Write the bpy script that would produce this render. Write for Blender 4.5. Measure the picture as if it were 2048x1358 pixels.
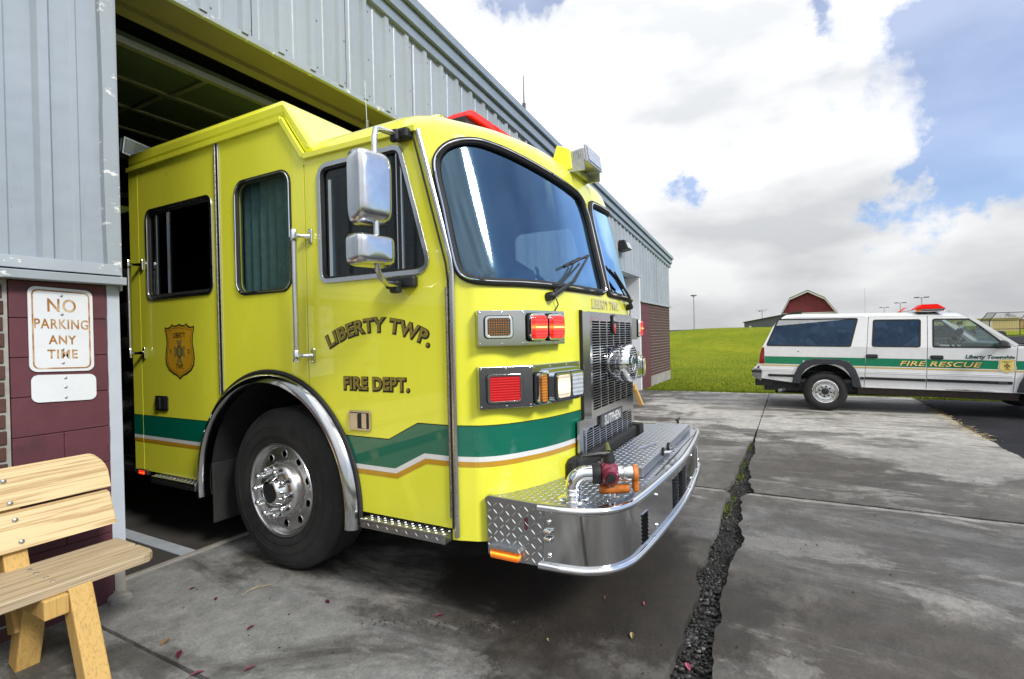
import bpy, bmesh, math, random
from mathutils import Vector, Matrix, noise
from mathutils.geometry import tessellate_polygon
random.seed(7)
R = math.radians
S = bpy.context.scene
COL = S.collection
for o in list(bpy.data.objects): bpy.data.objects.remove(o)

# ------------------------------------------------------------------ camera
cam = bpy.data.cameras.new('camera'); camo = bpy.data.objects.new('camera', cam); COL.objects.link(camo)
RB = ((0.47793594, -0.87809785, -0.02283447), (-0.01551859, 0.01755078, -0.99972553), (0.8782576, 0.47815912, -0.00523869))
m = Matrix.Identity(4)
for i in range(3):
    m[i][0] = RB[0][i]; m[i][1] = -RB[1][i]; m[i][2] = -RB[2][i]
m[2][3] = 1.46
camo.matrix_world = m
cam.sensor_width = 36; cam.lens = 36 * 1025.175 / 2048
cam.clip_start = 0.05; cam.clip_end = 3000
S.camera = camo
def raydir(u, v):
    d = Vector(((u - 1024), (v - 679), 1025.175))
    return Vector([sum(RB[k][i] * d[k] for k in range(3)) for i in range(3)]).normalized()

# ------------------------------------------------------------------ world / sky
SUN_EL, SUN_AZ = R(38), R(196)          # azimuth from +Y clockwise
sun_dir = Vector((math.sin(SUN_AZ) * math.cos(SUN_EL), math.cos(SUN_AZ) * math.cos(SUN_EL), math.sin(SUN_EL)))
W = bpy.data.worlds.new('World'); S.world = W; W.use_nodes = True
nt = W.node_tree; nt.nodes.clear()
def N(t, **k):
    n = nt.nodes.new(t)
    for a, b in k.items(): setattr(n, a, b)
    return n
def L(a, b): nt.links.new(a, b)
def mth(op, a, b=None, c=None):
    n = N('ShaderNodeMath', operation=op)
    for i, x in enumerate((a, b, c)):
        if x is None: continue
        if isinstance(x, (int, float)): n.inputs[i].default_value = x
        else: L(x, n.inputs[i])
    return n.outputs[0]
def ramp(fac, stops, interp='LINEAR'):
    n = N('ShaderNodeValToRGB'); n.color_ramp.interpolation = interp
    e = n.color_ramp.elements
    while len(e) < len(stops): e.new(0.5)
    for i, (p, c) in enumerate(stops):
        e[i].position = p; e[i].color = c if len(c) == 4 else (*c, 1)
    L(fac, n.inputs[0]); return n.outputs[0]
def mixc(fac, a, b, blend='MIX'):
    n = N('ShaderNodeMix', data_type='RGBA', blend_type=blend)
    for s, x in ((n.inputs[0], fac), (n.inputs[6], a), (n.inputs[7], b)):
        if isinstance(x, (int, float)): s.default_value = x
        elif isinstance(x, tuple): s.default_value = (*x[:3], 1)
        else: L(x, s)
    return n.outputs[2]
sky = N('ShaderNodeTexSky', sky_type='NISHITA', sun_disc=False, sun_elevation=SUN_EL, sun_rotation=SUN_AZ)
sky.air_density = 1.0; sky.dust_density = 0.6; sky.ozone_density = 1.6
tc = N('ShaderNodeTexCoord'); DIR = tc.outputs['Generated']
sep = N('ShaderNodeSeparateXYZ'); L(DIR, sep.inputs[0])
den = mth('ADD', mth('MAXIMUM', sep.outputs[2], 0.0), 0.16)
cmb = N('ShaderNodeCombineXYZ'); L(mth('DIVIDE', sep.outputs[0], den), cmb.inputs[0]); L(mth('DIVIDE', sep.outputs[1], den), cmb.inputs[1])
cmb.inputs[2].default_value = 3.7
nz = N('ShaderNodeTexNoise'); nz.inputs['Scale'].default_value = 0.9; nz.inputs['Detail'].default_value = 9; nz.inputs['Roughness'].default_value = 0.56; nz.inputs['Distortion'].default_value = 0.35
L(cmb.outputs[0], nz.inputs['Vector'])
nz2 = N('ShaderNodeTexNoise'); nz2.inputs['Scale'].default_value = 3.2; nz2.inputs['Detail'].default_value = 7; nz2.inputs['Roughness'].default_value = 0.55
L(DIR, nz2.inputs['Vector'])
F = mth('ADD', mth('MULTIPLY', nz.outputs['Fac'], 0.9), 0.24)
F = mth('ADD', F, mth('MULTIPLY', mth('SUBTRACT', nz2.outputs['Fac'], 0.5), 0.85))
wz = N('ShaderNodeTexNoise'); wz.inputs['Scale'].default_value = 5.5; wz.inputs['Detail'].default_value = 7; wz.inputs['Roughness'].default_value = 0.62; L(DIR, wz.inputs['Vector'])
wa_ = N('ShaderNodeVectorMath', operation='MULTIPLY_ADD'); L(wz.outputs['Color'], wa_.inputs[0]); wa_.inputs[1].default_value = (0.34, 0.34, 0.34); wa_.inputs[2].default_value = (-0.17, -0.17, -0.17)
wb_ = N('ShaderNodeVectorMath', operation='ADD'); L(DIR, wb_.inputs[0]); L(wa_.outputs[0], wb_.inputs[1]); WARP = wb_.outputs[0]
# (pixel of the patch, angular radius, weight): negative = blue gap, positive = bank of cloud
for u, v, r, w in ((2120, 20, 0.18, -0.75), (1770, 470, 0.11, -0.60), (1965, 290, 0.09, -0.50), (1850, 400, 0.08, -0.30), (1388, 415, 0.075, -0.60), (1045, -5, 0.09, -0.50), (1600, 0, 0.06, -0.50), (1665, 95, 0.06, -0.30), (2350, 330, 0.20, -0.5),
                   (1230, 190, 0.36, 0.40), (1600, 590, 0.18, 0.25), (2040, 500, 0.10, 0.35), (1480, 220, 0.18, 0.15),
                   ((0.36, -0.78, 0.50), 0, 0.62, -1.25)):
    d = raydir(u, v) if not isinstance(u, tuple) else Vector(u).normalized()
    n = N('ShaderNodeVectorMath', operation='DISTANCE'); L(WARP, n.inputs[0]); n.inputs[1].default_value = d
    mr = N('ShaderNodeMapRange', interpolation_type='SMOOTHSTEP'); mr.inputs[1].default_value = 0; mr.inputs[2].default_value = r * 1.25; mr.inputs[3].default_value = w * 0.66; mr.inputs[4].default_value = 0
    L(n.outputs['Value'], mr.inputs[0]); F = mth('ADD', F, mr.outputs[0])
mr = N('ShaderNodeMapRange', interpolation_type='SMOOTHSTEP'); mr.inputs[1].default_value = 0.36; mr.inputs[2].default_value = 0.66
L(F, mr.inputs[0]); CM = mth('MAXIMUM', mr.outputs[0], 0.36)
# thicker cloud is greyer beneath
nz3 = N('ShaderNodeTexNoise'); nz3.inputs['Scale'].default_value = 3.4; nz3.inputs['Detail'].default_value = 8; nz3.inputs['Roughness'].default_value = 0.5
mp = N('ShaderNodeMapping'); mp.inputs['Scale'].default_value = (1, 1, 2.6); mp.inputs['Location'].default_value = (4, 2, 0.3); L(DIR, mp.inputs[0]); L(mp.outputs[0], nz3.inputs['Vector'])
CC = ramp(nz3.outputs['Fac'], [(0.36, (0.285, 0.292, 0.301)), (0.48, (0.355, 0.360, 0.367)), (0.60, (0.435, 0.437, 0.440))])
blue = mixc(1.0, sky.outputs[0], (0.027, 0.041, 0.060), 'MULTIPLY')
zf = mth('MULTIPLY_ADD', mth('MAXIMUM', sep.outputs[2], 0.0), 0.92, 0.60)
CCz = N('ShaderNodeVectorMath', operation='SCALE'); L(CC, CCz.inputs[0]); L(zf, CCz.inputs['Scale'])
tot = mixc(CM, blue, CCz.outputs[0])
bg = N('ShaderNodeBackground'); L(tot, bg.inputs[0]); bg.inputs[1].default_value = 1.0
wo = N('ShaderNodeOutputWorld'); L(bg.outputs[0], wo.inputs[0])

# ------------------------------------------------------------------ sun, exposure
sl = bpy.data.lights.new('sun', 'SUN'); sl.energy = 1.05; sl.angle = R(12); sl.color = (1, 0.95, 0.86)
slo = bpy.data.objects.new('sun', sl); COL.objects.link(slo)
slo.rotation_euler = (-sun_dir).to_track_quat('-Z', 'Y').to_euler(); slo.location = (20, -20, 30)
S.render.engine = 'CYCLES'
S.view_settings.view_transform = 'Standard'; S.view_settings.look = 'None'
S.view_settings.exposure = 1.62; S.view_settings.gamma = 1.0
S.cycles.max_bounces = 8; S.cycles.transparent_max_bounces = 12
S.cycles.caustics_reflective = False; S.cycles.caustics_refractive = False
S.render.resolution_x = 1024; S.render.resolution_y = 679

# ------------------------------------------------------------------ materials
def newmat(name):
    global nt
    M = bpy.data.materials.new(name); M.use_nodes = True; nt = M.node_tree
    return M, nt.nodes['Principled BSDF']
def noise_tex(scale, detail=4, rough=0.5, vec=None, dist=0.0):
    n = N('ShaderNodeTexNoise'); n.inputs['Scale'].default_value = scale; n.inputs['Detail'].default_value = detail
    n.inputs['Roughness'].default_value = rough; n.inputs['Distortion'].default_value = dist
    if vec is not None: L(vec, n.inputs['Vector'])
    return n.outputs['Fac']
def pos(scale=(1, 1, 1), rot=(0, 0, 0), loc=(0, 0, 0), src=None):
    if src is None:
        src = N('ShaderNodeNewGeometry').outputs['Position']
    mp = N('ShaderNodeMapping'); mp.inputs['Scale'].default_value = scale; mp.inputs['Rotation'].default_value = rot; mp.inputs['Location'].default_value = loc
    L(src, mp.inputs[0]); return mp.outputs[0]
def bump(h, strength, dist, b):
    n = N('ShaderNodeBump'); n.inputs['Strength'].default_value = strength; n.inputs['Distance'].default_value = dist
    L(h, n.inputs['Height']); L(n.outputs[0], b.inputs['Normal'])
def mat(name, col, rough=0.5, metal=0.0, coat=0.0, var=0.0, vscale=6, bumps=None, emit=None, spec=0.5, dirt=None):
    M, b = newmat(name)
    b.inputs['Base Color'].default_value = (*col, 1); b.inputs['Roughness'].default_value = rough; b.inputs['Metallic'].default_value = metal
    b.inputs['Coat Weight'].default_value = coat; b.inputs['Coat Roughness'].default_value = 0.04; b.inputs['Specular IOR Level'].default_value = spec
    P = pos() if (var or bumps or dirt) else None
    out = None
    if var:
        f = noise_tex(vscale, 6, 0.6, P)
        out = mixc(ramp(f, [(0.3, (0, 0, 0)), (0.7, (1, 1, 1))]), tuple(c * (1 - var) for c in col), tuple(min(1, c * (1 + var)) for c in col))
    if dirt:
        f = noise_tex(dirt[1], 8, 0.65, P)
        k = ramp(f, [(dirt[2], (0, 0, 0)), (dirt[3], (1, 1, 1))])
        out = mixc(k, out if out is not None else col, dirt[0])
    if out is not None: L(out, b.inputs['Base Color'])
    if var:
        rr = mth('MULTIPLY_ADD', noise_tex(vscale * 0.6, 5, 0.6, P), 0.16, rough - 0.08); L(mth('MAXIMUM', rr, 0.03), b.inputs['Roughness'])
    if bumps: bump(noise_tex(bumps[0], 5, 0.6, P), bumps[1], bumps[2], b)
    if emit: b.inputs['Emission Color'].default_value = (*emit[0], 1); b.inputs['Emission Strength'].default_value = emit[1]
    return M
def glass(name, tint, refl=1.0, rough=0.02, rcol=(1, 1, 1), wavy=0.0):
    M, b = newmat(name)
    nt.nodes.remove(b)
    tr = N('ShaderNodeBsdfTransparent'); tr.inputs[0].default_value = (*tint, 1)
    gl = N('ShaderNodeBsdfGlossy'); gl.inputs['Roughness'].default_value = rough; gl.inputs[0].default_value = (*rcol, 1)
    ge = N('ShaderNodeNewGeometry'); dt = N('ShaderNodeVectorMath', operation='DOT_PRODUCT'); L(ge.outputs['Normal'], dt.inputs[0]); L(ge.outputs['Incoming'], dt.inputs[1])
    k = mth('POWER', mth('SUBTRACT', 1.0, mth('ABSOLUTE', dt.outputs['Value'])), 5.0)
    fr = mth('MULTIPLY_ADD', k, 0.96, 0.04)
    if wavy:
        bp_ = N('ShaderNodeBump'); bp_.inputs['Strength'].default_value = 1.0; bp_.inputs['Distance'].default_value = wavy
        L(noise_tex(1.3, 2, 0.4, pos()), bp_.inputs['Height']); L(bp_.outputs[0], gl.inputs['Normal'])
    mx = N('ShaderNodeMixShader'); L(mth('MINIMUM', mth('MULTIPLY', fr, refl), 1.0), mx.inputs[0]); L(tr.outputs[0], mx.inputs[1]); L(gl.outputs[0], mx.inputs[2])
    L(mx.outputs[0], nt.nodes['Material Output'].inputs[0])
    return M
M = {}
def paint(name, col, rough=0.28, coat=1.0, streak=0.06):
    Mm, b = newmat(name)
    f = noise_tex(1.7, 6, 0.6, pos((1, 1, 0.35)))
    c = mixc(ramp(f, [(0.3, (0, 0, 0)), (0.7, (1, 1, 1))]), tuple(x * (1 - streak) for x in col), tuple(min(1, x * (1 + streak)) for x in col))
    L(c, b.inputs['Base Color'])
    L(mth('MULTIPLY_ADD', noise_tex(9, 4, 0.6, pos()), 0.16, rough - 0.06), b.inputs['Roughness'])
    b.inputs['Coat Weight'].default_value = coat; b.inputs['Coat Roughness'].default_value = 0.025
    bump(noise_tex(420, 2, 0.5, pos()), 0.05, 0.001, b)
    return Mm
M['lime'] = paint('lime_paint', (0.88, 0.885, 0.06))
M['green'] = paint('green_stripe', (0.0, 0.145, 0.092), 0.3)
M['white_stripe'] = paint('white_stripe', (0.78, 0.79, 0.80))
M['gold'] = paint('gold_stripe', (0.56, 0.30, 0.015), 0.35)
M['suvgreen'] = paint('suv_green', (0.0, 0.21, 0.10), 0.3)
M['suvgold'] = paint('suv_gold', (0.60, 0.43, 0.09), 0.35)
M['suvwhite'] = paint('suv_white', (0.80, 0.81, 0.83), 0.25)
M['black'] = mat('black_plastic', (0.015, 0.016, 0.018), 0.45, var=0.2)
M['rubber'] = mat('rubber', (0.018, 0.018, 0.019), 0.75, var=0.25, vscale=14, bumps=(60, 0.15, 0.002))
M['tyre'] = mat('tyre_rubber', (0.017, 0.0175, 0.018), 0.78, var=0.3, vscale=9, bumps=(90, 0.2, 0.002), dirt=((0.045, 0.043, 0.04), 3.5, 0.55, 0.8))
M['dark'] = mat('dark_interior', (0.02, 0.022, 0.024), 0.8)
M['cabin'] = mat('cabin_vinyl', (0.06, 0.068, 0.075), 0.6, var=0.2)
M['chrome'] = mat('chrome', (0.78, 0.79, 0.80), 0.06, 1.0)
M['steel'] = mat('polished_steel', (0.56, 0.57, 0.58), 0.13, 1.0, var=0.06, vscale=4)
M['satin'] = mat('satin_aluminium', (0.66, 0.67, 0.68), 0.26, 1.0, var=0.03, vscale=5)
M['galv'] = mat('galvanised', (0.5, 0.52, 0.54), 0.45, 1.0, var=0.15, vscale=40)
M['brushed'] = mat('brushed_mirror_shell', (0.62, 0.63, 0.65), 0.2, 1.0, var=0.05, vscale=30)
M['alu'] = mat('tread_plate', (0.44, 0.45, 0.47), 0.30, 1.0, var=0.08, vscale=12)
M['treadbar'] = mat('tread_bars', (0.62, 0.63, 0.65), 0.32, 1.0)
M['slat'] = mat('grille_slat_steel', (0.68, 0.69, 0.70), 0.20, 1.0)
M['void'] = mat('black_void', (0.004, 0.004, 0.005), 0.9, spec=0.1)
M['wheelalu'] = mat('wheel_aluminium', (0.74, 0.74, 0.75), 0.27, 1.0, var=0.06, vscale=8, dirt=((0.20, 0.19, 0.18), 9, 0.58, 0.9))
M['hinge'] = mat('hinge_steel', (0.42, 0.40, 0.36), 0.35, 1.0, var=0.3, vscale=50)
M['red_lens'] = mat('red_lens', (0.55, 0.008, 0.006), 0.12, coat=1, bumps=(160, 0.15, 0.002))
M['red_lit'] = mat('red_lens_lit', (0.75, 0.02, 0.01), 0.15, coat=1, emit=((1.0, 0.05, 0.02), 0.55))
M['glow'] = mat('lamp_filament', (1, 0.4, 0.1), 0.3, emit=((1.0, 0.42, 0.10), 2.2))
M['amber'] = mat('amber_lens', (0.62, 0.20, 0.01), 0.12, coat=1, bumps=(200, 0.2, 0.002))
M['amber_dark'] = mat('amber_lens_dark', (0.040, 0.026, 0.004), 0.1, coat=1)
M['amber_lit'] = mat('amber_lens_lit', (0.8, 0.22, 0.01), 0.15, coat=1, emit=((1.0, 0.22, 0.01), 0.35))
M['head_lit'] = mat('headlamp_lit', (0.9, 0.8, 0.6), 0.2, coat=1, bumps=(70, 0.4, 0.004), emit=((1.0, 0.68, 0.33), 0.42))
M['head_off'] = mat('headlamp_off', (0.62, 0.66, 0.70), 0.1, 0.6, coat=1, bumps=(70, 0.4, 0.004))
def lens_mat(name, base, edge, core, e_edge, e_core, rib=60.0, axis=2, band=0.30):
    Mm, b = newmat(name)
    g = N('ShaderNodeTexCoord').outputs['Generated']; sp = N('ShaderNodeSeparateXYZ'); L(g, sp.inputs[0])
    d = mth('ABSOLUTE', mth('SUBTRACT', sp.outputs[2], 0.5))
    k = N('ShaderNodeMapRange', interpolation_type='SMOOTHSTEP'); k.inputs[1].default_value = band; k.inputs[2].default_value = 0.0; L(d, k.inputs[0])
    P = N('ShaderNodeSeparateXYZ'); L(N('ShaderNodeNewGeometry').outputs['Position'], P.inputs[0])
    w = mth('SINE', mth('MULTIPLY', P.outputs[axis], rib * 6.283))
    w2 = mth('SINE', mth('MULTIPLY', mth('ADD', P.outputs[0], P.outputs[1]), rib * 9.0))
    tex = mth('MULTIPLY_ADD', w, 0.18, mth('MULTIPLY_ADD', w2, 0.10, 0.80))
    n = noise_tex(26, 4, 0.6, pos())
    tex = mth('MULTIPLY', tex, mth('MULTIPLY_ADD', n, 0.9, 0.55))
    b.inputs['Base Color'].default_value = (*base, 1); b.inputs['Roughness'].default_value = 0.12; b.inputs['Coat Weight'].default_value = 1.0; b.inputs['Coat Roughness'].default_value = 0.03
    L(mixc(tex, tuple(x * 0.25 for x in base), base), b.inputs['Base Color'])
    L(mixc(k.outputs[0], edge, core), b.inputs['Emission Color'])
    L(mth('MULTIPLY', tex, mth('MULTIPLY_ADD', k.outputs[0], e_core - e_edge, e_edge)), b.inputs['Emission Strength'])
    bump(mth('ADD', w, mth('MULTIPLY', w2, 0.6)), 0.35, 0.002, b)
    return Mm
M['red_lit'] = lens_mat('red_lens_lit', (0.55, 0.01, 0.006), (1.0, 0.018, 0.008), (1.0, 0.22, 0.03), 0.42, 0.9, band=0.16)
M['red_lens'] = lens_mat('red_lens', (0.62, 0.006, 0.008), (1, 0, 0), (1, 0, 0), 0.0, 0.0, 80)
M['amber'] = lens_mat('amber_lens', (0.60, 0.20, 0.008), (1, 0.3, 0), (1, 0.3, 0), 0.0, 0.02, 70)
M['amber_lit'] = lens_mat('amber_lens_lit', (0.70, 0.17, 0.006), (1.0, 0.15, 0.0), (1.0, 0.36, 0.03), 0.10, 0.75, 70)
M['head_lit'] = lens_mat('headlamp_lit', (0.75, 0.70, 0.60), (1.0, 0.62, 0.28), (1.0, 0.80, 0.48), 0.10, 0.75, 45, band=0.42)
M['head_off'] = lens_mat('headlamp_off', (0.55, 0.60, 0.66), (1, 1, 1), (1, 1, 1), 0.0, 0.0, 45)
M['bar_red'] = mat('light_bar_red', (0.62, 0.008, 0.004), 0.5, spec=0.08, emit=((1.0, 0.02, 0.01), 0.03))
M['bar_amber'] = mat('light_bar_amber', (0.9, 0.25, 0.01), 0.35, spec=0.15)
M['burgundy'] = mat('burgundy_valve', (0.17, 0.010, 0.035), 0.35, coat=0.4, var=0.15, vscale=30)
M['orange'] = mat('orange_strap', (0.55, 0.16, 0.02), 0.6, var=0.25, vscale=40)
M['ltxt'] = mat('gold_leaf_letters', (0.30, 0.235, 0.05), 0.4, 0.3, var=0.3, vscale=60)
M['ktxt'] = mat('black_letters', (0.008, 0.012, 0.010), 0.4)
M['gtxt'] = mat('pale_letters', (0.62, 0.58, 0.34), 0.35)
M['shield'] = mat('shield_gold', (0.62, 0.34, 0.015), 0.4, var=0.12)
M['tan'] = mat('shield_tan', (0.27, 0.20, 0.05), 0.45)
M['suvtxt'] = mat('suv_yellow_letters', (0.78, 0.62, 0.20), 0.4)
M['suvtxtg'] = mat('suv_green_letters', (0.0, 0.06, 0.045), 0.4)
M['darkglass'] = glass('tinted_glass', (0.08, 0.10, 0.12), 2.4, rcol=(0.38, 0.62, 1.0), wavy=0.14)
M['sideglass'] = glass('side_glass', (0.52, 0.58, 0.58), 1.1)
M['rearglass'] = glass('crew_glass', (0.30, 0.34, 0.34), 1.2)
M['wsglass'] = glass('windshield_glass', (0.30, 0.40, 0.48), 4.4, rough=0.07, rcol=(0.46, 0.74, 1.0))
M['suvglass'] = glass('suv_glass', (0.86, 0.92, 0.92), 1.0)
M['curtain'] = mat('teal_curtain', (0.10, 0.17, 0.17), 0.8, var=0.2, vscale=20)
M['siding'] = None
def siding_mat():
    Mm, b = newmat('weathered_siding')
    base = mixc(ramp(noise_tex(1.1, 6, 0.6, pos((1, 1, 0.25))), [(0.3, (0, 0, 0)), (0.7, (1, 1, 1))]), (0.29, 0.335, 0.385), (0.39, 0.43, 0.475))
    gr = ramp(noise_tex(3.2, 9, 0.7, pos((3, 3, 0.5))), [(0.56, (0, 0, 0)), (0.78, (1, 1, 1))])
    base = mixc(mth('MULTIPLY', gr, 0.4), base, (0.20, 0.23, 0.27))
    spk = ramp(noise_tex(46, 3, 0.7, pos()), [(0.715, (0, 0, 0)), (0.75, (1, 1, 1))])
    base = mixc(spk, base, (0.10, 0.10, 0.10))
    L(base, b.inputs['Base Color']); b.inputs['Roughness'].default_value = 0.42; b.inputs['Metallic'].default_value = 0.15
    h = mth('ADD', noise_tex(1.6, 3, 0.5, pos((1, 1, 1.6))), mth('MULTIPLY', noise_tex(14, 4, 0.6, pos()), 0.05))
    bump(h, 0.5, 0.03, b)
    return Mm
M['siding'] = siding_mat()
def flaky(name, base, under, scale=9, t=(0.60, 0.63), rough=0.5):
    Mm, b = newmat(name)
    c = mixc(ramp(noise_tex(3, 6, 0.6, pos()), [(0.35, (0, 0, 0)), (0.7, (1, 1, 1))]), tuple(x * 0.85 for x in base), base)
    k = ramp(noise_tex(scale, 9, 0.7, pos((1, 1, 2.4))), [(t[0], (0, 0, 0)), (t[1], (1, 1, 1))])
    L(mixc(k, c, under), b.inputs['Base Color']); b.inputs['Roughness'].default_value = rough
    bump(k, 0.5, 0.002, b)
    return Mm
M['trim'] = flaky('flaking_grey_trim', (0.35, 0.395, 0.44), (0.74, 0.75, 0.76))
M['jamb'] = flaky('chipped_white_jamb', (0.52, 0.57, 0.66), (0.12, 0.06, 0.04), 14, (0.70, 0.73))
M['header'] = flaky('stained_header_paint', (0.15, 0.14, 0.13), (0.08, 0.055, 0.03), 5, (0.62, 0.80))
M['fascia'] = mat('grey_fascia', (0.27, 0.325, 0.39), 0.4, 0.2, var=0.1, vscale=3)
M['fascia_dark'] = mat('fascia_shadow_gap', (0.04, 0.045, 0.05), 0.6)
M['cmu'] = mat('maroon_block', (0.105, 0.030, 0.042), 0.62, var=0.14, vscale=7, bumps=(130, 0.35, 0.004), dirt=((0.055, 0.022, 0.026), 4, 0.55, 0.8))
M['cmu_joint'] = mat('maroon_joint', (0.075, 0.022, 0.031), 0.8, bumps=(90, 0.3, 0.003))
def brick_mat():
    Mm, b = newmat('dark_brick')
    oi = N('ShaderNodeObjectInfo').outputs['Random']
    c = mixc(oi, (0.055, 0.024, 0.02), (0.11, 0.044, 0.034))
    c = mixc(ramp(noise_tex(5, 6, 0.6, pos()), [(0.35, (0, 0, 0)), (0.7, (1, 1, 1))]), c, (0.075, 0.038, 0.032))
    L(c, b.inputs['Base Color']); b.inputs['Roughness'].default_value = 0.8
    bump(noise_tex(60, 5, 0.6, pos()), 0.4, 0.006, b); return Mm
M['brick'] = brick_mat()
M['mortar'] = mat('mortar', (0.36, 0.35, 0.33), 0.9, var=0.2, vscale=12, bumps=(80, 0.4, 0.004))
M['concrete_foot'] = mat('footing_concrete', (0.27, 0.255, 0.235), 0.9, var=0.25, vscale=6, bumps=(60, 0.4, 0.006))
M['white_paint'] = mat('white_door_paint', (0.66, 0.68, 0.72), 0.45, var=0.06, vscale=3)
M['sign_white'] = mat('sign_white', (0.70, 0.73, 0.78), 0.45, var=0.05, vscale=5, dirt=((0.45, 0.40, 0.30), 5, 0.66, 0.9))
def fade_mat(name, a, b_, c):
    Mm, b = newmat(name)
    k = noise_tex(9, 4, 0.6, pos())
    L(ramp(k, [(0.34, a), (0.5, b_), (0.66, c)]), b.inputs['Base Color']); b.inputs['Roughness'].default_value = 0.5; return Mm
M['sign_text'] = fade_mat('faded_orange_print', (0.60, 0.50, 0.36), (0.36, 0.16, 0.03), (0.26, 0.09, 0.015))
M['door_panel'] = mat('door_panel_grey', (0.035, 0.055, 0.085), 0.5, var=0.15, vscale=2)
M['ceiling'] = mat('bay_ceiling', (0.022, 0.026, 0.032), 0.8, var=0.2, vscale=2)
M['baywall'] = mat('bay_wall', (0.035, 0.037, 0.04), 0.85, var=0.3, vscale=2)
M['tube'] = mat('fluorescent_tube_off', (0.62, 0.60, 0.36), 0.35)
M['barnred'] = mat('barn_red', (0.17, 0.022, 0.028), 0.7, var=0.15, vscale=3)
M['barnwhite'] = mat('barn_trim', (0.55, 0.54, 0.50), 0.7)
M['barnroof'] = mat('barn_roof', (0.16, 0.16, 0.14), 0.8)
M['greymetal'] = mat('dark_grey_metal', (0.10, 0.11, 0.125), 0.55, 0.2, var=0.1)
M['tanbrick'] = mat('tan_brick', (0.50, 0.34, 0.17), 0.85, var=0.12, vscale=0.6)
M['bark'] = mat('bark', (0.085, 0.075, 0.065), 0.9, var=0.3, vscale=5)
M['leafred'] = mat('maroon_leaf', (0.10, 0.010, 0.025), 0.5, var=0.3, vscale=60)
M['leafbrown'] = mat('brown_leaf', (0.22, 0.12, 0.045), 0.7, var=0.3, vscale=60)
M['leafpink'] = mat('pink_petal', (0.40, 0.10, 0.17), 0.6, var=0.2, vscale=60)
M['straw'] = mat('dry_straw', (0.42, 0.33, 0.16), 0.7, var=0.2, vscale=30)
def wood_mat(name, a, b_, knot, axis_scale, rot=(0, 0, 0), weather=0.0, ring=0.20):
    Mm, b = newmat(name)
    oi = N('ShaderNodeObjectInfo').outputs['Random']
    add = N('ShaderNodeVectorMath', operation='ADD'); L(N('ShaderNodeNewGeometry').outputs['Position'], add.inputs[0])
    cb = N('ShaderNodeCombineXYZ'); L(mth('MULTIPLY', oi, 9.0), cb.inputs[0]); L(mth('MULTIPLY', oi, 5.0), cb.inputs[2]); L(cb.outputs[0], add.inputs[1])
    v = pos(axis_scale, rot, src=add.outputs[0])
    d = noise_tex(1.0, 3, 0.5, v, 0.6)
    rings = mth('SINE', mth('MULTIPLY', d, 40.0))
    fine = noise_tex(9.0, 6, 0.7, v)
    k = mth('ADD', mth('MULTIPLY', rings, ring), mth('MULTIPLY', fine, 0.95))
    c = ramp(k, [(0.27, b_), (0.45, a), (0.80, tuple(min(1, x * 1.12) for x in a))])
    kn = ramp(noise_tex(2.1, 1, 0.4, pos((1.6, 1.6, 3.5), src=add.outputs[0])), [(0.72, (0, 0, 0)), (0.80, (1, 1, 1))])
    c = mixc(kn, c, knot)
    if weather: c = mixc(mth('MULTIPLY', ramp(noise_tex(4, 6, 0.7, v), [(0.3, (0.4, 0.4, 0.4)), (0.6, (1, 1, 1))]), weather), c, (0.22, 0.215, 0.21))
    L(c, b.inputs['Base Color']); b.inputs['Roughness'].default_value = 0.62
    bump(k, 0.25, 0.003, b); return Mm
M['wood'] = wood_mat('pine_board', (0.66, 0.50, 0.28), (0.44, 0.30, 0.14), (0.10, 0.05, 0.025), (0.5, 20, 20))
M['woodseat'] = wood_mat('weathered_seat_board', (0.50, 0.39, 0.24), (0.32, 0.22, 0.11), (0.12, 0.08, 0.05), (0.5, 20, 20), weather=0.24)
M['woodleg'] = wood_mat('treated_post', (0.55, 0.35, 0.11), (0.36, 0.21, 0.06), (0.10, 0.05, 0.025), (22, 22, 0.5), ring=0.07)
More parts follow.
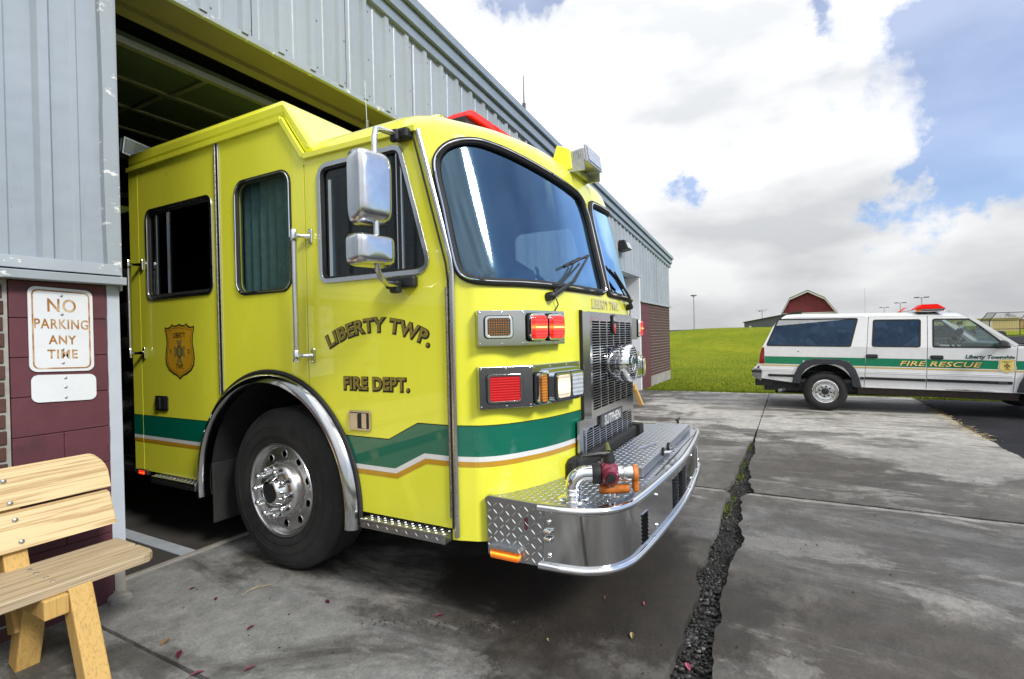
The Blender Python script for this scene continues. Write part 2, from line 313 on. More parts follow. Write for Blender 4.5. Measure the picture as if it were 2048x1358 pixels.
def concrete_mat():
    Mm, b = newmat('apron_concrete')
    P = pos()
    def spot(cx, cy, rx, ry, w):
        n = N('ShaderNodeVectorMath', operation='LENGTH'); L(pos((1 / rx, 1 / ry, 0), (0, 0, 0), (-cx / rx, -cy / ry, 0)), n.inputs[0])
        e = mth('ADD', n.outputs['Value'], mth('MULTIPLY', mth('SUBTRACT', noise_tex(max(1.5, 1.1 / rx), 9, 0.68, P), 0.5), 2.6))
        q = N('ShaderNodeMapRange', interpolation_type='SMOOTHSTEP'); q.inputs[1].default_value = 1.12; q.inputs[2].default_value = 0.78; q.inputs[3].default_value = 0; q.inputs[4].default_value = w
        L(e, q.inputs[0]); return q.outputs[0]
    c = mixc(ramp(noise_tex(0.8, 8, 0.66, P), [(0.36, (0, 0, 0)), (0.64, (1, 1, 1))]), (0.044, 0.041, 0.038), (0.108, 0.104, 0.099))
    c = mixc(spot(11.0, -0.5, 3.6, 3.5, 0.85), c, (0.31, 0.304, 0.292))
    c = mixc(spot(7.8, -1.5, 1.5, 1.3, 0.8), c, (0.25, 0.244, 0.232))
    c = mixc(spot(4.1, -0.7, 0.8, 1.8, 0.6), c, (0.108, 0.110, 0.115))
    c = mixc(spot(1.5, 2.5, 0.95, 1.8, 0.85), c, (0.185, 0.192, 0.197))
    c = mixc(spot(-2.2, 1.0, 2.6, 3.0, 0.9), c, (0.26, 0.258, 0.25))  # unseen pale patch, added to bounce light onto the truck side
    st = noise_tex(1.1, 9, 0.68, pos((1.25, 0.5, 1), (0, 0, 0.12), (3, 1, 0)), 0.4)
    damp = ramp(st, [(0.50, (0, 0, 0)), (0.58, (1, 1, 1))])
    c = mixc(mth('MULTIPLY', damp, 0.70), c, (0.030, 0.026, 0.022))
    sc = ramp(noise_tex(1.35, 9, 0.70, pos((1.7, 0.6, 1), (0, 0, 0.1), (7, 4, 2)), 0.6), [(0.55, (0, 0, 0)), (0.61, (1, 1, 1))])
    c = mixc(mth('MULTIPLY', sc, 0.6), c, (0.21, 0.206, 0.198))
    brown = mth('MAXIMUM', spot(2.2, -1.0, 1.25, 1.2, 0.75), spot(6.35, -0.15, 1.0, 0.95, 0.72))
    c = mixc(brown, c, (0.034, 0.0285, 0.023))
    oil = spot(2.95, 1.05, 0.95, 0.98, 0.94)
    c = mixc(oil, c, (0.017, 0.0138, 0.0105))
    oil = mth('MAXIMUM', oil, brown)
    pale = mth('MAXIMUM', spot(2.5, 0.02, 0.12, 0.10, 0.5), spot(3.95, -0.05, 0.20, 0.40, 0.5))
    pale = mth('MAXIMUM', pale, mth('MAXIMUM', spot(1.92, 1.32, 0.07, 0.13, 0.5), spot(7.1, -1.5, 0.9, 0.7, 0.75)))
    c = mixc(pale, c, (0.185, 0.182, 0.176))
    sx_ = N('ShaderNodeSeparateXYZ'); L(P, sx_.inputs[0])
    def worn(x0, w, k):
        e = mth('ADD', mth('ABSOLUTE', mth('SUBTRACT', sx_.outputs[0], x0)), mth('MULTIPLY', mth('SUBTRACT', noise_tex(5, 8, 0.7, P), 0.5), w * 3))
        q = N('ShaderNodeMapRange'); q.inputs[1].default_value = w; q.inputs[2].default_value = w * 0.5; q.inputs[3].default_value = 0; q.inputs[4].default_value = k; L(e, q.inputs[0]); return q.outputs[0]
    c = mixc(mth('MAXIMUM', worn(9.16, 0.05, 0.75), mth('MAXIMUM', worn(5.06, 0.05, 0.5), worn(8.1, 0.035, 0.4))), c, (0.26, 0.257, 0.25))
    mo_ = ramp(noise_tex(6.5, 9, 0.72, P), [(0.30, (0.62, 0.62, 0.62)), (0.5, (0.95, 0.95, 0.95)), (0.72, (1.35, 1.33, 1.30))])
    c = mixc(1.0, c, mo_, 'MULTIPLY')
    fi_ = ramp(noise_tex(70, 4, 0.75, P), [(0.30, (1.00, 0.99, 0.97)), (0.70, (1.72, 1.69, 1.63))])
    c = mixc(1.0, c, fi_, 'MULTIPLY')
    vo = N('ShaderNodeTexVoronoi'); vo.inputs['Scale'].default_value = 30; L(P, vo.inputs['Vector'])
    gr = ramp(noise_tex(180, 3, 0.7, P), [(0.35, (0, 0, 0)), (0.75, (1, 1, 1))])
    c = mixc(mth('MULTIPLY', gr, 0.16), c, (0.24, 0.235, 0.225))
    sp = ramp(noise_tex(55, 3, 0.6, P), [(0.70, (0, 0, 0)), (0.74, (1, 1, 1))])
    c = mixc(mth('MULTIPLY', sp, 0.7), c, (0.03, 0.028, 0.025))
    L(c, b.inputs['Base Color'])
    wet = mth('MAXIMUM', mth('MULTIPLY', damp, 0.8), oil)
    L(mth('SUBTRACT', 0.80, mth('MULTIPLY', wet, 0.28)), b.inputs['Roughness']); b.inputs['Specular IOR Level'].default_value = 0.3
    h = mth('ADD', noise_tex(220, 4, 0.7, P), mth('MULTIPLY', noise_tex(12, 6, 0.6, P), 1.6))
    bump(h, 0.6, 0.006, b); return Mm
M['concrete'] = concrete_mat()
M['gravelbase'] = mat('crack_fill', (0.011, 0.0105, 0.0095), 0.9, var=0.5, vscale=20, bumps=(120, 0.6, 0.01))
def stone_mat():
    Mm, b = newmat('pea_gravel')
    g = N('ShaderNodeNewGeometry').outputs['Random Per Island']
    L(ramp(g, [(0.0, (0.010, 0.0095, 0.009)), (0.65, (0.022, 0.021, 0.019)), (0.9, (0.055, 0.052, 0.05)), (1.0, (0.17, 0.165, 0.16))]), b.inputs['Base Color']); b.inputs['Roughness'].default_value = 0.6; return Mm
M['stone'] = stone_mat()
M['asphalt'] = mat('asphalt', (0.020, 0.020, 0.024), 0.9, var=0.4, vscale=1.5, bumps=(160, 0.8, 0.01), dirt=((0.05, 0.05, 0.055), 2.2, 0.60, 0.8), spec=0.15)
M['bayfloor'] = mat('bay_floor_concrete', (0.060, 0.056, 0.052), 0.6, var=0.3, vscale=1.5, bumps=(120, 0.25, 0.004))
M['strip'] = mat('pale_floor_stripe', (0.38, 0.42, 0.47), 0.6, var=0.15, vscale=8)
def grass_ground():
    Mm, b = newmat('lawn')
    c = mixc(ramp(noise_tex(0.35, 7, 0.65, pos()), [(0.33, (0, 0, 0)), (0.68, (1, 1, 1))]), (0.125, 0.180, 0.004), (0.265, 0.275, 0.011))
    c = mixc(ramp(noise_tex(2.4, 7, 0.7, pos()), [(0.40, (0, 0, 0)), (0.72, (1, 1, 1))]), c, (0.135, 0.175, 0.005))
    c = mixc(ramp(noise_tex(0.9, 8, 0.7, pos((1, 1, 1), (0, 0, 0), (5, 5, 0))), [(0.62, (0, 0, 0)), (0.72, (1, 1, 1))]), c, (0.10, 0.085, 0.03))
    L(c, b.inputs['Base Color']); b.inputs['Roughness'].default_value = 0.9; b.inputs['Specular IOR Level'].default_value = 0.1
    bump(noise_tex(9, 8, 0.75, pos()), 0.8, 0.12, b); return Mm
M['lawn'] = grass_ground()
def blade_mat():
    Mm, b = newmat('grass_blade')
    g = N('ShaderNodeNewGeometry').outputs['Random Per Island']
    c = ramp(g, [(0.0, (0.045, 0.105, 0.003)), (0.5, (0.105, 0.170, 0.004)), (0.9, (0.20, 0.225, 0.009)), (1.0, (0.30, 0.25, 0.08))])
    L(c, b.inputs['Base Color']); b.inputs['Roughness'].default_value = 0.6; b.inputs['Specular IOR Level'].default_value = 0.2; return Mm
M['blade'] = blade_mat()

# ------------------------------------------------------------------ mesh helpers
ORG = {}
class MB:
    def __init__(s): s.v = []; s.f = []
    def add(s, vs, fs):
        n = len(s.v); s.v += [tuple(p) for p in vs]; s.f += [tuple(i + n for i in f) for f in fs]; return s
    def box(s, x0, x1, y0, y1, z0, z1):
        if x0 > x1: x0, x1 = x1, x0
        if y0 > y1: y0, y1 = y1, y0
        if z0 > z1: z0, z1 = z1, z0
        return s.add([(x0, y0, z0), (x1, y0, z0), (x1, y1, z0), (x0, y1, z0), (x0, y0, z1), (x1, y0, z1), (x1, y1, z1), (x0, y1, z1)],
                     [(0, 3, 2, 1), (4, 5, 6, 7), (0, 1, 5, 4), (1, 2, 6, 5), (2, 3, 7, 6), (3, 0, 4, 7)])
    def hexa(s, p):   # eight corners like box
        return s.add(p, [(0, 3, 2, 1), (4, 5, 6, 7), (0, 1, 5, 4), (1, 2, 6, 5), (2, 3, 7, 6), (3, 0, 4, 7)])
    def bar(s, a, b, w, h, up=(0, 0, 1)):
        a = Vector(a); b = Vector(b); d = (b - a).normalized(); u = Vector(up)
        x = d.cross(u)
        if x.length < 1e-4: x = d.cross(Vector((1, 0, 0)))
        x.normalize(); y = x.cross(d)
        c = []
        for p in (a, b):
            for i, j in ((-1, -1), (1, -1), (1, 1), (-1, 1)): c.append(p + x * (i * w / 2) + y * (j * h / 2))
        return s.add(c, [(3, 2, 1, 0), (4, 5, 6, 7), (0, 1, 5, 4), (1, 2, 6, 5), (2, 3, 7, 6), (3, 0, 4, 7)])
    def tube(s, pts, r, n=10, closed=False, sx=1.0, sn=1.0, up=None):
        P = [Vector(p) for p in pts]; k = len(P); rings = []
        prev = None
        for i in range(k):
            if closed: t = P[(i + 1) % k] - P[i - 1]
            else: t = P[min(i + 1, k - 1)] - P[max(i - 1, 0)]
            t.normalize()
            if up is not None:
                a = Vector(up); a = a - t * a.dot(t)
                if a.length < 1e-5: a = t.orthogonal()
            elif prev is None: a = t.orthogonal()
            else:
                a = prev - t * prev.dot(t)
                if a.length < 1e-6: a = t.orthogonal()
            a.normalize(); prev = a; b = t.cross(a)
            rr = r[i] if isinstance(r, (list, tuple)) else r
            rings.append([P[i] + (a * (math.cos(q) * sx) + b * (math.sin(q) * sn)) * rr for q in [2 * math.pi * j / n for j in range(n)]])
        vs = [p for rg in rings for p in rg]; fs = []
        m_ = k if closed else k - 1
        for i in range(m_):
            i2 = (i + 1) % k
            for j in range(n):
                fs.append((i * n + j, i * n + (j + 1) % n, i2 * n + (j + 1) % n, i2 * n + j))
        if not closed: fs.append(tuple(range(n))[::-1]); fs.append(tuple((k - 1) * n + j for j in range(n)))
        return s.add(vs, fs)
    def lathe(s, prof, org, axis, n=32, cap=True):
        A = Vector(axis).normalized(); U = A.orthogonal().normalized(); V = A.cross(U); O = Vector(org)
        vs = []; fs = []
        for r, h in prof:
            for j in range(n):
                q = 2 * math.pi * j / n; vs.append(O + A * h + (U * math.cos(q) + V * math.sin(q)) * max(r, 1e-5))
        for i in range(len(prof) - 1):
            for j in range(n): fs.append((i * n + j, i * n + (j + 1) % n, (i + 1) * n + (j + 1) % n, (i + 1) * n + j))
        if cap: fs.append(tuple(range(n))[::-1]); fs.append(tuple((len(prof) - 1) * n + j for j in range(n)))
        return s.add(vs, fs)
    def prism(s, loops, fn, d0, d1):
        """loops: [outer, hole, ...] in 2D, fn(u, v, d) -> xyz; a slab between offsets d0 and d1"""
        tri = tessellate_polygon([[Vector((p[0], p[1], 0)) for p in lp] for lp in loops])
        flat = [p for lp in loops for p in lp]; n = len(flat)
        vs = [fn(p[0], p[1], d0) for p in flat] + [fn(p[0], p[1], d1) for p in flat]
        fs = [tuple(t) for t in tri] + [tuple(i + n for i in t)[::-1] for t in tri]
        b = 0
        for lp in loops:
            k = len(lp)
            for i in range(k): fs.append((b + i, b + (i + 1) % k, n + b + (i + 1) % k, n + b + i))
            b += k
        return s.add(vs, fs)
    def sheet(s, loops, fn, d):
        tri = tessellate_polygon([[Vector((p[0], p[1], 0)) for p in lp] for lp in loops])
        return s.add([fn(p[0], p[1], d) for lp in loops for p in lp], [tuple(t) for t in tri])
    def build(s, name, material, parent=None, smooth=True, bevel=None, angle=38, kind=None, seg=2):
        o3 = ORG.get(parent.name, Vector((0, 0, 0))) if parent else Vector((0, 0, 0))
        me = bpy.data.meshes.new(name)
        me.from_pydata([(p[0] - o3.x, p[1] - o3.y, p[2] - o3.z) for p in s.v], [], s.f)
        bm = bmesh.new(); bm.from_mesh(me); bmesh.ops.recalc_face_normals(bm, faces=bm.faces); bm.to_mesh(me); bm.free()
        me.materials.append(material)
        if smooth: me.shade_smooth(); me.set_sharp_from_angle(angle=R(angle))
        o = bpy.data.objects.new(name, me); COL.objects.link(o)
        if parent: o.parent = parent; ORG[o.name] = o3
        else: ORG[o.name] = Vector((0, 0, 0))
        if bevel:
            b = o.modifiers.new('bevel', 'BEVEL'); b.width = bevel; b.segments = seg; b.limit_method = 'ANGLE'; b.angle_limit = R(40)
        if kind: o['kind'] = kind
        return o
def thing(name, label, cat, loc=(0, 0, 0), group=None):
    o = bpy.data.objects.new(name, None); COL.objects.link(o); o.location = loc; o.empty_display_size = 0.2
    o['label'] = label; o['category'] = cat
    if group: o['group'] = group
    ORG[o.name] = Vector(loc); return o
def tag(o, label, cat, group=None):
    o['label'] = label; o['category'] = cat
    if group: o['group'] = group
    return o
def copy_tree(o, parent=None, loc=None, label=None):
    c = o.copy(); COL.objects.link(c); c.parent = parent
    if loc is not None: c.location = loc
    if label: c['label'] = label
    for ch in o.children: copy_tree(ch, c)
    return c
def rrect(x0, x1, y0, y1, r, n=6):
    if x0 > x1: x0, x1 = x1, x0
    out = []
    for cx, cy, a in ((x1 - r, y1 - r, 0), (x0 + r, y1 - r, 90), (x0 + r, y0 + r, 180), (x1 - r, y0 + r, 270)):
        for i in range(n + 1):
            q = R(a + 90 * i / n); out.append((cx + r * math.cos(q), cy + r * math.sin(q)))
    return out
def roundpoly(pts, r, n=5):
    out = []; k = len(pts)
    for i in range(k):
        p = Vector(pts[i]); a = Vector(pts[i - 1]); b = Vector(pts[(i + 1) % k])
        rr = r[i] if isinstance(r, (list, tuple)) else r
        d1 = (a - p).normalized(); d2 = (b - p).normalized()
        half = d1.angle(d2) / 2; t = rr / math.tan(half)
        s0 = p + d1 * t; s1 = p + d2 * t
        for j in range(n + 1):
            f = j / n; out.append(tuple((s0 * (1 - f) + p * f) * (1 - f) + (p * (1 - f) + s1 * f) * f))
    return out
def inset(poly, d):
    k = len(poly); ar = sum(poly[i][0] * poly[(i + 1) % k][1] - poly[(i + 1) % k][0] * poly[i][1] for i in range(k))
    sg = 1 if ar > 0 else -1; out = []
    for i in range(k):
        a = Vector(poly[i - 1]); p = Vector(poly[i]); b = Vector(poly[(i + 1) % k])
        t = (b - a)
        if t.length < 1e-9: out.append(poly[i]); continue
        t.normalize(); nrm = Vector((-t.y, t.x)) * sg
        out.append(tuple(p + nrm * d))
    return out
def text_geo(body, size, offset=0.0, extrude=0.0, xs=1.0, shear=0.0, space=1.0, align='CENTER'):
    cu = bpy.data.curves.new('t', 'FONT'); cu.body = body; cu.size = size; cu.offset = offset; cu.extrude = extrude
    cu.align_x = align; cu.shear = shear; cu.space_character = space; cu.resolution_u = 3
    ob = bpy.data.objects.new('t', cu); COL.objects.link(ob)
    dg = bpy.context.evaluated_depsgraph_get(); dg.update()
    me = bpy.data.meshes.new_from_object(ob.evaluated_get(dg))
    vs = [(v.co.x * xs, v.co.y, v.co.z) for v in me.vertices]; fs = [tuple(p.vertices) for p in me.polygons]
    bpy.data.objects.remove(ob); bpy.data.curves.remove(cu); bpy.data.meshes.remove(me)
    return vs, fs
def lettering(name, body, size, fn, material, parent, d=0.0, **k):
    vs, fs = text_geo(body, size, **k)
    groups = [fs]
    if ' ' in body:                                     # each word its own part: cut at the widest gap
        iv = sorted(((min(vs[i][0] for i in f), max(vs[i][0] for i in f), f) for f in fs), key=lambda t: t[0])
        hi = iv[0][1]; best = (0, None)
        for a, b, f in iv:
            if a - hi > best[0]: best = (a - hi, a)
            hi = max(hi, b)
        groups = [[f for a, b, f in iv if a < best[1]], [f for a, b, f in iv if a >= best[1]]]
    for g in groups:
        ids = sorted({i for f in g for i in f}); mp_ = {i: k_ for k_, i in enumerate(ids)}
        o = MB().add([fn(vs[i][0], vs[i][1], d + vs[i][2]) for i in ids], [tuple(mp_[i] for i in f) for f in g]).build(name, material, parent, smooth=False)
    return o

# ================================================================== SETTING
def smooth01(x, a, b):
    t = min(1, max(0, (x - a) / (b - a))); return t * t * (3 - 2 * t)
def terrain(x, y):
    h = -0.14
    h += 0.13 * smooth01(x, 13.1, 13.5)
    h = max(h, -0.14 + 0.13 * smooth01(-y, 30, 60))
    up = smooth01(x, 31, 47) * smooth01(y, -9, -2)
    ext = 1.80 - 0.10 * max(0, y - 4) / 2.4 * smooth01(y, 4, 12)
    h += up * max(0.6, ext) * (1 - 0.5 * smooth01(x, 60, 110))
    h += 0.10 * noise.noise((x * 0.13, y * 0.13, 1.3)) * smooth01(x, 15, 30)
    h -= 0.20 * smooth01(x, 20, 30) * smooth01(-y, 4, 9)
    return h
def axis_pts(segs):
    out = []
    for a, b, st in segs:
        n = max(1, int(round((b - a) / st))); out += [a + (b - a) * i / n for i in range(n)]
    out.append(segs[-1][1]); return out
xs = axis_pts([(-600, -60, 60), (-60, 10, 10), (10, 13, 1), (13, 13.6, 0.15), (13.6, 60, 0.9), (60, 140, 8), (140, 1600, 90)])
ys = axis_pts([(-900, -120, 60), (-120, -30, 9), (-30, 26, 0.9), (26, 120, 8), (120, 900, 60)])
g = MB(); nx, ny = len(xs), len(ys)
g.v = [(x, y, terrain(x, y)) for x in xs for y in ys]
g.f = [(i * ny + j, (i + 1) * ny + j, (i + 1) * ny + j + 1, i * ny + j + 1) for i in range(nx - 1) for j in range(ny - 1)]
go = g.build('ground', M['lawn'], angle=180); go['kind'] = 'structure'

# --- apron slabs with ragged joints
def jag(a, b, n, amp, seed, coarse=1.0):
    """points from a to b (2D), displaced sideways"""
    a = Vector(a); b = Vector(b); d = b - a; nrm = Vector((-d.y, d.x)).normalized(); out = []
    for i in range(n + 1):
        p = a + d * (i / n)
        w = 1 if 0 < i < n else 0
        k = noise.noise((p.x * 3.1 * coarse + seed, p.y * 3.1 * coarse, seed * 1.7)) + 0.5 * noise.noise((p.x * 11 + seed, p.y * 11, 3)) + 0.25 * noise.noise((p.x * 31, p.y * 31, seed))
        out.append(tuple(p + nrm * (k * amp * w)))
    return out
CR = [(-6.0, 0.36, 0.50), (1.3, 0.35, 0.51), (2.25, 0.335, 0.505), (2.6, 0.345, 0.50), (3.05, 0.355, 0.50), (3.5, 0.36, 0.51), (3.95, 0.345, 0.53), (4.25, 0.37, 0.50), (4.66, 0.385, 0.51), (5.0, 0.37, 0.53), (5.12, 0.30, 0.62), (5.3, 0.37, 0.54), (5.7, 0.40, 0.51), (6.2, 0.42, 0.515), (6.9, 0.42, 0.50), (7.5, 0.435, 0.495), (7.7, 0.455, 0.478), (9.12, 0.457, 0.472), (14.4, 0.46, 0.474)]
def crack(x, side):
    for (x0, a0, b0), (x1, a1, b1) in zip(CR, CR[1:]):
        if x0 <= x <= x1:
            t = (x - x0) / (x1 - x0); lo = a0 + (a1 - a0) * t; hi = b0 + (b1 - b0) * t; break
    w = hi - lo
    n1 = noise.noise((x * 2.6, side * 7.7, 0.3)) + 0.45 * noise.noise((x * 7, side * 3.1, 2)) + 0.14 * noise.noise((x * 21, side * 3.1, 4))
    return (hi if side > 0 else lo) + n1 * min(0.05, w * 0.36)
apron = MB().box(-6, 13.35, -2.2, 3.66, -0.13, -0.075).build('apron', M['gravelbase'], smooth=False); apron['kind'] = 'structure'
XJ = [-5.0, 1.30, 5.10, 9.12, 13.40]
JW = [0.0, 0.009, 0.02, 0.010, 0.0]
slabs = []
for i in range(4):
    xa = XJ[i] + JW[i]; xb = XJ[i + 1] - JW[i + 1]
    for side in (1, -1):
        n = 150 if i in (1, 2) else 60
        edge = [(xa + (xb - xa) * k / n, crack(xa + (xb - xa) * k / n, side)) for k in range(n + 1)]
        if side > 0:
            yo = 3.66; amp = [0.001, 0.004, 0.013, 0.006, 0.05]
            pa = jag((xa, yo), (xa, edge[0][1]), 90, amp[i], 3 + i)[0:-1]
            pb = jag((xb, edge[-1][1]), (xb, yo), 90, amp[i + 1], 13 + i)[1:]
            poly = pa + edge + pb
        else:
            yo = -2.2; amp = [0.001, 0.004, 0.013, 0.006, 0.05]
            pa = jag((xa, edge[0][1]), (xa, yo), 90, amp[i], 33 + i)[1:]
            bot = jag((xa, yo), (xb, yo), 120, 0.035, 53 + i)[1:-1]
            pb = jag((xb, yo), (xb, edge[-1][1]), 90, amp[i + 1], 43 + i)[:-1]
            poly = pa + bot + pb + edge[::-1]
        dz = random.uniform(-0.004, 0.0)
        slabs.append(MB().prism([poly], lambda u, v, d: (u, v, d), -0.10, dz).build('slab', M['concrete'], apron, smooth=False))
        slabs[-1].modifiers.new('b', 'BEVEL').width = 0.006
# pea gravel in the crack
ico_v = []; ico_f = []
bm = bmesh.new(); bmesh.ops.create_icosphere(bm, subdivisions=1, radius=1); bm.verts.index_update()
ico_v = [v.co.copy() for v in bm.verts]; ico_f = [tuple(v.index for v in f.verts) for f in bm.faces]; bm.free()
gv = MB(); rnd = random.Random(5)
for k in range(9500):
    x = 1.2 + 6.6 * rnd.random() ** 1.35
    lo, hi = crack(x, -1), crack(x, 1)
    if hi - lo < 0.03: continue
    y = lo - 0.01 + (hi - lo + 0.02) * rnd.random(); r = rnd.choice((0.0025, 0.003, 0.004, 0.006, 0.009))
    z = -0.046 + 0.020 * noise.noise((x * 3, y * 6, 2)) + rnd.random() * 0.006
    e = (rnd.uniform(.7, 1.3), rnd.uniform(.7, 1.3), rnd.uniform(.5, .8)); a = rnd.random() * 6; ca, sa = math.cos(a), math.sin(a)
    gv.add([(x + r * (e[0] * p.x * ca - e[1] * p.y * sa), y + r * (e[0] * p.x * sa + e[1] * p.y * ca), z + r * e[2] * p.z) for p in ico_v], ico_f)
for k in range(420):
    x = rnd.uniform(1.3, 3.4); y = crack(x, -1) + (crack(x, 1) - crack(x, -1)) * rnd.random(); r = rnd.uniform(.006, .012); a = rnd.random() * 6; ca, sa = math.cos(a), math.sin(a)
    gv.add([(x + r * (1.3 * p.x * ca - p.y * sa), y + r * (1.3 * p.x * sa + p.y * ca), -.034 + r * .6 * p.z) for p in ico_v], ico_f)
for k in range(500):                                   # thinner fill in the cross joint, and grit on the slabs
    y = rnd.uniform(-2.1, 1.4); x = 5.10 + rnd.uniform(-0.016, 0.016); r = rnd.choice((0.003, 0.005))
    gv.add([(x + r * p.x, y + r * p.y, -0.022 + r * p.z) for p in ico_v], ico_f)
go = gv.build('gravel', M['stone'], smooth=False, kind='stuff'); tag(go, 'loose dark pea gravel filling the wide crack in the apron', 'gravel')
gb = MB()
for k in range(140):
    xa = 0.6 + 7.0 * k / 140; xb = 0.6 + 7.0 * (k + 1) / 140
    f = lambda x, s: crack(x, s) + s * 0.03
    zz = lambda x: -0.052 + 0.012 * noise.noise((x * 3, 1, 2))
    gb.add([(xa, f(xa, -1), zz(xa)), (xb, f(xb, -1), zz(xb)), (xb, f(xb, 1), zz(xb)), (xa, f(xa, 1), zz(xa))], [(0, 1, 2, 3)])
gb.build('crack_fill', M['gravelbase'], apron)
mo = MB()                                              # moss tufts in the crack
for k in range(420):
    cx = rnd.choice((7.2, 6.3, 5.75, 4.6, 5.0)) + rnd.gauss(0, 0.10); cy = crack(cx, 1) - rnd.random() * 0.05 - 0.005
    a = rnd.random() * 6.28; h = rnd.uniform(.006, .02); w = 0.004
    mo.add([(cx - w * math.cos(a), cy - w * math.sin(a), -0.045), (cx + w * math.cos(a), cy + w * math.sin(a), -0.045), (cx + rnd.uniform(-.01, .01), cy + rnd.uniform(-.01, .01), -0.035 + h)], [(0, 1, 2)])
tag(mo.build('moss', M['blade'], smooth=False, kind='stuff'), 'small green moss tufts growing in the apron crack', 'moss')

# --- asphalt drive beside the apron
asp = MB().prism([jag((-40, -2.17), (13.25, -2.17), 160, 0.05, 71) + jag((13.25, -2.2), (13.0, -9), 40, 0.08, 73)[1:] + [(13.0, -60), (-40, -60)]], lambda u, v, d: (u, v, d), -0.12, -0.012)
ao = asp.build('asphalt_drive', M['asphalt'], smooth=False); ao['kind'] = 'structure'
lot = MB().box(56, 92, -60, -9.5, -0.3, 0.02).build('parking_lot', M['asphalt'], smooth=False); lot['kind'] = 'structure'
path = MB().box(27, 28.6, -60, -6.5, -0.5, -0.13).build('footpath', mat('path_concrete', (0.36, 0.35, 0.33), 0.9), smooth=False); path['kind'] = 'structure'
# dry litter along the asphalt edge
st = MB()
for k in range(650):
    x = rnd.uniform(8.6, 13.3); y = -2.18 + rnd.gauss(0, 0.05) * (1.6 if x > 12 else 1); a = rnd.random() * 6.28; l = rnd.uniform(.02, .07)
    st.add([(x, y, 0.004), (x + l * math.cos(a), y + l * math.sin(a), 0.012), (x + 0.004, y + 0.004, 0.008)], [(0, 1, 2)])
tag(st.build('dry_litter', M['straw'], smooth=False, kind='stuff'), 'dry straw and leaf litter along the asphalt edge', 'litter')

# --- lawn blades near the apron
bl = MB(); rnd = random.Random(11)
def blade(x, y, h, w):
    a = rnd.random() * 6.28; z = terrain(x, y); lx, ly = rnd.gauss(0, .35) * h, rnd.gauss(0, .35) * h
    bl.add([(x - w * math.cos(a), y - w * math.sin(a), z - 0.005), (x + w * math.cos(a), y + w * math.sin(a), z - 0.005), (x + lx, y + ly, z + h)], [(0, 1, 2)])
for k in range(90000):
    x = 13.36 + 36 * rnd.random() ** 2.1; y = -10 + 15.5 * rnd.random() + (x - 13.4) * 0.08
    if y > 3.4 and x < 17: continue
    blade(x, y, rnd.uniform(.03, .065) * (1 - .4 * smooth01(x, 16, 40)), .006)
for k in range(9000):
    x = 13.33 + abs(rnd.gauss(0, .09)) + 0.03 * noise.noise((0, rnd.random() * 30, 0)); y = rnd.uniform(-10, 3.4); blade(x, y, rnd.uniform(.03, .08), .005)
tag(bl.build('grass', M['blade'], smooth=False, kind='stuff'), 'short bright green lawn grass beyond the apron', 'grass')

# ================================================================== FIRE STATION
YW = 3.44
st_ = thing('fire_station', 'grey metal sided fire station with maroon block piers and open bay', 'building', (8, 6, 0))
def roofz(x):     # underside of the rake fascia
    return 4.64 - 0.0785 * (x - 3.6) if x > -2 else 4.64 + 0.44 - 0.0785 * (-2 - x)
BX0, BX1, BY1 = -10.0, 17.0, 19.0
JX0, JX1, HZ = 1.53, 5.25, 3.69
# shell: dark walls and roof behind the cladding
sh = MB()
sh.box(BX0, 1.02, YW + 0.14, YW + 0.30, 0, 4.3); sh.box(1.02, JX0 - 0.06, YW + 0.14, YW + 0.36, 0, 3.69)
sh.box(5.31, 9.6, YW + 0.14, YW + 0.30, 0, 3.69); sh.box(13.42, BX1 - 0.02, YW + 0.14, YW + 0.30, 0, 3.4); sh.box(BX0, 12.5, YW + 0.045, YW + 0.30, HZ + 0.2, 3.98)
sh.box(BX0, 6, YW + 0.10, YW + 0.3, 3.98, 4.4)
sh.box(BX0 - 0.02, BX0 + 0.2, YW + 0.3, BY1, 0, 4.3); sh.box(BX1 - 0.2, BX1 - 0.02, YW + 0.3, BY1, 0, 3.4); sh.box(BX0, BX1, BY1, BY1 + 0.2, 0, 4.3)
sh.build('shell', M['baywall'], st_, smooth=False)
MB().add([(BX0, YW + 0.05, roofz(BX0) + 0.02), (-2, YW + 0.05, roofz(-2) + 0.02), (BX1, YW + 0.05, roofz(BX1) + 0.02), (BX1, BY1, roofz(BX1) + 0.02), (-2, BY1, roofz(-2) + 0.02), (BX0, BY1, roofz(BX0) + 0.02)],
         [(0, 1, 4, 5), (1, 2, 3, 4)]).build('roof', M['galv'], st_, smooth=False)
MB().box(BX0 + 0.2, BX1 - 0.2, YW + 0.32, BY1, 4.15, 4.2).build('ceiling', M['ceiling'], st_, smooth=False) if False else None
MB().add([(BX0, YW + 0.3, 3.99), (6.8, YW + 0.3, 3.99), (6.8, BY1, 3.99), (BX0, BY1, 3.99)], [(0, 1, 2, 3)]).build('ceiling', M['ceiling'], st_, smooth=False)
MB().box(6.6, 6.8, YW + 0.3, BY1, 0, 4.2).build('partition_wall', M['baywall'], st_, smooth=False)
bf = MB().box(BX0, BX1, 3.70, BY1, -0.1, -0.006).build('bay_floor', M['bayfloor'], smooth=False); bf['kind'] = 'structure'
MB().box(2.0, 2.1, 3.72, 12, -0.006, -0.002).build('floor_stripe', M['strip'], bf, smooth=False)
MB().prism([jag((JX0 - 0.03, 3.665), (9.6, 3.665), 80, 0.004, 5) + [(9.6, 3.695), (JX0 - 0.03, 3.70)]], lambda u, v, d: (u, v, d), -0.1, 0.012).build('threshold', M['concrete_foot'], st_, smooth=False)

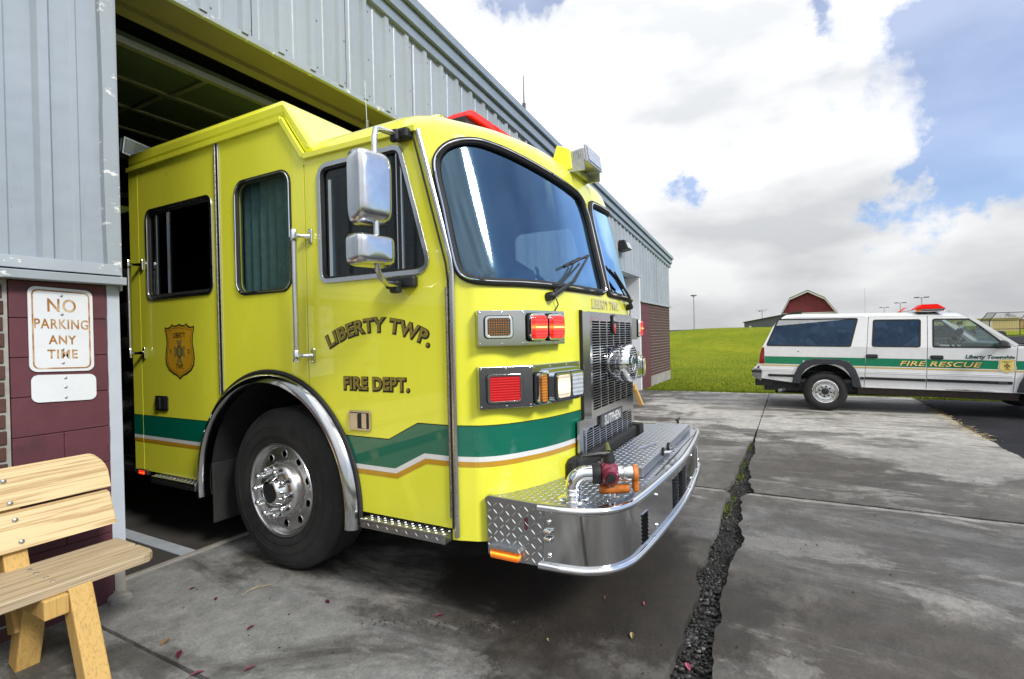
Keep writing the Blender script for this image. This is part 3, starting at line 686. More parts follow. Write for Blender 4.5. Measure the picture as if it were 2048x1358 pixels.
# corrugated siding panels: each panel one mesh with its ribs
def siding_panel(x0, x1, zb, zt, pitch=0.3, origin=3.56, y=YW):
    """zb, zt functions of x"""
    prof = []
    k = math.floor((x0 - origin) / pitch) - 1
    pts = set([x0, x1])
    key = []
    while origin + k * pitch < x1 + pitch:
        c = origin + k * pitch
        key += [(c - 0.040, 0), (c - 0.022, -0.030), (c + 0.022, -0.030), (c + 0.040, 0), (c + 0.12, 0), (c + 0.128, -0.006), (c + 0.15, -0.006), (c + 0.158, 0)]
        k += 1
    key.sort()
    def off(x):
        for (a, p), (b, q) in zip(key, key[1:]):
            if a <= x <= b: return p + (q - p) * (x - a) / (b - a) if b > a else p
        return 0
    xs_ = sorted([x0, x1] + [a for a, _ in key if x0 < a < x1])
    mb = MB(); nzs = 7
    vs = []
    for x in xs_:
        for j in range(nzs):
            z = zb(x) + (zt(x) - zb(x)) * j / (nzs - 1); vs.append((x, y + off(x), z))
    fs = [(i * nzs + j, (i + 1) * nzs + j, (i + 1) * nzs + j + 1, i * nzs + j + 1) for i in range(len(xs_) - 1) for j in range(nzs - 1)]
    mb.add(vs, fs); return mb
zt = lambda x: roofz(x) + 0.03
pan = []
for a, b in ((-9.9, -8), (-8, -6), (-6, -4), (-4, -2.0), (-2.0, -0.58), (-0.58, 0.32), (0.32, JX0 - 0.02)):
    pan.append(siding_panel(a, b + 0.006, lambda x: 1.90, zt, origin=1.205, pitch=0.3).build('siding_panel', M['siding'], st_, angle=12))
for a in range(14):
    x0 = JX0 - 0.02 + 0.915 * a; x1 = min(x0 + 0.915, 13.40)
    zb = (lambda x: HZ) if x1 < 9.7 else (lambda x: 2.99)
    if x0 < 9.6 < x1: zb = lambda x: HZ if x < 9.62 else 2.99
    siding_panel(x0, x1 + 0.006, zb, zt).build('siding_panel', M['siding'], st_, angle=12)
    if x1 >= 13.39: break
for x0 in (13.40, 14.315, 15.23, 16.145):
    x1 = min(x0 + 0.915, 16.98); siding_panel(x0, x1 + 0.004, lambda x: 2.33, zt).build('siding_panel', M['siding'], st_, angle=12)
for a, b in ((5.25, 6.2), (6.2, 7.2), (7.2, 8.2), (8.2, 9.62)):
    siding_panel(a, b + 0.005, lambda x: 1.9, lambda x: HZ).build('siding_panel', M['siding'], st_, angle=12)
# end wall (gable side) siding
MB().box(16.985, 17.02, YW, BY1, 2.3, 3.62).build('end_siding', M['siding'], st_, smooth=False)
# screws
sc = MB()
k = 0
x = 3.56 - 0.3 * 7
while x < 16.9:
    for z in ((HZ + 0.06 if x < 9.6 else 3.05), roofz(x) - 0.10, roofz(x) - 0.55):
        if x < JX0 or z < (HZ if x < 9.6 else 2.4): continue
        sc.lathe([(0.006, 0), (0.006, 0.003), (0.003, 0.005)], (x + 0.065, YW - 0.001, z), (0, -1, 0), 6)
    x += 0.3
sc.build('screws', M['greymetal'], st_, kind='stuff')

# rake fascia: stepped trim following the roof slope
def rake(y0, y1, za, zb_, name, m_, x0=BX0, x1=17.12):
    P = []
    segs = [x0, -2, x1]
    mb = MB()
    for a, b in zip(segs, segs[1:]):
        mb.hexa([(a, y0, roofz(a) + za), (b, y0, roofz(b) + za), (b, y1, roofz(b) + za), (a, y1, roofz(a) + za), (a, y0, roofz(a) + zb_), (b, y0, roofz(b) + zb_), (b, y1, roofz(b) + zb_), (a, y1, roofz(a) + zb_)])
    return mb.build(name, m_, st_, smooth=False)
rake(YW - 0.050, YW + 0.05, 0.00, 0.10, 'rake_trim', M['fascia'])
rake(YW - 0.046, YW + 0.05, 0.10, 0.112, 'rake_shadow_gap', M['fascia_dark'])
rake(YW - 0.095, YW + 0.05, 0.112, 0.235, 'rake_trim', M['fascia'])
rake(YW - 0.090, YW + 0.05, 0.235, 0.247, 'rake_shadow_gap', M['fascia_dark'])
rake(YW - 0.14, YW + 0.10, 0.247, 0.335, 'gutter_cap', M['fascia'])
# header over the bay
MB().box(JX0 - 0.02, 9.6, YW - 0.018, YW + 0.02, HZ - 0.035, HZ + 0.012).build('header_flashing', M['trim'], st_, smooth=False, bevel=0.004)
MB().box(JX0, JX1, YW + 0.02, YW + 0.38, HZ - 0.02, HZ + 0.10).build('header_soffit', M['header'], st_, smooth=False)
MB().box(JX0, JX1, YW + 0.30, YW + 0.40, HZ - 0.055, HZ - 0.02).build('header_lip', M['header'], st_, smooth=False)
# near pier: corner trim, bottom trim, jamb
MB().prism([jag((1.462, 1.86), (1.452, 4.9), 30, 0.004, 4) + [(1.512, 4.9), (1.530, 1.86)]], lambda u, v, d: (u, d, v), YW - 0.045, YW + 0.06).build('corner_trim', M['trim'], st_, smooth=False)
MB().box(1.532, 1.545, YW - 0.02, YW + 0.36, 1.78, HZ).build('jamb_lining', M['trim'], st_, smooth=False)
tb = MB(); tb.hexa([(-9.9, YW - 0.065, 1.862), (1.528, YW - 0.065, 1.862), (1.528, YW + 0.06, 1.862), (-9.9, YW + 0.06, 1.862), (-9.9, YW - 0.05, 1.925), (1.515, YW - 0.05, 1.925), (1.515, YW + 0.06, 1.925), (-9.9, YW + 0.06, 1.925)])
tb.build('siding_base_trim', M['trim'], st_, smooth=False, bevel=0.003)
MB().box(-9.9, 1.540, YW - 0.085, YW + 0.06, 1.808, 1.852).build('drip_ledge', M['trim'], st_, smooth=False, bevel=0.004)
jp = MB().prism([jag((1.472, 0.16), (1.472, 1.806), 60, 0.006, 9) + [(1.536, 1.806), (1.536, 0.17)]], lambda u, v, d: (u, d, v), YW + 0.0, YW + 0.30)
jp.build('door_jamb', M['jamb'], st_, smooth=False)
MB().prism([jag((1.478, 0.02), (1.478, 0.16), 12, 0.01, 19) + jag((1.53, 0.17), (1.532, 0.02), 12, 0.012, 29)], lambda u, v, d: (u, d, v), YW + 0.01, YW + 0.28).build('jamb_base', M['concrete_foot'], st_, smooth=False)
MB().prism([jag((1.44, -0.05), (1.44, 0.03), 6, 0.02, 2) + [(1.48, 0.045), (1.54, 0.028), (1.555, -0.05)]], lambda u, v, d: (u, d, v), YW - 0.06, YW + 0.20).build('concrete_foot', M['concrete_foot'], st_, smooth=True, bevel=0.012)
# maroon block pier
bs = MB().box(1.058, 1.470, YW + 0.006, YW + 0.30, -0.05, 1.806); pier = bs.build('pier', M['cmu_joint'], st_, smooth=False)
for r_ in range(9):
    z0 = 0.0 + r_ * 0.2032 - 0.012; z1 = min(z0 + 0.2032, 1.806)
    cuts = [1.052, 1.472] if r_ % 2 else [1.052, 1.262, 1.472]
    if r_ % 2 == 0 and r_ > 4: cuts = [1.052, 1.472]
    for a, b in zip(cuts, cuts[1:]):
        MB().box(a + 0.0015, b - 0.0015, YW, YW + 0.2, z0 + 0.002, z1 - 0.002).build('block', M['cmu'], pier, smooth=False, bevel=0.003)
# near brick wall left of the pier
bw = MB().box(-9.9, 1.05, YW + 0.010, YW + 0.30, -0.05, 1.806).build('brick_wall', M['mortar'], st_, smooth=False)
brick_me = None
nb = 0
for r_ in range(22):
    z0 = r_ * 0.0813 + 0.006
    xr = 1.030 if r_ % 2 else 1.034
    wlist = [0.202, 0.202, 0.202] if r_ % 2 else [0.098, 0.202, 0.202]
    x1 = xr
    for w in wlist:
        x0 = x1 - w
        if x0 < 0.60: break
        b = MB().box(x0, x1, YW - 0.004 + random.uniform(0, .004), YW + 0.1, z0, z0 + 0.066).build('brick', M['brick'], bw, smooth=False, bevel=0.004); x1 = x0 - 0.011
def brick_run(x0, x1, z0, z1, parent, y=YW):
    m_ = MB(); r_ = 0; z = z0
    while z < z1 - 0.05:
        x = x0 - (0.108 if r_ % 2 else 0)
        while x < x1:
            a, b = max(x, x0), min(x + 0.205, x1)
            if b - a > 0.02: m_.box(a, b, y - 0.003, y + 0.05, z, z + 0.066)
            x += 0.216
        z += 0.0813; r_ += 1
    return m_.build('bricks', M['brick'], parent, smooth=False, kind='stuff')
brick_run(-9.9, 0.585, 0.006, 1.80, bw)
rp_ = MB().box(JX1 + 0.02, 5.70, YW + 0.004, YW + 0.3, -0.05, 1.86).build('pier', M['cmu'], st_, smooth=False)
rw_ = MB().box(5.70, 9.62, YW + 0.010, YW + 0.3, -0.05, 1.86).build('brick_wall', M['mortar'], st_, smooth=False)
brick_run(5.702, 9.60, 0.006, 1.84, rw_)
MB().box(JX1, 9.62, YW - 0.07, YW + 0.06, 1.85, 1.905).build('drip_ledge', M['trim'], st_, smooth=False)
# far wall: door bay, maroon pier, bricks
fp = MB().box(13.40, 14.38, YW + 0.006, YW + 0.3, -0.05, 2.33).build('pier', M['cmu_joint'], st_, smooth=False)
for r_ in range(12):
    z0 = r_ * 0.2032 - 0.012; z1 = min(z0 + 0.2032, 2.33)
    cuts = [13.398, 13.80, 14.20, 14.382] if r_ % 2 else [13.398, 13.60, 14.0, 14.382]
    for a, b in zip(cuts, cuts[1:]): MB().box(a + 0.002, b - 0.002, YW, YW + 0.2, z0 + 0.002, z1 - 0.002).build('block', M['cmu'], fp, smooth=False, bevel=0.003)
fw = MB().box(14.384, 16.985, YW + 0.010, YW + 0.3, 0.28, 2.33).build('brick_wall', M['mortar'], st_, smooth=False)
MB().box(14.384, 17.0, YW + 0.002, YW + 0.3, -0.2, 0.282).build('footing', M['concrete_foot'], st_, smooth=False)
fb = MB()
for r_ in range(25):
    z0 = 0.285 + r_ * 0.0813; sx = 14.388 - (0.11 if r_ % 2 else 0)
    while sx < 16.97:
        a = max(sx, 14.388); b = min(sx + 0.205, 16.98)
        if b - a > 0.02: fb.box(a, b, YW - 0.003, YW + 0.05, z0, z0 + 0.064)
        sx += 0.216
fb.build('bricks', M['brick'], fw, smooth=False, kind='stuff')
MB().box(13.36, 17.04, YW - 0.05, YW + 0.04, 2.29, 2.335).build('drip_ledge', M['trim'], st_, smooth=False)
MB().box(9.6, 13.405, YW - 0.02, YW + 0.3, 2.935, 2.99).build('header_flashing', M['trim'], st_, smooth=False)
MB().box(13.28, 13.395, YW + 0.0, YW + 0.55, -0.05, 2.935).build('door_jamb', M['white_paint'], st_, smooth=False)
MB().box(9.62, 9.74, YW + 0.0, YW + 0.55, -0.05, 2.935).build('door_jamb', M['white_paint'], st_, smooth=False)
sd = MB().box(9.74, 13.28, YW + 0.46, YW + 0.50, -0.05, 2.935).build('closed_bay_door', M['white_paint'], st_, smooth=False)
for k in range(5):
    for c_ in range(4):
        z0 = 0.03 + k * 0.585; x0 = 9.80 + c_ * 0.87
        MB().box(x0, x0 + 0.80, YW + 0.447, YW + 0.462, z0, z0 + 0.52).build('door_section', M['white_paint'], sd, smooth=False, bevel=0.006)
# wall-pack lamp
wp = thing('wall_lamp', 'small dark wall-pack lamp on the far grey siding', 'lamp', (11.6, YW, 3.4))
MB().hexa([(11.42, 3.20, 3.40), (11.78, 3.20, 3.40), (11.78, 3.41, 3.36), (11.42, 3.41, 3.36), (11.42, 3.27, 3.60), (11.78, 3.27, 3.60), (11.78, 3.41, 3.60), (11.42, 3.41, 3.60)]).build('housing', M['black'], wp, smooth=False, bevel=0.015)
MB().hexa([(11.45, 3.185, 3.42), (11.75, 3.185, 3.42), (11.75, 3.20, 3.41), (11.45, 3.20, 3.41), (11.45, 3.235, 3.56), (11.75, 3.235, 3.56), (11.75, 3.26, 3.57), (11.45, 3.26, 3.57)]).build('lens', M['head_off'], wp, smooth=False, bevel=0.01)
# roof antenna
an = thing('roof_antenna', 'thin whip antenna standing on the fire station roof', 'antenna', (7.18, 3.6, 4.7))
MB().tube([(7.18, 3.6, 4.7), (7.18, 3.6, 5.10)], 0.03, 8).build('bracket', M['greymetal'], an)
MB().tube([(7.18, 3.6, 5.08), (7.18, 3.6, 5.54)], [0.012, 0.006], 6).build('whip', M['greymetal'], an)
# raised overhead door, tracks, tube lamp in the bay
od = thing('overhead_door', 'raised sectional overhead door hanging flat inside the open bay', 'door', (3.4, 5.2, 3.6))
for k in range(4):
    y0 = 4.02 + k * 0.62
    MB().box(1.68, 5.1, y0 + 0.004, y0 + 0.612, 3.60 + k * 0.035, 3.635 + k * 0.035).build('door_section', M['door_panel'], od, smooth=False)
    MB().box(1.68, 5.1, y0 + 0.004, y0 + 0.06, 3.555 + k * 0.035, 3.60 + k * 0.035).build('strut', M['galv'], od, smooth=False)
    for x in (2.5, 3.4, 4.3): MB().box(x - 0.02, x + 0.02, y0 + 0.07, y0 + 0.60, 3.585 + k * 0.035, 3.60 + k * 0.035).build('stile', M['galv'], od, smooth=False)
for x in (1.62, 5.14): MB().box(x - 0.025, x + 0.025, 3.85, 7.5, 3.62, 3.70).build('track', M['galv'], od, smooth=False)
fl = thing('tube_lamp', 'unlit two-tube strip lamp under the dark bay ceiling', 'lamp', (3.24, 5.4, 3.95))
MB().box(2.80, 4.00, 5.93, 6.07, 3.92, 3.985).build('housing', M['galv'], fl, smooth=False)
for y in (5.96, 6.04): MB().tube([(2.84, y, 3.90), (3.96, y, 3.90)], 0.018, 8).build('tube', M['tube'], fl)
for k, y in enumerate((5.0, 7.6, 9.6)):
    MB().box(1.0, 6.6, y, y + 0.07, 3.90, 3.985).build('ceiling_joist', M['galv'], st_, smooth=False)
# ---------------- signs on the pier
def frontfn(x0, y0, z0):
    return lambda u, v, d: (x0 + u, y0 - d, z0 + v)
sg = thing('parking_sign', 'rusty white no parking any time sign on the maroon pier', 'sign', (1.265, YW, 1.34))
q = lambda u, v, d: (1.1235 + u + (v - 0.0) * 0.0, YW - 0.004 - d, 1.335 + v - u * 0.035)
MB().prism([rrect(0, 0.278, 0, 0.445, 0.035)], q, 0.0, 0.004).build('panel', M['sign_white'], sg, smooth=False)
MB().prism([rrect(0.014, 0.264, 0.014, 0.431, 0.028), rrect(0.021, 0.257, 0.021, 0.424, 0.023)[::-1]], q, 0.0042, 0.005).build('border', M['sign_text'], sg, smooth=False)
for t, sz, v, xs_ in (('NO', 0.098, 0.318, 0.80), ('PARKING', 0.072, 0.228, 0.72), ('ANY', 0.066, 0.146, 0.80), ('TIME', 0.066, 0.070, 0.85)):
    lettering('lettering', t, sz, lambda x, y, d, v=v: q(0.139 + x, v + y, 0.0044 + d), M['sign_text'], sg, xs=xs_, offset=0.0016, space=1.12)
for v in (0.405, 0.305, 0.118, 0.045): MB().lathe([(0.007, 0), (0.007, 0.002), (0.003, 0.005)], q(0.139, v, 0.004), (0, -1, 0), 10).build('bolt', M['galv'], sg)
s2 = thing('blank_sign', 'small blank white plate with three bolts below the parking sign', 'sign', (1.27, YW, 1.17))
q2 = lambda u, v, d: (1.129 + u, YW - 0.004 - d, 1.176 + v - u * 0.045)
MB().prism([rrect(0, 0.28, 0, 0.143, 0.032)], q2, 0.0, 0.004).build('panel', M['sign_white'], s2, smooth=False)
for v in (0.125, 0.075, 0.02): MB().lathe([(0.007, 0), (0.007, 0.002), (0.003, 0.005)], q2(0.142, v, 0.004), (0, -1, 0), 10).build('bolt', M['galv'], s2)

# ---------------- benches
def bench(name, label, xr, yb, length, sup, bolts=True):
    t = thing(name, label, 'bench', (xr - length / 2, yb, 0))
    xl = xr - length
    # seat: two planks
    for y0, y1, rr in ((yb - 0.338, yb - 0.162, 0.05), (yb - 0.138, yb + 0.045, 0.0)):
        if rr: poly = [(xl, y1)] + [(xr, y1)] + [(xr - 0.0, y0 + 0.06), (xr - 0.008, y0 + 0.03), (xr - 0.03, y0 + 0.008), (xr - 0.06, y0)] + [(xl, y0)]
        else: poly = [(xl, y1), (xr, y1), (xr, y0), (xl, y0)]
        MB().prism([poly], lambda u, v, d: (u, v, d), 0.405, 0.448).build('seat_board', M['woodseat'], t, smooth=False, bevel=0.006)
    # back: two boards leaning back
    def bp(u, v, d):     # u along x, v up the board, d towards the sitter
        return (u, yb + 0.06 + v * 0.33 - d * 0.95, 0.545 + v * 0.945 - d * 0.31)
    for v0, v1, top in ((0.0, 0.164, 0), (0.192, 0.370, 1)):
        e = xr - 0.010 if not top else xr - 0.004
        if top: poly = [(xl, v0), (e, v0)] + [(e - 0.012 * math.sin(a) - 0.055 * (1 - math.cos(a)), v1 - 0.085 + 0.085 * math.sin(a)) for a in [R(x) for x in (0, 20, 40, 60, 75, 90)]] + [(xl, v1)]
        else: poly = [(xl, v0), (e, v0), (e - 0.004, v1), (xl, v1)]
        MB().prism([poly], bp, 0.0, 0.038).build('back_board', M['wood'], t, smooth=False, bevel=0.005)
    for x in sup:
        MB().bar((x, yb + 0.222, 0.87), (x, yb - 0.018, 0.18), 0.088, 0.088, (0, 1, 0)).build('back_post', M['woodleg'], t, smooth=False, bevel=0.006)
        MB().bar((x + 0.09, yb - 0.30, 0.40), (x + 0.09, yb - 0.455, 0.0), 0.088, 0.088, (0, 1, 0)).build('front_leg', M['woodleg'], t, smooth=False, bevel=0.006)
        MB().bar((x + 0.015, yb - 0.09, 0.40), (x + 0.015, yb + 0.04, 0.0), 0.088, 0.088, (0, 1, 0)).build('rear_leg', M['woodleg'], t, smooth=False, bevel=0.006)
        MB().bar((x, yb - 0.36, 0.362), (x, yb + 0.08, 0.362), 0.086, 0.084).build('cross_rail', M['woodleg'], t, smooth=False, bevel=0.006)
        if bolts:
            for v in (0.035, 0.138, 0.218, 0.325):
                p = bp(x + 0.02 - v * 0.10, v, 0.038); MB().lathe([(0.0125, 0), (0.0115, 0.004), (0.007, 0.008), (0.001, 0.0095)], p, (0, -0.95, -0.31), 12).build('bolt', M['galv'], t)
            for y in (yb - 0.27, yb - 0.20, yb - 0.10, yb - 0.03):
                MB().lathe([(0.011, 0), (0.010, 0.001), (0.001, 0.002)], (x + 0.02, y, 0.448), (0, 0, 1), 10).build('bolt', M['galv'], t)
    return t
bench('wooden_bench', 'bolted pine bench in front of the maroon pier by the parking sign', 1.368, 3.10, 1.55, (0.965, 0.05))
bench('wooden_bench', 'distant weathered bench by the far maroon pier beyond the truck', 10.55, 3.15, 1.5, (10.3, 9.25), False)

# ---------------- fallen leaves
def leaf(name, x, y, a, l, mt, label, z=0.004):
    pts = [(-.5, 0), (-.3, .14), (0, .2), (.3, .12), (.5, 0), (.3, -.13), (0, -.19), (-.3, -.12)]
    mb = MB(); ca, sa = math.cos(a), math.sin(a); vs = []
    for i, (u, v) in enumerate(pts): vs.append((x + l * (u * ca - v * sa), y + l * (u * sa + v * ca), z + abs(v) * l * 0.7 + 0.01 * l * i % 0.004))
    vs.append((x, y, z)); mb.add(vs, [(i, (i + 1) % 8, 8) for i in range(8)])
    o = mb.build(name, mt, None, smooth=False); tag(o, label, 'leaf', 'leaves lying on the apron'); return o
LV = [(1.37, 2.72, .4, .08, 'leafbrown', 'curled brown leaf lying nearest the wooden bench'), (1.345, 2.55, .9, .085, 'leafred', 'long maroon leaf on the joint line near the bench'), (1.64, 2.45, .1, .065, 'leafred', 'maroon leaf on pale concrete below the front wheel'),
      (1.43, 2.15, -.3, .07, 'leafred', 'maroon leaf at the bottom edge right of the joint'), (2.0, 2.30, 1.2, .06, 'leafred', 'dark maroon leaf standing on edge below the step'), (2.16, 1.65, -.6, .075, 'leafred', 'maroon leaf on the edge of the dark oil stain'),
      (2.43, .70, .3, .07, 'straw', 'pale dry leaf beside the gravel crack'), (2.75, .72, .2, .05, 'leafpink', 'small reddish leaf in the dark shade under the bumper'), (1.74, 2.91, 1.0, .05, 'leafred', 'tiny dark leaf between bench and front wheel'),
      (2.36, .43, .5, .075, 'leafpink', 'pink leaf lying in the gravel crack'), (1.30, 2.33, -.5, .08, 'leafred', 'maroon leaf lying in the left joint at the frame edge'), (1.75, 3.16, .1, .05, 'leafred', 'flat reddish leaf near the bay threshold'), (2.72, .93, .2, .04, 'leafbrown', 'tiny brown leaf under the bumper corner'),
      (2.27, .385, 1.4, .05, 'leafpink', 'small pink leaf in the crack at the bottom edge'), (2.22, 1.05, .7, .035, 'straw', 'tiny yellow leaf on the dark oil stain'), (1.60, 2.98, .2, .03, 'leafbrown', 'tiny brown leaf right of the bench end')]
for x, y, a, l, mt, lb in LV: leaf('fallen_leaf', x, y, a, l * .78, M[mt], lb, 0.003 if abs(y - .42) > .06 else -0.03)
db = MB()
for k in range(260):
    x = 1.4 + 6 * rnd.random() ** 1.6; y = rnd.uniform(-2, 3.2)
    if crack(x, -1) - .02 < y < crack(x, 1) + .02: continue
    r = rnd.uniform(.002, .006); db.add([(x + r * p.x * 1.4, y + r * p.y, 0.001 + r * .5 * p.z) for p in ico_v], ico_f)
for k in range(260):
    t_ = rnd.random(); x = 1.95 + .55 * t_ + rnd.gauss(0, .025); y = 1.95 - 1.25 * t_ + rnd.gauss(0, .02); r = rnd.uniform(.0015, .004)
    db.add([(x + r * p.x * 1.4, y + r * p.y, 0.001 + r * .5 * p.z) for p in ico_v], ico_f)
tag(db.build('grit', M['stone'], smooth=False, kind='stuff'), 'small grit scattered over the concrete apron', 'grit')
for i, (x, y, a) in enumerate(((1.86, 2.82, -.35), (1.83, 2.80, .15))):
    o = MB().tube([(x, y, .006), (x + .06 * math.cos(a), y + .06 * math.sin(a), .016), (x + .14 * math.cos(a), y + .14 * math.sin(a), .004)], .0015, 5).build('straw_stalk', M['straw']); tag(o, ('bent dry straw stalk' if i else 'straight dry straw stalk') + ' lying in front of the front tyre', 'straw')

# ================================================================== FIRE TRUCK
XC, HW = 3.35, 1.23
XS = XC - HW
TR = thing('fire_truck', 'lime yellow fire truck with green stripe nosing out of the open bay', 'fire truck', (XC, 3.0, 0))
# --- plan curve of the cab front (left half measured, mirrored)
PQ = [(1.23, 1.52), (1.206, 1.43), (1.183, 1.37), (1.117, 1.296), (.992, 1.225), (.814, 1.157), (.549, 1.110), (.27, 1.10), (0, 1.10)]
ctrl = [(XC - q, y) for q, y in PQ] + [(XC + q, y) for q, y in PQ[::-1][1:]]
def catmull(P, n=14):
    P = [Vector(p) for p in P]; out = []
    Q = [P[0] * 2 - P[1]] + P + [P[-1] * 2 - P[-2]]
    Q[0] = P[0] + Vector((0, 0.1)); Q[-1] = P[-1] + Vector((0, 0.1))
    for i in range(1, len(Q) - 2):
        for k in range(n):
            t = k / n; a, b, c, d = Q[i - 1], Q[i], Q[i + 1], Q[i + 2]
            out.append(0.5 * ((2 * b) + (c - a) * t + (2 * a - 5 * b + 4 * c - d) * t * t + (3 * b - a - 3 * c + d) * t ** 3))
    out.append(P[-1]); return out
PL = catmull(ctrl)
for _ in range(6): PL = [PL[0]] + [(PL[i - 1] + PL[i] * 2 + PL[i + 1]) / 4 for i in range(1, len(PL) - 1)] + [PL[-1]]
SL = [0.0]
for a, b in zip(PL, PL[1:]): SL.append(SL[-1] + (b - a).length)
LT = SL[-1]
def plan(s):
    s = min(max(s, 0), LT)
    lo, hi = 0, len(SL) - 1
    while hi - lo > 1:
        md = (lo + hi) // 2
        if SL[md] <= s: lo = md
        else: hi = md
    t = (s - SL[lo]) / max(1e-9, SL[hi] - SL[lo]); p = PL[lo].lerp(PL[hi], t)
    i0, i1 = max(lo - 1, 0), min(hi + 1, len(PL) - 1); tg = (PL[i1] - PL[i0]).normalized()
    return p, Vector((tg.y, -tg.x))          # outward normal
def lean(q, z):
    k = 0.215 + 0.075 * (q / HW) ** 2; t = z - 1.72
    return 0 if t <= 0 else k * (t * t / 0.16 if t < 0.08 else t - 0.04)
def cab(s, z, off=0.0):
    p, n = plan(s); return Vector((p.x + n.x * off, p.y + n.y * off + lean(abs(p.x - XC), z), z))
def s_of(x, y, z):
    y0 = y - lean(abs(x - XC), z); best = min(range(len(PL)), key=lambda i: (PL[i].x - x) ** 2 + (PL[i].y - y0) ** 2); return SL[best]
WS = [(2.148, 1.587, 2.328), (2.160, 1.575, 2.415), (2.207, 1.527, 2.471), (2.298, 1.461, 2.498), (2.388, 1.408, 2.492), (2.575, 1.324, 2.461), (2.841, 1.260, 2.425), (3.119, 1.244, 2.405), (3.262, 1.236, 2.375), (3.305, 1.20, 2.25), (3.310, 1.16, 2.05), (3.318, 1.131, 1.895), (3.318, 1.104, 1.775), (3.27, 1.10, 1.742), (3.10, 1.10, 1.737), (2.82, 1.107, 1.735), (2.566, 1.153, 1.736), (2.355, 1.227, 1.738), (2.212, 1.322, 1.738), (2.156, 1.405, 1.754), (2.141, 1.46, 1.802), (2.141, 1.496, 1.931), (2.145, 1.54, 2.115)]
ws2 = [(s_of(x, y, z), z) for x, y, z in WS]
def closed_smooth(P, n=5):
    P = [Vector(p) for p in P]; k = len(P); out = []
    for i in range(k):
        a, b, c, d = P[i - 1], P[i], P[(i + 1) % k], P[(i + 2) % k]
        for j in range(n):
            t = j / n; out.append(tuple(0.5 * ((2 * b) + (c - a) * t + (2 * a - 5 * b + 4 * c - d) * t * t + (3 * b - a - 3 * c + d) * t ** 3)))
    return out
ws2 = closed_smooth(ws2); ws2r = [(LT - s, z) for s, z in ws2][::-1]
def inside(p, poly):
    c = False; j = len(poly) - 1
    for i in range(len(poly)):
        if (poly[i][1] > p[1]) != (poly[j][1] > p[1]) and p[0] < (poly[j][0] - poly[i][0]) * (p[1] - poly[i][1]) / (poly[j][1] - poly[i][1]) + poly[i][0]: c = not c
        j = i
    return c
ns, nz_ = 230, 150; Z0, Z1 = 0.44, 2.52
sh = MB(); grid = [[cab(LT * i / ns, Z0 + (Z1 - Z0) * j / nz_) for j in range(nz_ + 1)] for i in range(ns + 1)]
sh.v = [tuple(p) for c in grid for p in c]
for i in range(ns):
    for j in range(nz_):
        c = (LT * (i + .5) / ns, Z0 + (Z1 - Z0) * (j + .5) / nz_)
        if c[1] > 1.70 and (inside(c, ws2) or inside(c, ws2r)): continue
        if c[1] < 0.70 and abs(c[0] - LT / 2) < 0.62: continue
        a = i * (nz_ + 1) + j; sh.f.append((a, a + nz_ + 1, a + nz_ + 2, a + 1))
front = sh.build('front_panel', M['lime'], TR, angle=60)
# windshields: pane, gasket and bright bead
for poly in (ws2, ws2r):
    k = len(poly)
    cz = sum(p[1] for p in poly) / k; csx = sum(p[0] for p in poly) / k
    mb = MB(); rings = 14
    for r_ in range(rings + 1):
        f = 1 - r_ / rings
        mb.v += [tuple(cab(csx + (s - csx) * f, cz + (z - cz) * f, -0.006)) for s, z in poly]
    mb.f = [(r_ * k + i, r_ * k + (i + 1) % k, (r_ + 1) * k + (i + 1) % k, (r_ + 1) * k + i) for r_ in range(rings) for i in range(k)]
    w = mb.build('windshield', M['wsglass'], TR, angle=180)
    MB().tube([cab(s, z, 0.004) for s, z in poly], 0.022, 8, closed=True).build('gasket', M['rubber'], w)
    MB().tube([cab(s, z, 0.0235) for s, z in poly], 0.0055, 6, closed=True).build('bead', M['chrome'], w)
# --- front roof: rings folding inward over the top
ring0 = [Vector((XS, y)) for y in (2.62, 2.4, 2.2, 2.0, 1.85)]
base = []
for p in ring0: base.append((p, Vector((-1, 0)), 0))
nsr = 90
for i in range(nsr + 1):
    p, n = plan(LT * i / nsr); base.append((Vector((p.x, p.y + lean(abs(p.x - XC), Z1))), n, abs(n.y)))
for p in ring0[::-1]: base.append((Vector((2 * XC - p.x, p.y)), Vector((1, 0)), 0))
rf = MB(); nr = 9; nb_ = len(base)
for r_ in range(nr + 1):
    a = R(90) * r_ / nr
    for p, n, fy in base:
        ins = (1 - math.cos(a)) * (0.15 + 0.20 * fy) + 0.035 * math.sin(a) * fy
        zz = Z1 + (0.175 + 0.045 * fy * 0) * math.sin(a)
        q_ = p - n * ins; rf.v.append((q_.x, max(q_.y, 0), zz))
rf.f = [(r_ * nb_ + i, r_ * nb_ + i + 1, (r_ + 1) * nb_ + i + 1, (r_ + 1) * nb_ + i) for r_ in range(nr) for i in range(nb_ - 1)]
half = nb_ // 2; nc = 10; b0 = len(rf.v); top = rf.v[nr * nb_:(nr + 1) * nb_]
for i in range(half):
    A, B = Vector(top[i]), Vector(top[nb_ - 1 - i])
    for c in range(nc + 1):
        t = c / nc; p = A.lerp(B, t); p.z += 0.095 * (1 - (2 * t - 1) ** 2) * min(1, (B - A).length / 1.6); rf.v.append(tuple(p))
rf.f += [(b0 + i * (nc + 1) + c, b0 + i * (nc + 1) + c + 1, b0 + (i + 1) * (nc + 1) + c + 1, b0 + (i + 1) * (nc + 1) + c) for i in range(half - 1) for c in range(nc)]
rf.build('front_roof', M['lime'], TR, angle=75)
# --- raised rear roof
prof = [(2.46, 2.60), (2.545, 2.572), (2.735, 2.834), (4.58, 2.834), (4.58, 2.972), (2.735, 2.966)]
MB().prism([prof], lambda u, v, d: (d, u, v), XS - 0.004, 2 * XC - XS + 0.004).build('raised_roof', M['lime'], TR, bevel=0.065, seg=5, angle=50)
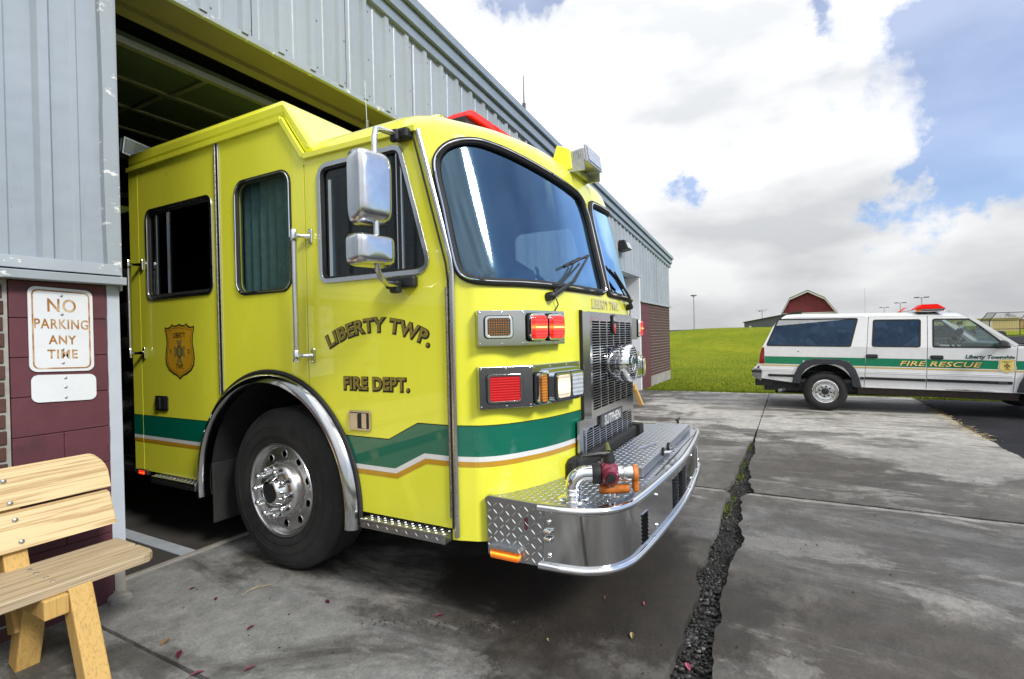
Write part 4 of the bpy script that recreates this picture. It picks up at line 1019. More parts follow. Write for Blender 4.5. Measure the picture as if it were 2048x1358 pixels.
# --- drip rail
rail = [(1.69, 2.555), (2.54, 2.565), (2.735, 2.83), (4.56, 2.832)]
rl = MB()
for (y0, z0), (y1, z1) in zip(rail, rail[1:]): rl.bar((XS - 0.010, y0, z0), (XS - 0.010, y1, z1), 0.034, 0.020, (1, 0, 0))
rl.build('drip_rail', M['lime'], TR, smooth=False, bevel=0.003)
# --- side panels
AC, AZ, AW, AH = 2.905, 0.50, 0.742, 0.756
def arch_z(y): return AZ + AH * math.sqrt(max(0, 1 - ((y - AC) / AW) ** 2))
def arch(y0, y1, n=26):
    a0 = math.acos(max(-1, min(1, (y0 - AC) / AW))); a1 = math.acos(max(-1, min(1, (y1 - AC) / AW)))
    return [(AC + AW * math.cos(a0 + (a1 - a0) * i / n), AZ + AH * math.sin(a0 + (a1 - a0) * i / n)) for i in range(n + 1)]
fdoor = [(1.516, 0.497), (AC - AW, 0.497)] + arch(AC - AW, 2.545) + [(2.545, 2.555), (1.688, 2.548), (1.498, 1.86), (1.513, 1.74)]
mid = arch(2.553, 3.40) + [(3.40, 2.83), (2.735, 2.826), (2.553, 2.566)]
rdoor = arch(3.428, AC + AW) + [(AC + AW, 0.49), (4.425, 0.49), (4.425, 2.828), (3.428, 2.828)]
rpost = [(4.432, 0.49), (4.56, 0.49), (4.56, 2.828), (4.432, 2.828)]
fwin = roundpoly([(2.419, 2.481), (1.812, 2.481), (1.622, 1.813), (2.414, 1.814)], [.07, .06, .07, .05])
mwin = rrect(2.688, 3.208, 1.79, 2.507, 0.075)
rwin = rrect(3.487, 4.31, 1.813, 2.476, 0.055)
def near(u, v, d): return (XS - d, u, v)
def farf(u, v, d): return (2 * XC - XS + d, u, v)
for fn, nearside in ((near, True), (farf, False)):
    for nm, pl, hole in (('front_door', fdoor, fwin), ('crew_panel', mid, mwin), ('rear_door', rdoor, rwin), ('rear_post', rpost, None)):
        lp = [pl] + ([hole[::-1]] if hole else [])
        o = MB().prism(lp, fn, -0.03, 0.0).build(nm, M['lime'], TR, smooth=False)
        if not nearside and hole:
            o['label'] = 'far side door or panel'
            del o['label']
        if hole:
            MB().prism([pl, hole[::-1]], fn, -0.042, -0.032).build('liner', M['cabin'], o, smooth=False)
            MB().prism([inset(hole, -0.004)], fn, -0.020, -0.014).build('window_pane', (M['suvglass'] if nm == 'crew_panel' or not nearside else M['rearglass'] if nm == 'rear_door' else M['sideglass']), o, smooth=False)
            if nm == 'crew_panel':
                bld = MB(); n = 40
                for i in range(n + 1):
                    y = 2.66 + .58 * i / n
                    for z in (1.70, 2.54): x_, y_, z_ = fn(y, z, -.075 - .012 * math.sin(i * 1.1)); bld.v.append((x_, y_, z_))
                bld.f = [(2 * i, 2 * i + 2, 2 * i + 3, 2 * i + 1) for i in range(n)]; bld.build('window_curtain', M['curtain'], o)
            if nearside:
                if nm == 'front_door':
                    MB().prism([inset(hole, -0.017), inset(hole, 0.010)[::-1]], fn, -0.02, 0.009).build('window_frame', M['satin'], o, smooth=False, bevel=0.003)
                    MB().prism([inset(hole, 0.0102), inset(hole, 0.022)[::-1]], fn, -0.02, 0.001).build('window_seal', M['rubber'], o, smooth=False)
                    for y, w_ in ((1.838, .006), (1.806, .010)): MB().box(XS + .004, XS + .016, y - w_ / 2, y + w_ / 2, 1.82, 2.475).build('window_divider', M['satin'], o, smooth=False)
                    MB().box(XS + .006, XS + .018, 1.810, 1.835, 1.82, 2.475).build('divider_seal', M['rubber'], o, smooth=False)
                    MB().box(XS + .010, XS + .03, 2.335, 2.36, 1.83, 2.40).build('slide_rail', M['satin'], o, smooth=False)
                elif nm == 'crew_panel':
                    MB().prism([inset(hole, -0.020), inset(hole, 0.004)[::-1]], fn, -0.02, 0.008).build('window_gasket', M['rubber'], o, smooth=False, bevel=0.004)
                    MB().tube([fn(u, v, 0.009) for u, v in inset(hole, -0.006)], 0.0045, 6, closed=True).build('bead', M['chrome'], o)
                else:
                    MB().prism([inset(hole, -0.014), inset(hole, 0.010)[::-1]], fn, -0.02, 0.008).build('window_frame', M['satin'], o, smooth=False, bevel=0.003)
                    MB().prism([inset(hole, 0.0102), inset(hole, 0.028)[::-1]], fn, -0.02, -0.002).build('window_seal', M['rubber'], o, smooth=False)
                    MB().box(XS + .004, XS + .016, 4.045, 4.06, 1.82, 2.47).build('window_divider', M['chrome'], o, smooth=False)
                    MB().box(XS + .010, XS + .022, 4.20, 4.225, 1.83, 2.44).build('slide_rail', M['satin'], o, smooth=False)
        if nearside: globals()['o_' + nm] = o
# structure behind the gaps, cabin shell
ins = MB()
for x0, x1 in ((XS + 0.044, XS + 0.06), (2 * XC - XS - 0.06, 2 * XC - XS - 0.044)):
    ins.box(x0, x1, 2.52, 2.66, 1.3, 2.55); ins.box(x0, x1, 3.38, 3.45, 1.3, 2.8); ins.box(x0, x1, 4.40, 4.5, 0.5, 2.8); ins.box(x0, x1, 1.50, 1.60, 0.6, 1.8)
ins.box(XS + .05, 2 * XC - XS - .05, 4.50, 4.55, .5, 2.85)
ins.box(XS + .05, 2 * XC - XS - .05, 1.6, 4.5, 1.26, 1.29)
ins.box(XS + .05, 2 * XC - XS - .05, 1.60, 2.2, .60, .63)
ins.box(XS + .25, 2 * XC - XS - .25, 1.75, 4.5, 2.50, 2.52)
ins.build('cabin_shell', M['cabin'], TR, smooth=False)
MB().box(XS + .10, 2 * XC - XS - .10, 1.36, 1.72, 1.25, 1.66).build('dashboard', M['cabin'], TR, smooth=False, bevel=0.04)
MB().box(XC - .38, XC + .38, 1.75, 3.2, 1.26, 1.72).build('engine_cover', M['cabin'], TR, smooth=False, bevel=0.05)
for sx in (XS + .50, 2 * XC - XS - .50):
    st_o = MB().box(sx - .24, sx + .24, 2.05, 2.50, 1.26, 1.50).build('front_seat', M['cabin'], TR, bevel=0.04, smooth=False)
    MB().box(sx - .23, sx + .23, 2.46, 2.58, 1.46, 2.10).build('backrest', M['cabin'], st_o, bevel=0.04, smooth=False)
    MB().box(sx - .13, sx + .13, 2.47, 2.57, 2.11, 2.32).build('headrest', M['cabin'], st_o, bevel=0.03, smooth=False)
sw = [(4.07 + .21 * math.cos(a), 1.86 + .08 * math.sin(a) + .02, 1.80 + .19 * math.sin(a)) for a in [2 * math.pi * i / 24 for i in range(24)]]
swo = MB().tube(sw, .016, 8, closed=True).build('steering_wheel', M['black'], TR); MB().tube([(4.07, 1.86, 1.80), (4.07, 1.65, 1.55)], .03, 8).build('steering_column', M['black'], swo)
MB().hexa([(2.98, 1.58, 1.66), (3.42, 1.62, 1.66), (3.42, 1.68, 1.66), (2.98, 1.64, 1.66), (3.02, 1.64, 2.00), (3.46, 1.68, 1.95), (3.46, 1.72, 1.95), (3.02, 1.68, 2.00)]).build('dash_terminal', M['black'], TR, smooth=False, bevel=0.01)
MB().box(3.55, 3.86, 1.60, 1.72, 1.66, 1.80).build('radio_box', M['black'], TR, smooth=False, bevel=0.01)
MB().tube([(3.62, 1.70, 1.78), (3.66, 1.75, 1.98), (3.78, 1.82, 2.02)], .012, 8).build('microphone_stalk', M['black'], TR)
MB().tube([(2.45, 1.75, 1.5), (2.5, 1.72, 1.68), (2.62, 1.6, 1.75)], .02, 8).build('map_lamp', M['black'], TR)
vest = MB().box(2.85, 3.15, 1.36, 1.58, 1.668, 1.75).build('safety_vest', mat('vest_lime', (.5, .6, .1), .7), TR, smooth=False, bevel=.03)
MB().box(2.84, 3.16, 1.42, 1.46, 1.70, 1.757).build('vest_stripe', mat('vest_red', (.6, .05, .04), .7), vest, smooth=False, bevel=.01)
# --- hinges, pillar trim
def hinge(y, z0, z1, w=0.020):
    h = MB(); n = int((z1 - z0) / 0.042)
    for i in range(n):
        a = z0 + (z1 - z0) * i / n; b = z0 + (z1 - z0) * (i + 1) / n - 0.0035
        h.lathe([(0.0085, a), (0.0085, b)], (XS - 0.006, y, 0), (0, 0, 1), 8)
    return h.build('hinge', M['hinge'], TR, angle=50)
hinge(3.421, 1.115, 2.815); MB().box(XS - .010, XS + .002, 3.385, 3.408, 1.13, 2.82).build('edge_trim', M['satin'], TR, smooth=False, bevel=.003)
hinge(1.520, 0.555, 1.72)
pt = [(1.684, 2.545), (1.494, 1.86), (1.488, 1.80), (1.490, 1.70), (1.490, 0.46)]
MB().tube([(XS - .004, y, z) for y, z in pt], 0.014, 8, sn=1.0, sx=0.7, up=(1, 0, 0)).build('pillar_trim', M['satin'], TR)
MB().tube([(XS - .006, 1.512 + (z > 1.8) * 0.29 * (z - 1.8) * 0.96, z) for z in (0.5, 1.75, 1.84, 2.54)], 0.005, 6).build('pillar_seal', M['rubber'], TR)
# --- stripes
def side_stripe(nm, mt, polys, d=0.0022, par=None):
    for pl in polys: MB().prism([pl], near, 0.0005, d).build(nm, mt, par or TR, smooth=False)
def band(y0, y1, a0, a1): return [(y0, a0), (y1, a0), (y1, a1), (y0, a1)]
def archy(z): return AC - AW * math.sqrt(max(0, 1 - ((z - AZ) / AH) ** 2))
def archy2(z): return AC + AW * math.sqrt(max(0, 1 - ((z - AZ) / AH) ** 2))
def dstripe(lo, hi):     # zigzag across the front door
    sh_ = 0.100
    yl = lambda z: archy(z) - 0.006
    k = lambda z: 1.927 - (0.915 - z) * 0.26
    return [(1.531, lo + sh_), (k(lo) - 0.20, lo + sh_), (k(lo), lo), (yl(lo), lo), (yl(hi), hi), (k(hi), hi), (k(hi) - 0.20, hi + sh_), (1.531, hi + sh_)]
def rstripe(lo, hi): return [[(archy2(lo) + .006, lo), (4.423, lo), (4.423, hi), (archy2(hi) + .006, hi)], band(4.434, 4.559, lo, hi)]
G0, G1 = 0.764, 0.916
for nm, mt, lo, hi in (('green_stripe', M['green'], G0, G1), ('white_stripe', M['white_stripe'], G0 - .026, G0 - .0005), ('gold_stripe', M['gold'], G0 - .052, G0 - .0265), ('pinstripe', M['ktxt'], G1 + .0005, G1 + .005)):
    side_stripe(nm, mt, [dstripe(lo, hi)] + rstripe(lo, hi), 0.0022 if nm != 'white_stripe' else 0.0024)
    L0, L1 = lo + .100, hi + .100
    for s0, s1 in ((0.012, LT / 2 - 0.49), (LT / 2 + 0.49, LT - 0.012)):
        n = 40; mb = MB()
        for i in range(n):
            a, b = s0 + (s1 - s0) * i / n, s0 + (s1 - s0) * (i + 1) / n
            mb.add([cab(a, L0, .002), cab(b, L0, .002), cab(b, L1, .002), cab(a, L1, .002)], [(0, 1, 2, 3)])
        mb.build(nm, mt, TR)
# --- lettering on the door
def arcfn(d0, y0, z0, rad):
    def fn(x, y, d):
        a = x / rad; r_ = rad + y
        return near(y0 - r_ * math.sin(a), z0 - rad + r_ * math.cos(a), d0 + d)
    return fn
for mt, off, d in ((M['ktxt'], 0.0055, 0.0014), (M['ltxt'], 0.0, 0.0022)):
    sh_ = 0.004 if off else 0.0
    lettering('lettering', 'LIBERTY TWP.', 0.105, arcfn(d, 2.008 - sh_, 1.510 - sh_, 0.78), mt, o_front_door, offset=off + .003, xs=1.04, space=1.12)
    lettering('lettering', 'FIRE DEPT.', 0.098, lambda x, y, e, d=d, s_=sh_: near(2.022 - s_ - x, 1.186 - s_ + y, d + e), mt, o_front_door, offset=off + .003, xs=0.98, space=1.08)
# --- shield badge
def shield(w, h, n=10):
    half = [(0, 0.50), (0.08, 0.475), (0.17, 0.47), (0.25, 0.50), (0.31, 0.455), (0.40, 0.435), (0.495, 0.45), (0.50, 0.40), (0.455, 0.30), (0.44, 0.16), (0.475, 0.02), (0.50, -0.10), (0.475, -0.24), (0.38, -0.34), (0.24, -0.40), (0.10, -0.44), (0, -0.50)]
    return [(x * w, y * h) for x, y in half] + [(-x * w, y * h) for x, y in half[1:-1][::-1]]
def badge(parent, fn, w, h, outer=None):
    if outer: MB().prism([shield(w * 1.10, h * 1.08)], fn, 0.0012, 0.0018).build('badge_border', outer, parent, smooth=False)
    b = MB().prism([shield(w, h)], fn, 0.0012, 0.0022).build('badge_outline', M['ktxt'] if not outer else M['tan'], parent, smooth=False)
    MB().prism([shield(w * .93, h * .94)], fn, 0.0023, 0.0028).build('badge_field', M['shield'] if not outer else M['suvtxt'], b, smooth=False)
    if not outer: MB().prism([shield(w * .86, h * .88), shield(w * .84, h * .865)[::-1]], fn, 0.0029, 0.0032).build('badge_line', M['ktxt'], b, smooth=False)
    s = h / 0.40
    for t, sz, x, y in (('LIBERTY', .052, 0, .10), ('TWP' if outer else 'TWP.', .052, 0, -.125)) + ((('F', .046, -.115, -.015), ('D', .046, .115, -.015)) if not outer else ()):
        lettering('badge_text', t, sz * s, lambda X, Y, d, x=x, y=y: fn(x * s + X, y * s + Y, 0.0030 + d), M['ktxt'], b, offset=.0012 * s, xs=.8 if not outer else 1.2)
    cr = []       # cross patty emblem
    for k in range(4):
        a0 = k * math.pi / 2
        for da, r_ in ((-.62, .038), (-.52, .088), (-.30, .094), (-.10, .078), (.10, .078), (.30, .094), (.52, .088), (.62, .038)):
            a = a0 + da; cr.append((r_ * s * math.cos(a) * .8, r_ * s * math.sin(a)))
    e = MB().prism([cr], fn, 0.0029, 0.0033).build('badge_emblem', M['tan'], b, smooth=False)
    MB().prism([[(.043 * s * math.cos(q) * .8, .043 * s * math.sin(q)) for q in [2 * math.pi * i / 20 for i in range(20)]], [(.035 * s * math.cos(q) * .8, .035 * s * math.sin(q)) for q in [2 * math.pi * i / 20 for i in range(20)]][::-1]], fn, 0.0034, 0.0038).build('badge_ring', M['ktxt'], b, smooth=False)
    return b
badge(o_rear_door, lambda x, y, d: near(3.908 - x, 1.408 + y, d), 0.375, 0.405)
# --- paddle latches, grab rails
for y, z, par, mt in ((2.135, 1.010, o_front_door, M['satin']), (4.155, 1.022, o_rear_door, M['black'])):
    o = MB().prism([rrect(y - .082, y + .082, z - .055, z + .055, .012)], near, 0.0, 0.010).build('latch', mt, par, smooth=False, bevel=.003)
    MB().prism([rrect(y - .070, y + .070, z - .045, z + .045, .006)], near, .0103, .0115).build('latch_recess', M['black'], o, smooth=False)
    MB().prism([rrect(y + .005, y + .058, z - .042, z + .042, .006)], near, .0116, .022).build('paddle', mt, o, smooth=False, bevel=.004)
    MB().prism([rrect(y - .055, y - .020, z - .042, z + .042, .004)], near, .0116, .014).build('latch_plate', mt, o, smooth=False)
def grab(y, z0, z1):
    o = MB().tube([(XS - .075, y, z0 + .03), (XS - .075, y, z1 - .03)], .0155, 14).build('grab_rail', M['satin'], TR)
    for z in (z0, z1):
        MB().lathe([(.019, -.035), (.021, -.03), (.021, .03), (.017, .037)], (XS - .075, y, z), (0, 0, 1), 14).build('rail_socket', M['chrome'], o)
        MB().tube([(XS - .075, y, z), (XS - .04, y - .02, z), (XS - .003, y - .055, z)], [.018, .011, .017], 8).build('rail_arm', M['chrome'], o)
        MB().box(XS - .014, XS + .001, y - .075, y - .045, z - .043, z + .043).build('rail_foot', M['chrome'], o, smooth=False, bevel=.006)
grab(2.560, 1.375, 2.085); grab(4.44, 1.400, 2.080)
# --- wheel arch ring, liner and mud flap
ar = MB(); sec = [(0.018, .02), (0.018, -.012), (0.006, -.040), (-0.016, -.062), (-0.040, -.066), (-0.052, -.050), (-0.050, -.02), (-0.048, .02)]
na = 60
for i in range(na + 1):
    a = R(-9) + (R(189) + 0) * i / na if False else R(-8) + R(196) * i / na
    for rr, dx in sec: ar.v.append((XS + dx, AC - (AW + rr - .004) * math.cos(a), AZ + (AH + rr - .004) * math.sin(a)))
k = len(sec)
ar.f = [(i * k + j, i * k + j + 1, (i + 1) * k + j + 1, (i + 1) * k + j) for i in range(na) for j in range(k - 1)] + [tuple(range(k)), tuple(na * k + j for j in range(k))[::-1]]
ar.build('fender_ring', M['steel'], TR, angle=60)
rs = MB().tube([(XS - .010, AC - (AW + .022) * math.cos(a), AZ + (AH + .022) * math.sin(a)) for a in [R(-6) + R(192) * i / 50 for i in range(51)]], .012, 8).build('fender_rubber', M['rubber'], TR)
wl = MB(); n = 30
for i in range(n + 1):
    a = R(-8) + R(196) * i / n
    for x in (XS + .02, XS + .80): wl.v.append((x, AC - (AW - .02) * math.cos(a), AZ + (AH - .02) * math.sin(a)))
wl.f = [(2 * i, 2 * i + 1, 2 * i + 3, 2 * i + 2) for i in range(n)]
wl.box(XS + .78, XS + .82, 2.15, 3.66, .5, 1.26)
wl.build('wheel_well', M['rubber'], TR)
MB().box(XS + .02, XS + .46, 3.575, 3.592, .20, .62).build('mud_flap', M['rubber'], TR, smooth=False, bevel=.006)
# --- wheels
def wheel(xo, sgn):
    """xo outer sidewall plane, sgn -1: faces -X"""
    c = (xo, 2.88, .518)
    ax = (sgn, 0, 0)
    T = [(.285, -.012), (.300, .002), (.335, .010), (.390, .014), (.440, .010), (.478, -.004), (.500, -.024), (.512, -.036), (.517, -.045)]
    w_ = .30; tread = []
    for g_ in (.045, .095, .15, .205):
        tread += [(.518, -g_ - .012), (.508, -g_ - .014), (.508, -g_ - .026), (.518, -g_ - .028)]
    prof = T + tread + [(r_, -w_ - h) for r_, h in T[::-1]]
    o = MB().lathe(prof, c, ax, 72, cap=False).build('wheel', M['tyre'], TR, angle=40)
    for rr in (.472, .405, .345): MB().tube([(xo + sgn * (.0145 if rr < .45 else -.002), c[1] + rr * math.cos(q), c[2] + rr * math.sin(q)) for q in [2 * math.pi * i / 64 for i in range(64)]], .0022, 5, closed=True).build('tyre_rib', M['tyre'], o)
    if sgn > 0: return o
    MB().lathe([(.278, -.10), (.284, -.03), (.292, -.004), (.300, .004), (.297, .010), (.286, .010), (.281, .002), (.277, -.012), (.268, -.030), (.262, -.040)], c, ax, 72, cap=False).build('rim', M['wheelalu'], o, angle=60)
    circ = lambda r_, n_, cy=0, cz=0: [(cy + r_ * math.cos(2 * math.pi * i / n_), cz + r_ * math.sin(2 * math.pi * i / n_)) for i in range(n_)]
    holes = [circ(.0235, 14, .224 * math.cos(R(18 + 36 * i)), .224 * math.sin(R(18 + 36 * i)))[::-1] for i in range(10)]
    MB().prism([circ(.264, 60), circ(.182, 48)[::-1]] + holes, lambda u, v, d: (xo + sgn * d, c[1] + u, c[2] + v), -.048, -.036).build('disc', M['wheelalu'], o, smooth=False)
    for i in range(10):
        a = R(18 + 36 * i); MB().tube([(xo + sgn * -.035, c[1] + .224 * math.cos(a) + .0245 * math.cos(q), c[2] + .224 * math.sin(a) + .0245 * math.sin(q)) for q in [2 * math.pi * k_ / 14 for k_ in range(14)]], .0022, 5, closed=True).build('hole_rim', M['chrome'], o)
    MB().lathe([(.190, -.046), (.187, -.034), (.180, -.020), (.172, .006), (.164, .024), (.150, .034), (.120, .036), (.100, .036), (.085, .030)], c, ax, 60, cap=False).build('dish', M['wheelalu'], o, angle=60)
    MB().lathe([(.100, .030), (.093, .040), (.086, .056), (.080, .072), (.072, .082), (.062, .084), (.060, .078)], c, ax, 40, cap=False).build('hub', M['chrome'], o, angle=50)
    MB().lathe([(.061, .076), (.058, .081), (.02, .082), (.001, .082)], c, ax, 32, cap=False).build('hub_cap', M['black'], o)
    MB().lathe([(.27, -.12), (.02, -.12)], c, ax, 32).build('brake_drum', M['dark'], o)
    for i in range(10):
        a = R(36 * i + 4); p = (xo, c[1] + .1430 * math.cos(a), c[2] + .1430 * math.sin(a))
        MB().lathe([(.022, .030), (.0215, .040), (.0185, .046), (.0180, .078), (.0165, .088), (.010, .093), (.001, .094)], p, ax, 14).build('lug_cover', M['chrome'], o, angle=60)
    return o
wheel(XS + .035, -1); wheel(2 * XC - XS - .035, 1)
MB().tube([(XS + .2, 2.88, .518), (2 * XC - XS - .2, 2.88, .518)], .08, 12).build('axle', M['black'], TR)
MB().box(XC - .45, XC - .30, 1.2, 9.5, .55, .80).box(XC + .30, XC + .45, 1.2, 9.5, .55, .80).box(XC - .6, XC + .6, 1.3, 3.6, .62, 1.25).build('chassis', M['black'], TR, smooth=False)
# --- tread plate bars
def tread_bars(poly_test, u0, u1, v0, v1, fn, pitch=.031, l=.013, w=.0030, h=.0022):
    mb = MB(); i = 0; v = v0
    while v < v1:
        u = u0; j = 0
        while u < u1:
            if poly_test(u, v):
                a = R(45) if (i + j) % 2 else R(-45); ca, sa = math.cos(a), math.sin(a)
                loc = [(-l, 0, 0), (-l * .55, -w, 0), (l * .55, -w, 0), (l, 0, 0), (l * .55, w, 0), (-l * .55, w, 0), (-l * .5, 0, h), (l * .5, 0, h)]
                mb.add([fn(u + p * ca - q_ * sa, v + p * sa + q_ * ca, r_) for p, q_, r_ in loc], [(0, 1, 6), (1, 2, 7, 6), (2, 3, 7), (3, 4, 7), (4, 5, 6, 7), (5, 0, 6)])
            u += pitch; j += 1
        v += pitch; i += 1
    return mb
# --- steps
for y0, y1 in ((1.528, 2.10), (3.66, 4.235)):
    o = MB().box(2.062, 2.32, y0, y1, .432, .480).build('step', M['alu'], TR, smooth=False, bevel=.004)
    tread_bars(lambda u, v: True, y0 + .012, y1 - .008, 2.072, 2.16, lambda u, v, d: (v, u, .480 + d), .024, .010, .003, .004).build('tread', M['treadbar'], o, smooth=False, kind='stuff')
    tread_bars(lambda u, v: True, y0 + .016, y1 - .01, .455, .47, lambda u, v, d: (2.062 - d, u, v), .033, .013, .003, .002).build('tread', M['treadbar'], o, smooth=False, kind='stuff')
ml = MB().box(XS - .015, XS + .02, 4.37, 4.50, .455, .497).build('marker_lamp', M['black'], TR, smooth=False, bevel=.006)
MB().box(XS - .024, XS - .012, 4.405, 4.475, .460, .490).build('lens', M['red_lit'], ml, smooth=False, bevel=.004)
# --- bumper
BO = [(2.150, 1.33), (2.150, 1.05), (2.160, .92), (2.182, .826), (2.243, .742), (2.335, .690), (2.460, .665), (2.81, .638), (XC, .618)]
BO = BO + [(2 * XC - x, y) for x, y in BO[::-1][1:]]
def smoothline(P, n=6):
    P = [Vector(p) for p in P]; Q = [P[0] * 2 - P[1]] + P + [P[-1] * 2 - P[-2]]; out = []
    for i in range(1, len(Q) - 2):
        for k_ in range(n):
            t = k_ / n; a, b, c, d = Q[i - 1], Q[i], Q[i + 1], Q[i + 2]
            out.append(0.5 * ((2 * b) + (c - a) * t + (2 * a - 5 * b + 4 * c - d) * t * t + (3 * b - a - 3 * c + d) * t ** 3))
    return out + [P[-1]]
BL = smoothline(BO[1:-1]); nB = len(BL)
BN = []
for i in range(nB):
    t = (BL[min(i + 1, nB - 1)] - BL[max(i - 1, 0)]).normalized(); BN.append(Vector((t.y, -t.x)))
BT, BB_ = .668, .388
bp = TR
bm_ = MB()
for i in range(nB):
    for d, z in ((0, BB_), (0, BT), (-.02, BT), (-.02, BB_)): p = BL[i] + BN[i] * d; bm_.v.append((p.x, p.y, z))
bm_.f = [(i * 4 + j, i * 4 + (j + 1) % 4, (i + 1) * 4 + (j + 1) % 4, (i + 1) * 4 + j) for i in range(nB - 1) for j in range(4)] + [(0, 1, 2, 3), tuple((nB - 1) * 4 + j for j in range(4))[::-1]]
bump_o = bm_.build('bumper', M['steel'], TR, angle=40)
MB().tube([(BL[i].x + BN[i].x * .002, BL[i].y + BN[i].y * .002, BT - .006) for i in range(nB)], .022, 12, up=(0, 0, 1), sx=.85).build('top_rail', M['chrome'], bump_o)
MB().tube([(BL[i].x + BN[i].x * .006, BL[i].y + BN[i].y * .006, BB_ + .004) for i in range(nB)], .018, 12, up=(0, 0, 1)).build('bottom_rail', M['chrome'], bump_o)
# weld seam where the wrap meets the straight bar
# inner flange of the rail and the tread deck
deck_outline = [(p.x - n_.x * .045, p.y - n_.y * .045) for p, n_ in zip(BL, BN)]
MB().prism([[(2.155, 1.345)] + [(p.x - n_.x * .004, p.y - n_.y * .004) for p, n_ in zip(BL, BN)] + [(2 * XC - 2.155, 1.345)]], lambda u, v, d: (u, v, d), .645, .669).build('deck', M['alu'], bump_o, smooth=False)
MB().prism([deck_outline + [(p.x - n_.x * .008, p.y - n_.y * .008) for p, n_ in zip(BL, BN)][::-1]], lambda u, v, d: (u, v, d), .6695, .6725).build('rail_flange', M['steel'], bump_o, smooth=False)
LX0, LX1, LY0, LY1 = 2.80, 4.28, .725, .985
dk = [tuple(p) for p in deck_outline] + [(2 * XC - 2.16, 1.34), (2.16, 1.34)]
dk = [(2.16, 1.34)] + deck_outline + [(2 * XC - 2.16, 1.34)]
tread_bars(lambda u, v: inside((u, v), dk) and not (LX0 - .01 < u < LX1 + .01 and LY0 - .01 < v < LY1 + .01), 2.15, 4.56, .60, 1.34, lambda u, v, d: (u, v, .669 + d)).build('tread', M['treadbar'], bump_o, smooth=False, kind='stuff')
lid = MB().box(LX0, LX1, LY0, LY1, .670, .728).build('hatch_lid', M['alu'], bump_o, smooth=False, bevel=.006)
tread_bars(lambda u, v: True, LX0 + .02, LX1 - .01, LY0 + .02, LY1 - .01, lambda u, v, d: (u, v, .728 + d)).build('tread', M['treadbar'], lid, smooth=False, kind='stuff')
MB().tube([(3.28, LY0 - .004, .712), (3.28, LY0 - .045, .716), (3.30, LY0 - .055, .717), (3.42, LY0 - .055, .717), (3.44, LY0 - .045, .716), (3.44, LY0 - .004, .712)], .008, 8).build('lid_handle', M['chrome'], lid)
for x in (3.28, 3.44): MB().box(x - .012, x + .012, LY0 - .012, LY0 + .004, .690, .742).build('handle_foot', M['black'], lid, smooth=False, bevel=.004)
MB().tube([(3.2, .86, .732), (3.2, .86, .739), (3.42, .80, .739), (3.42, .80, .732)], .006, 6).build('lid_stay', M['galv'], lid)
MB().box(2.86, 4.12, LY0 - .055, LY0 - .049, .669, .6725).build('deck_slot', M['dark'], bump_o, smooth=False)
kn = MB().lathe([(.012, .669), (.010, .70), (.009, .735)], (4.40, .84, 0), (0, 0, 1), 12).build('latch_knob', M['black'], bump_o); MB().box(4.34, 4.46, .83, .85, .733, .752).build('knob_grip', M['black'], kn, smooth=False, bevel=.006)
# side plate of bumper extension
for fn, x_ in ((lambda u, v, d: (2.150 - d, u, v), 0), (lambda u, v, d: (2 * XC - 2.150 + d, u, v), 1)):
    pl = [(1.03, .385), (1.31, .380), (1.33, .40), (1.335, .672), (1.325, .684), (1.022, .676)]
    o = MB().prism([pl], fn, -.02, .004).build('side_plate', M['alu'], bump_o, smooth=False, bevel=.003)
    if x_: continue
    tread_bars(lambda u, v: 1.035 < u < 1.325 and .395 < v < .675 and not (1.12 < u < 1.30 and v < .455), 1.045, 1.33, .405, .68, lambda u, v, d: fn(u, v, .004 + d), .034, .0165, .0036, .003).build('tread', M['treadbar'], o, smooth=False, kind='stuff')
    MB().prism([rrect(1.105, 1.125, .545, .605, .0095)], fn, .0042, .0055).build('tow_slot', M['cmu'], o, smooth=False)
    mk = MB().prism([rrect(1.140, 1.305, .392, .448, .008)], fn, .004, .012).build('marker_base', M['galv'], o, smooth=False)
    MB().prism([rrect(1.145, 1.30, .394, .440, .006)], fn, .012, .032).build('marker_lens', M['amber_lit'], mk, smooth=False, bevel=.005)
    MB().prism([[(1.135, .440), (1.31, .440), (1.30, .458), (1.145, .458)]], fn, .004, .036).build('marker_guard', M['galv'], mk, smooth=False, bevel=.003)
# louvres, bolts
def bpos(x):
    i = min((j for j in range(nB) if BL[j].y < .72), key=lambda j: abs(BL[j].x - x)); return BL[i], BN[i]
for x0, x1, z0, z1, n in ((2.500, 2.590, .425, .575, 8), (3.07, 3.20, .435, .61, 9), (3.225, 3.345, .435, .61, 9), (3.37, 3.49, .435, .61, 9), (4.11, 4.20, .425, .575, 8)):
    lv = MB(); sl_ = MB()
    for i in range(n):
        z = z0 + (z1 - z0) * i / n; h = (z1 - z0) / n
        p0, n0 = bpos(x0); p1, n1 = bpos(x1)
        y0 = p0.y + (x0 - p0.x) * (p1.y - p0.y) / max(1e-6, p1.x - p0.x); y1 = p1.y
        lv.hexa([(x0, y0 - .0022, z), (x1, y1 - .0022, z), (x1, y1 + .01, z), (x0, y0 + .01, z), (x0, y0 - .0022, z + h * .70), (x1, y1 - .0022, z + h * .70), (x1, y1 + .01, z + h * .70), (x0, y0 + .01, z + h * .70)])
        sl_.hexa([(x0, y0 - .0024, z + h * .72), (x1, y1 - .0024, z + h * .72), (x1, y1 + .01, z + h * .72), (x0, y0 + .01, z + h * .72), (x0, y0 - .005, z + h * .80), (x1, y1 - .005, z + h * .80), (x1, y1 + .01, z + h * .98), (x0, y0 + .01, z + h * .98)])
    v_ = lv.build('vent', M['void'], bump_o, smooth=False); sl_.build('vent_louvres', M['steel'], v_, smooth=False)
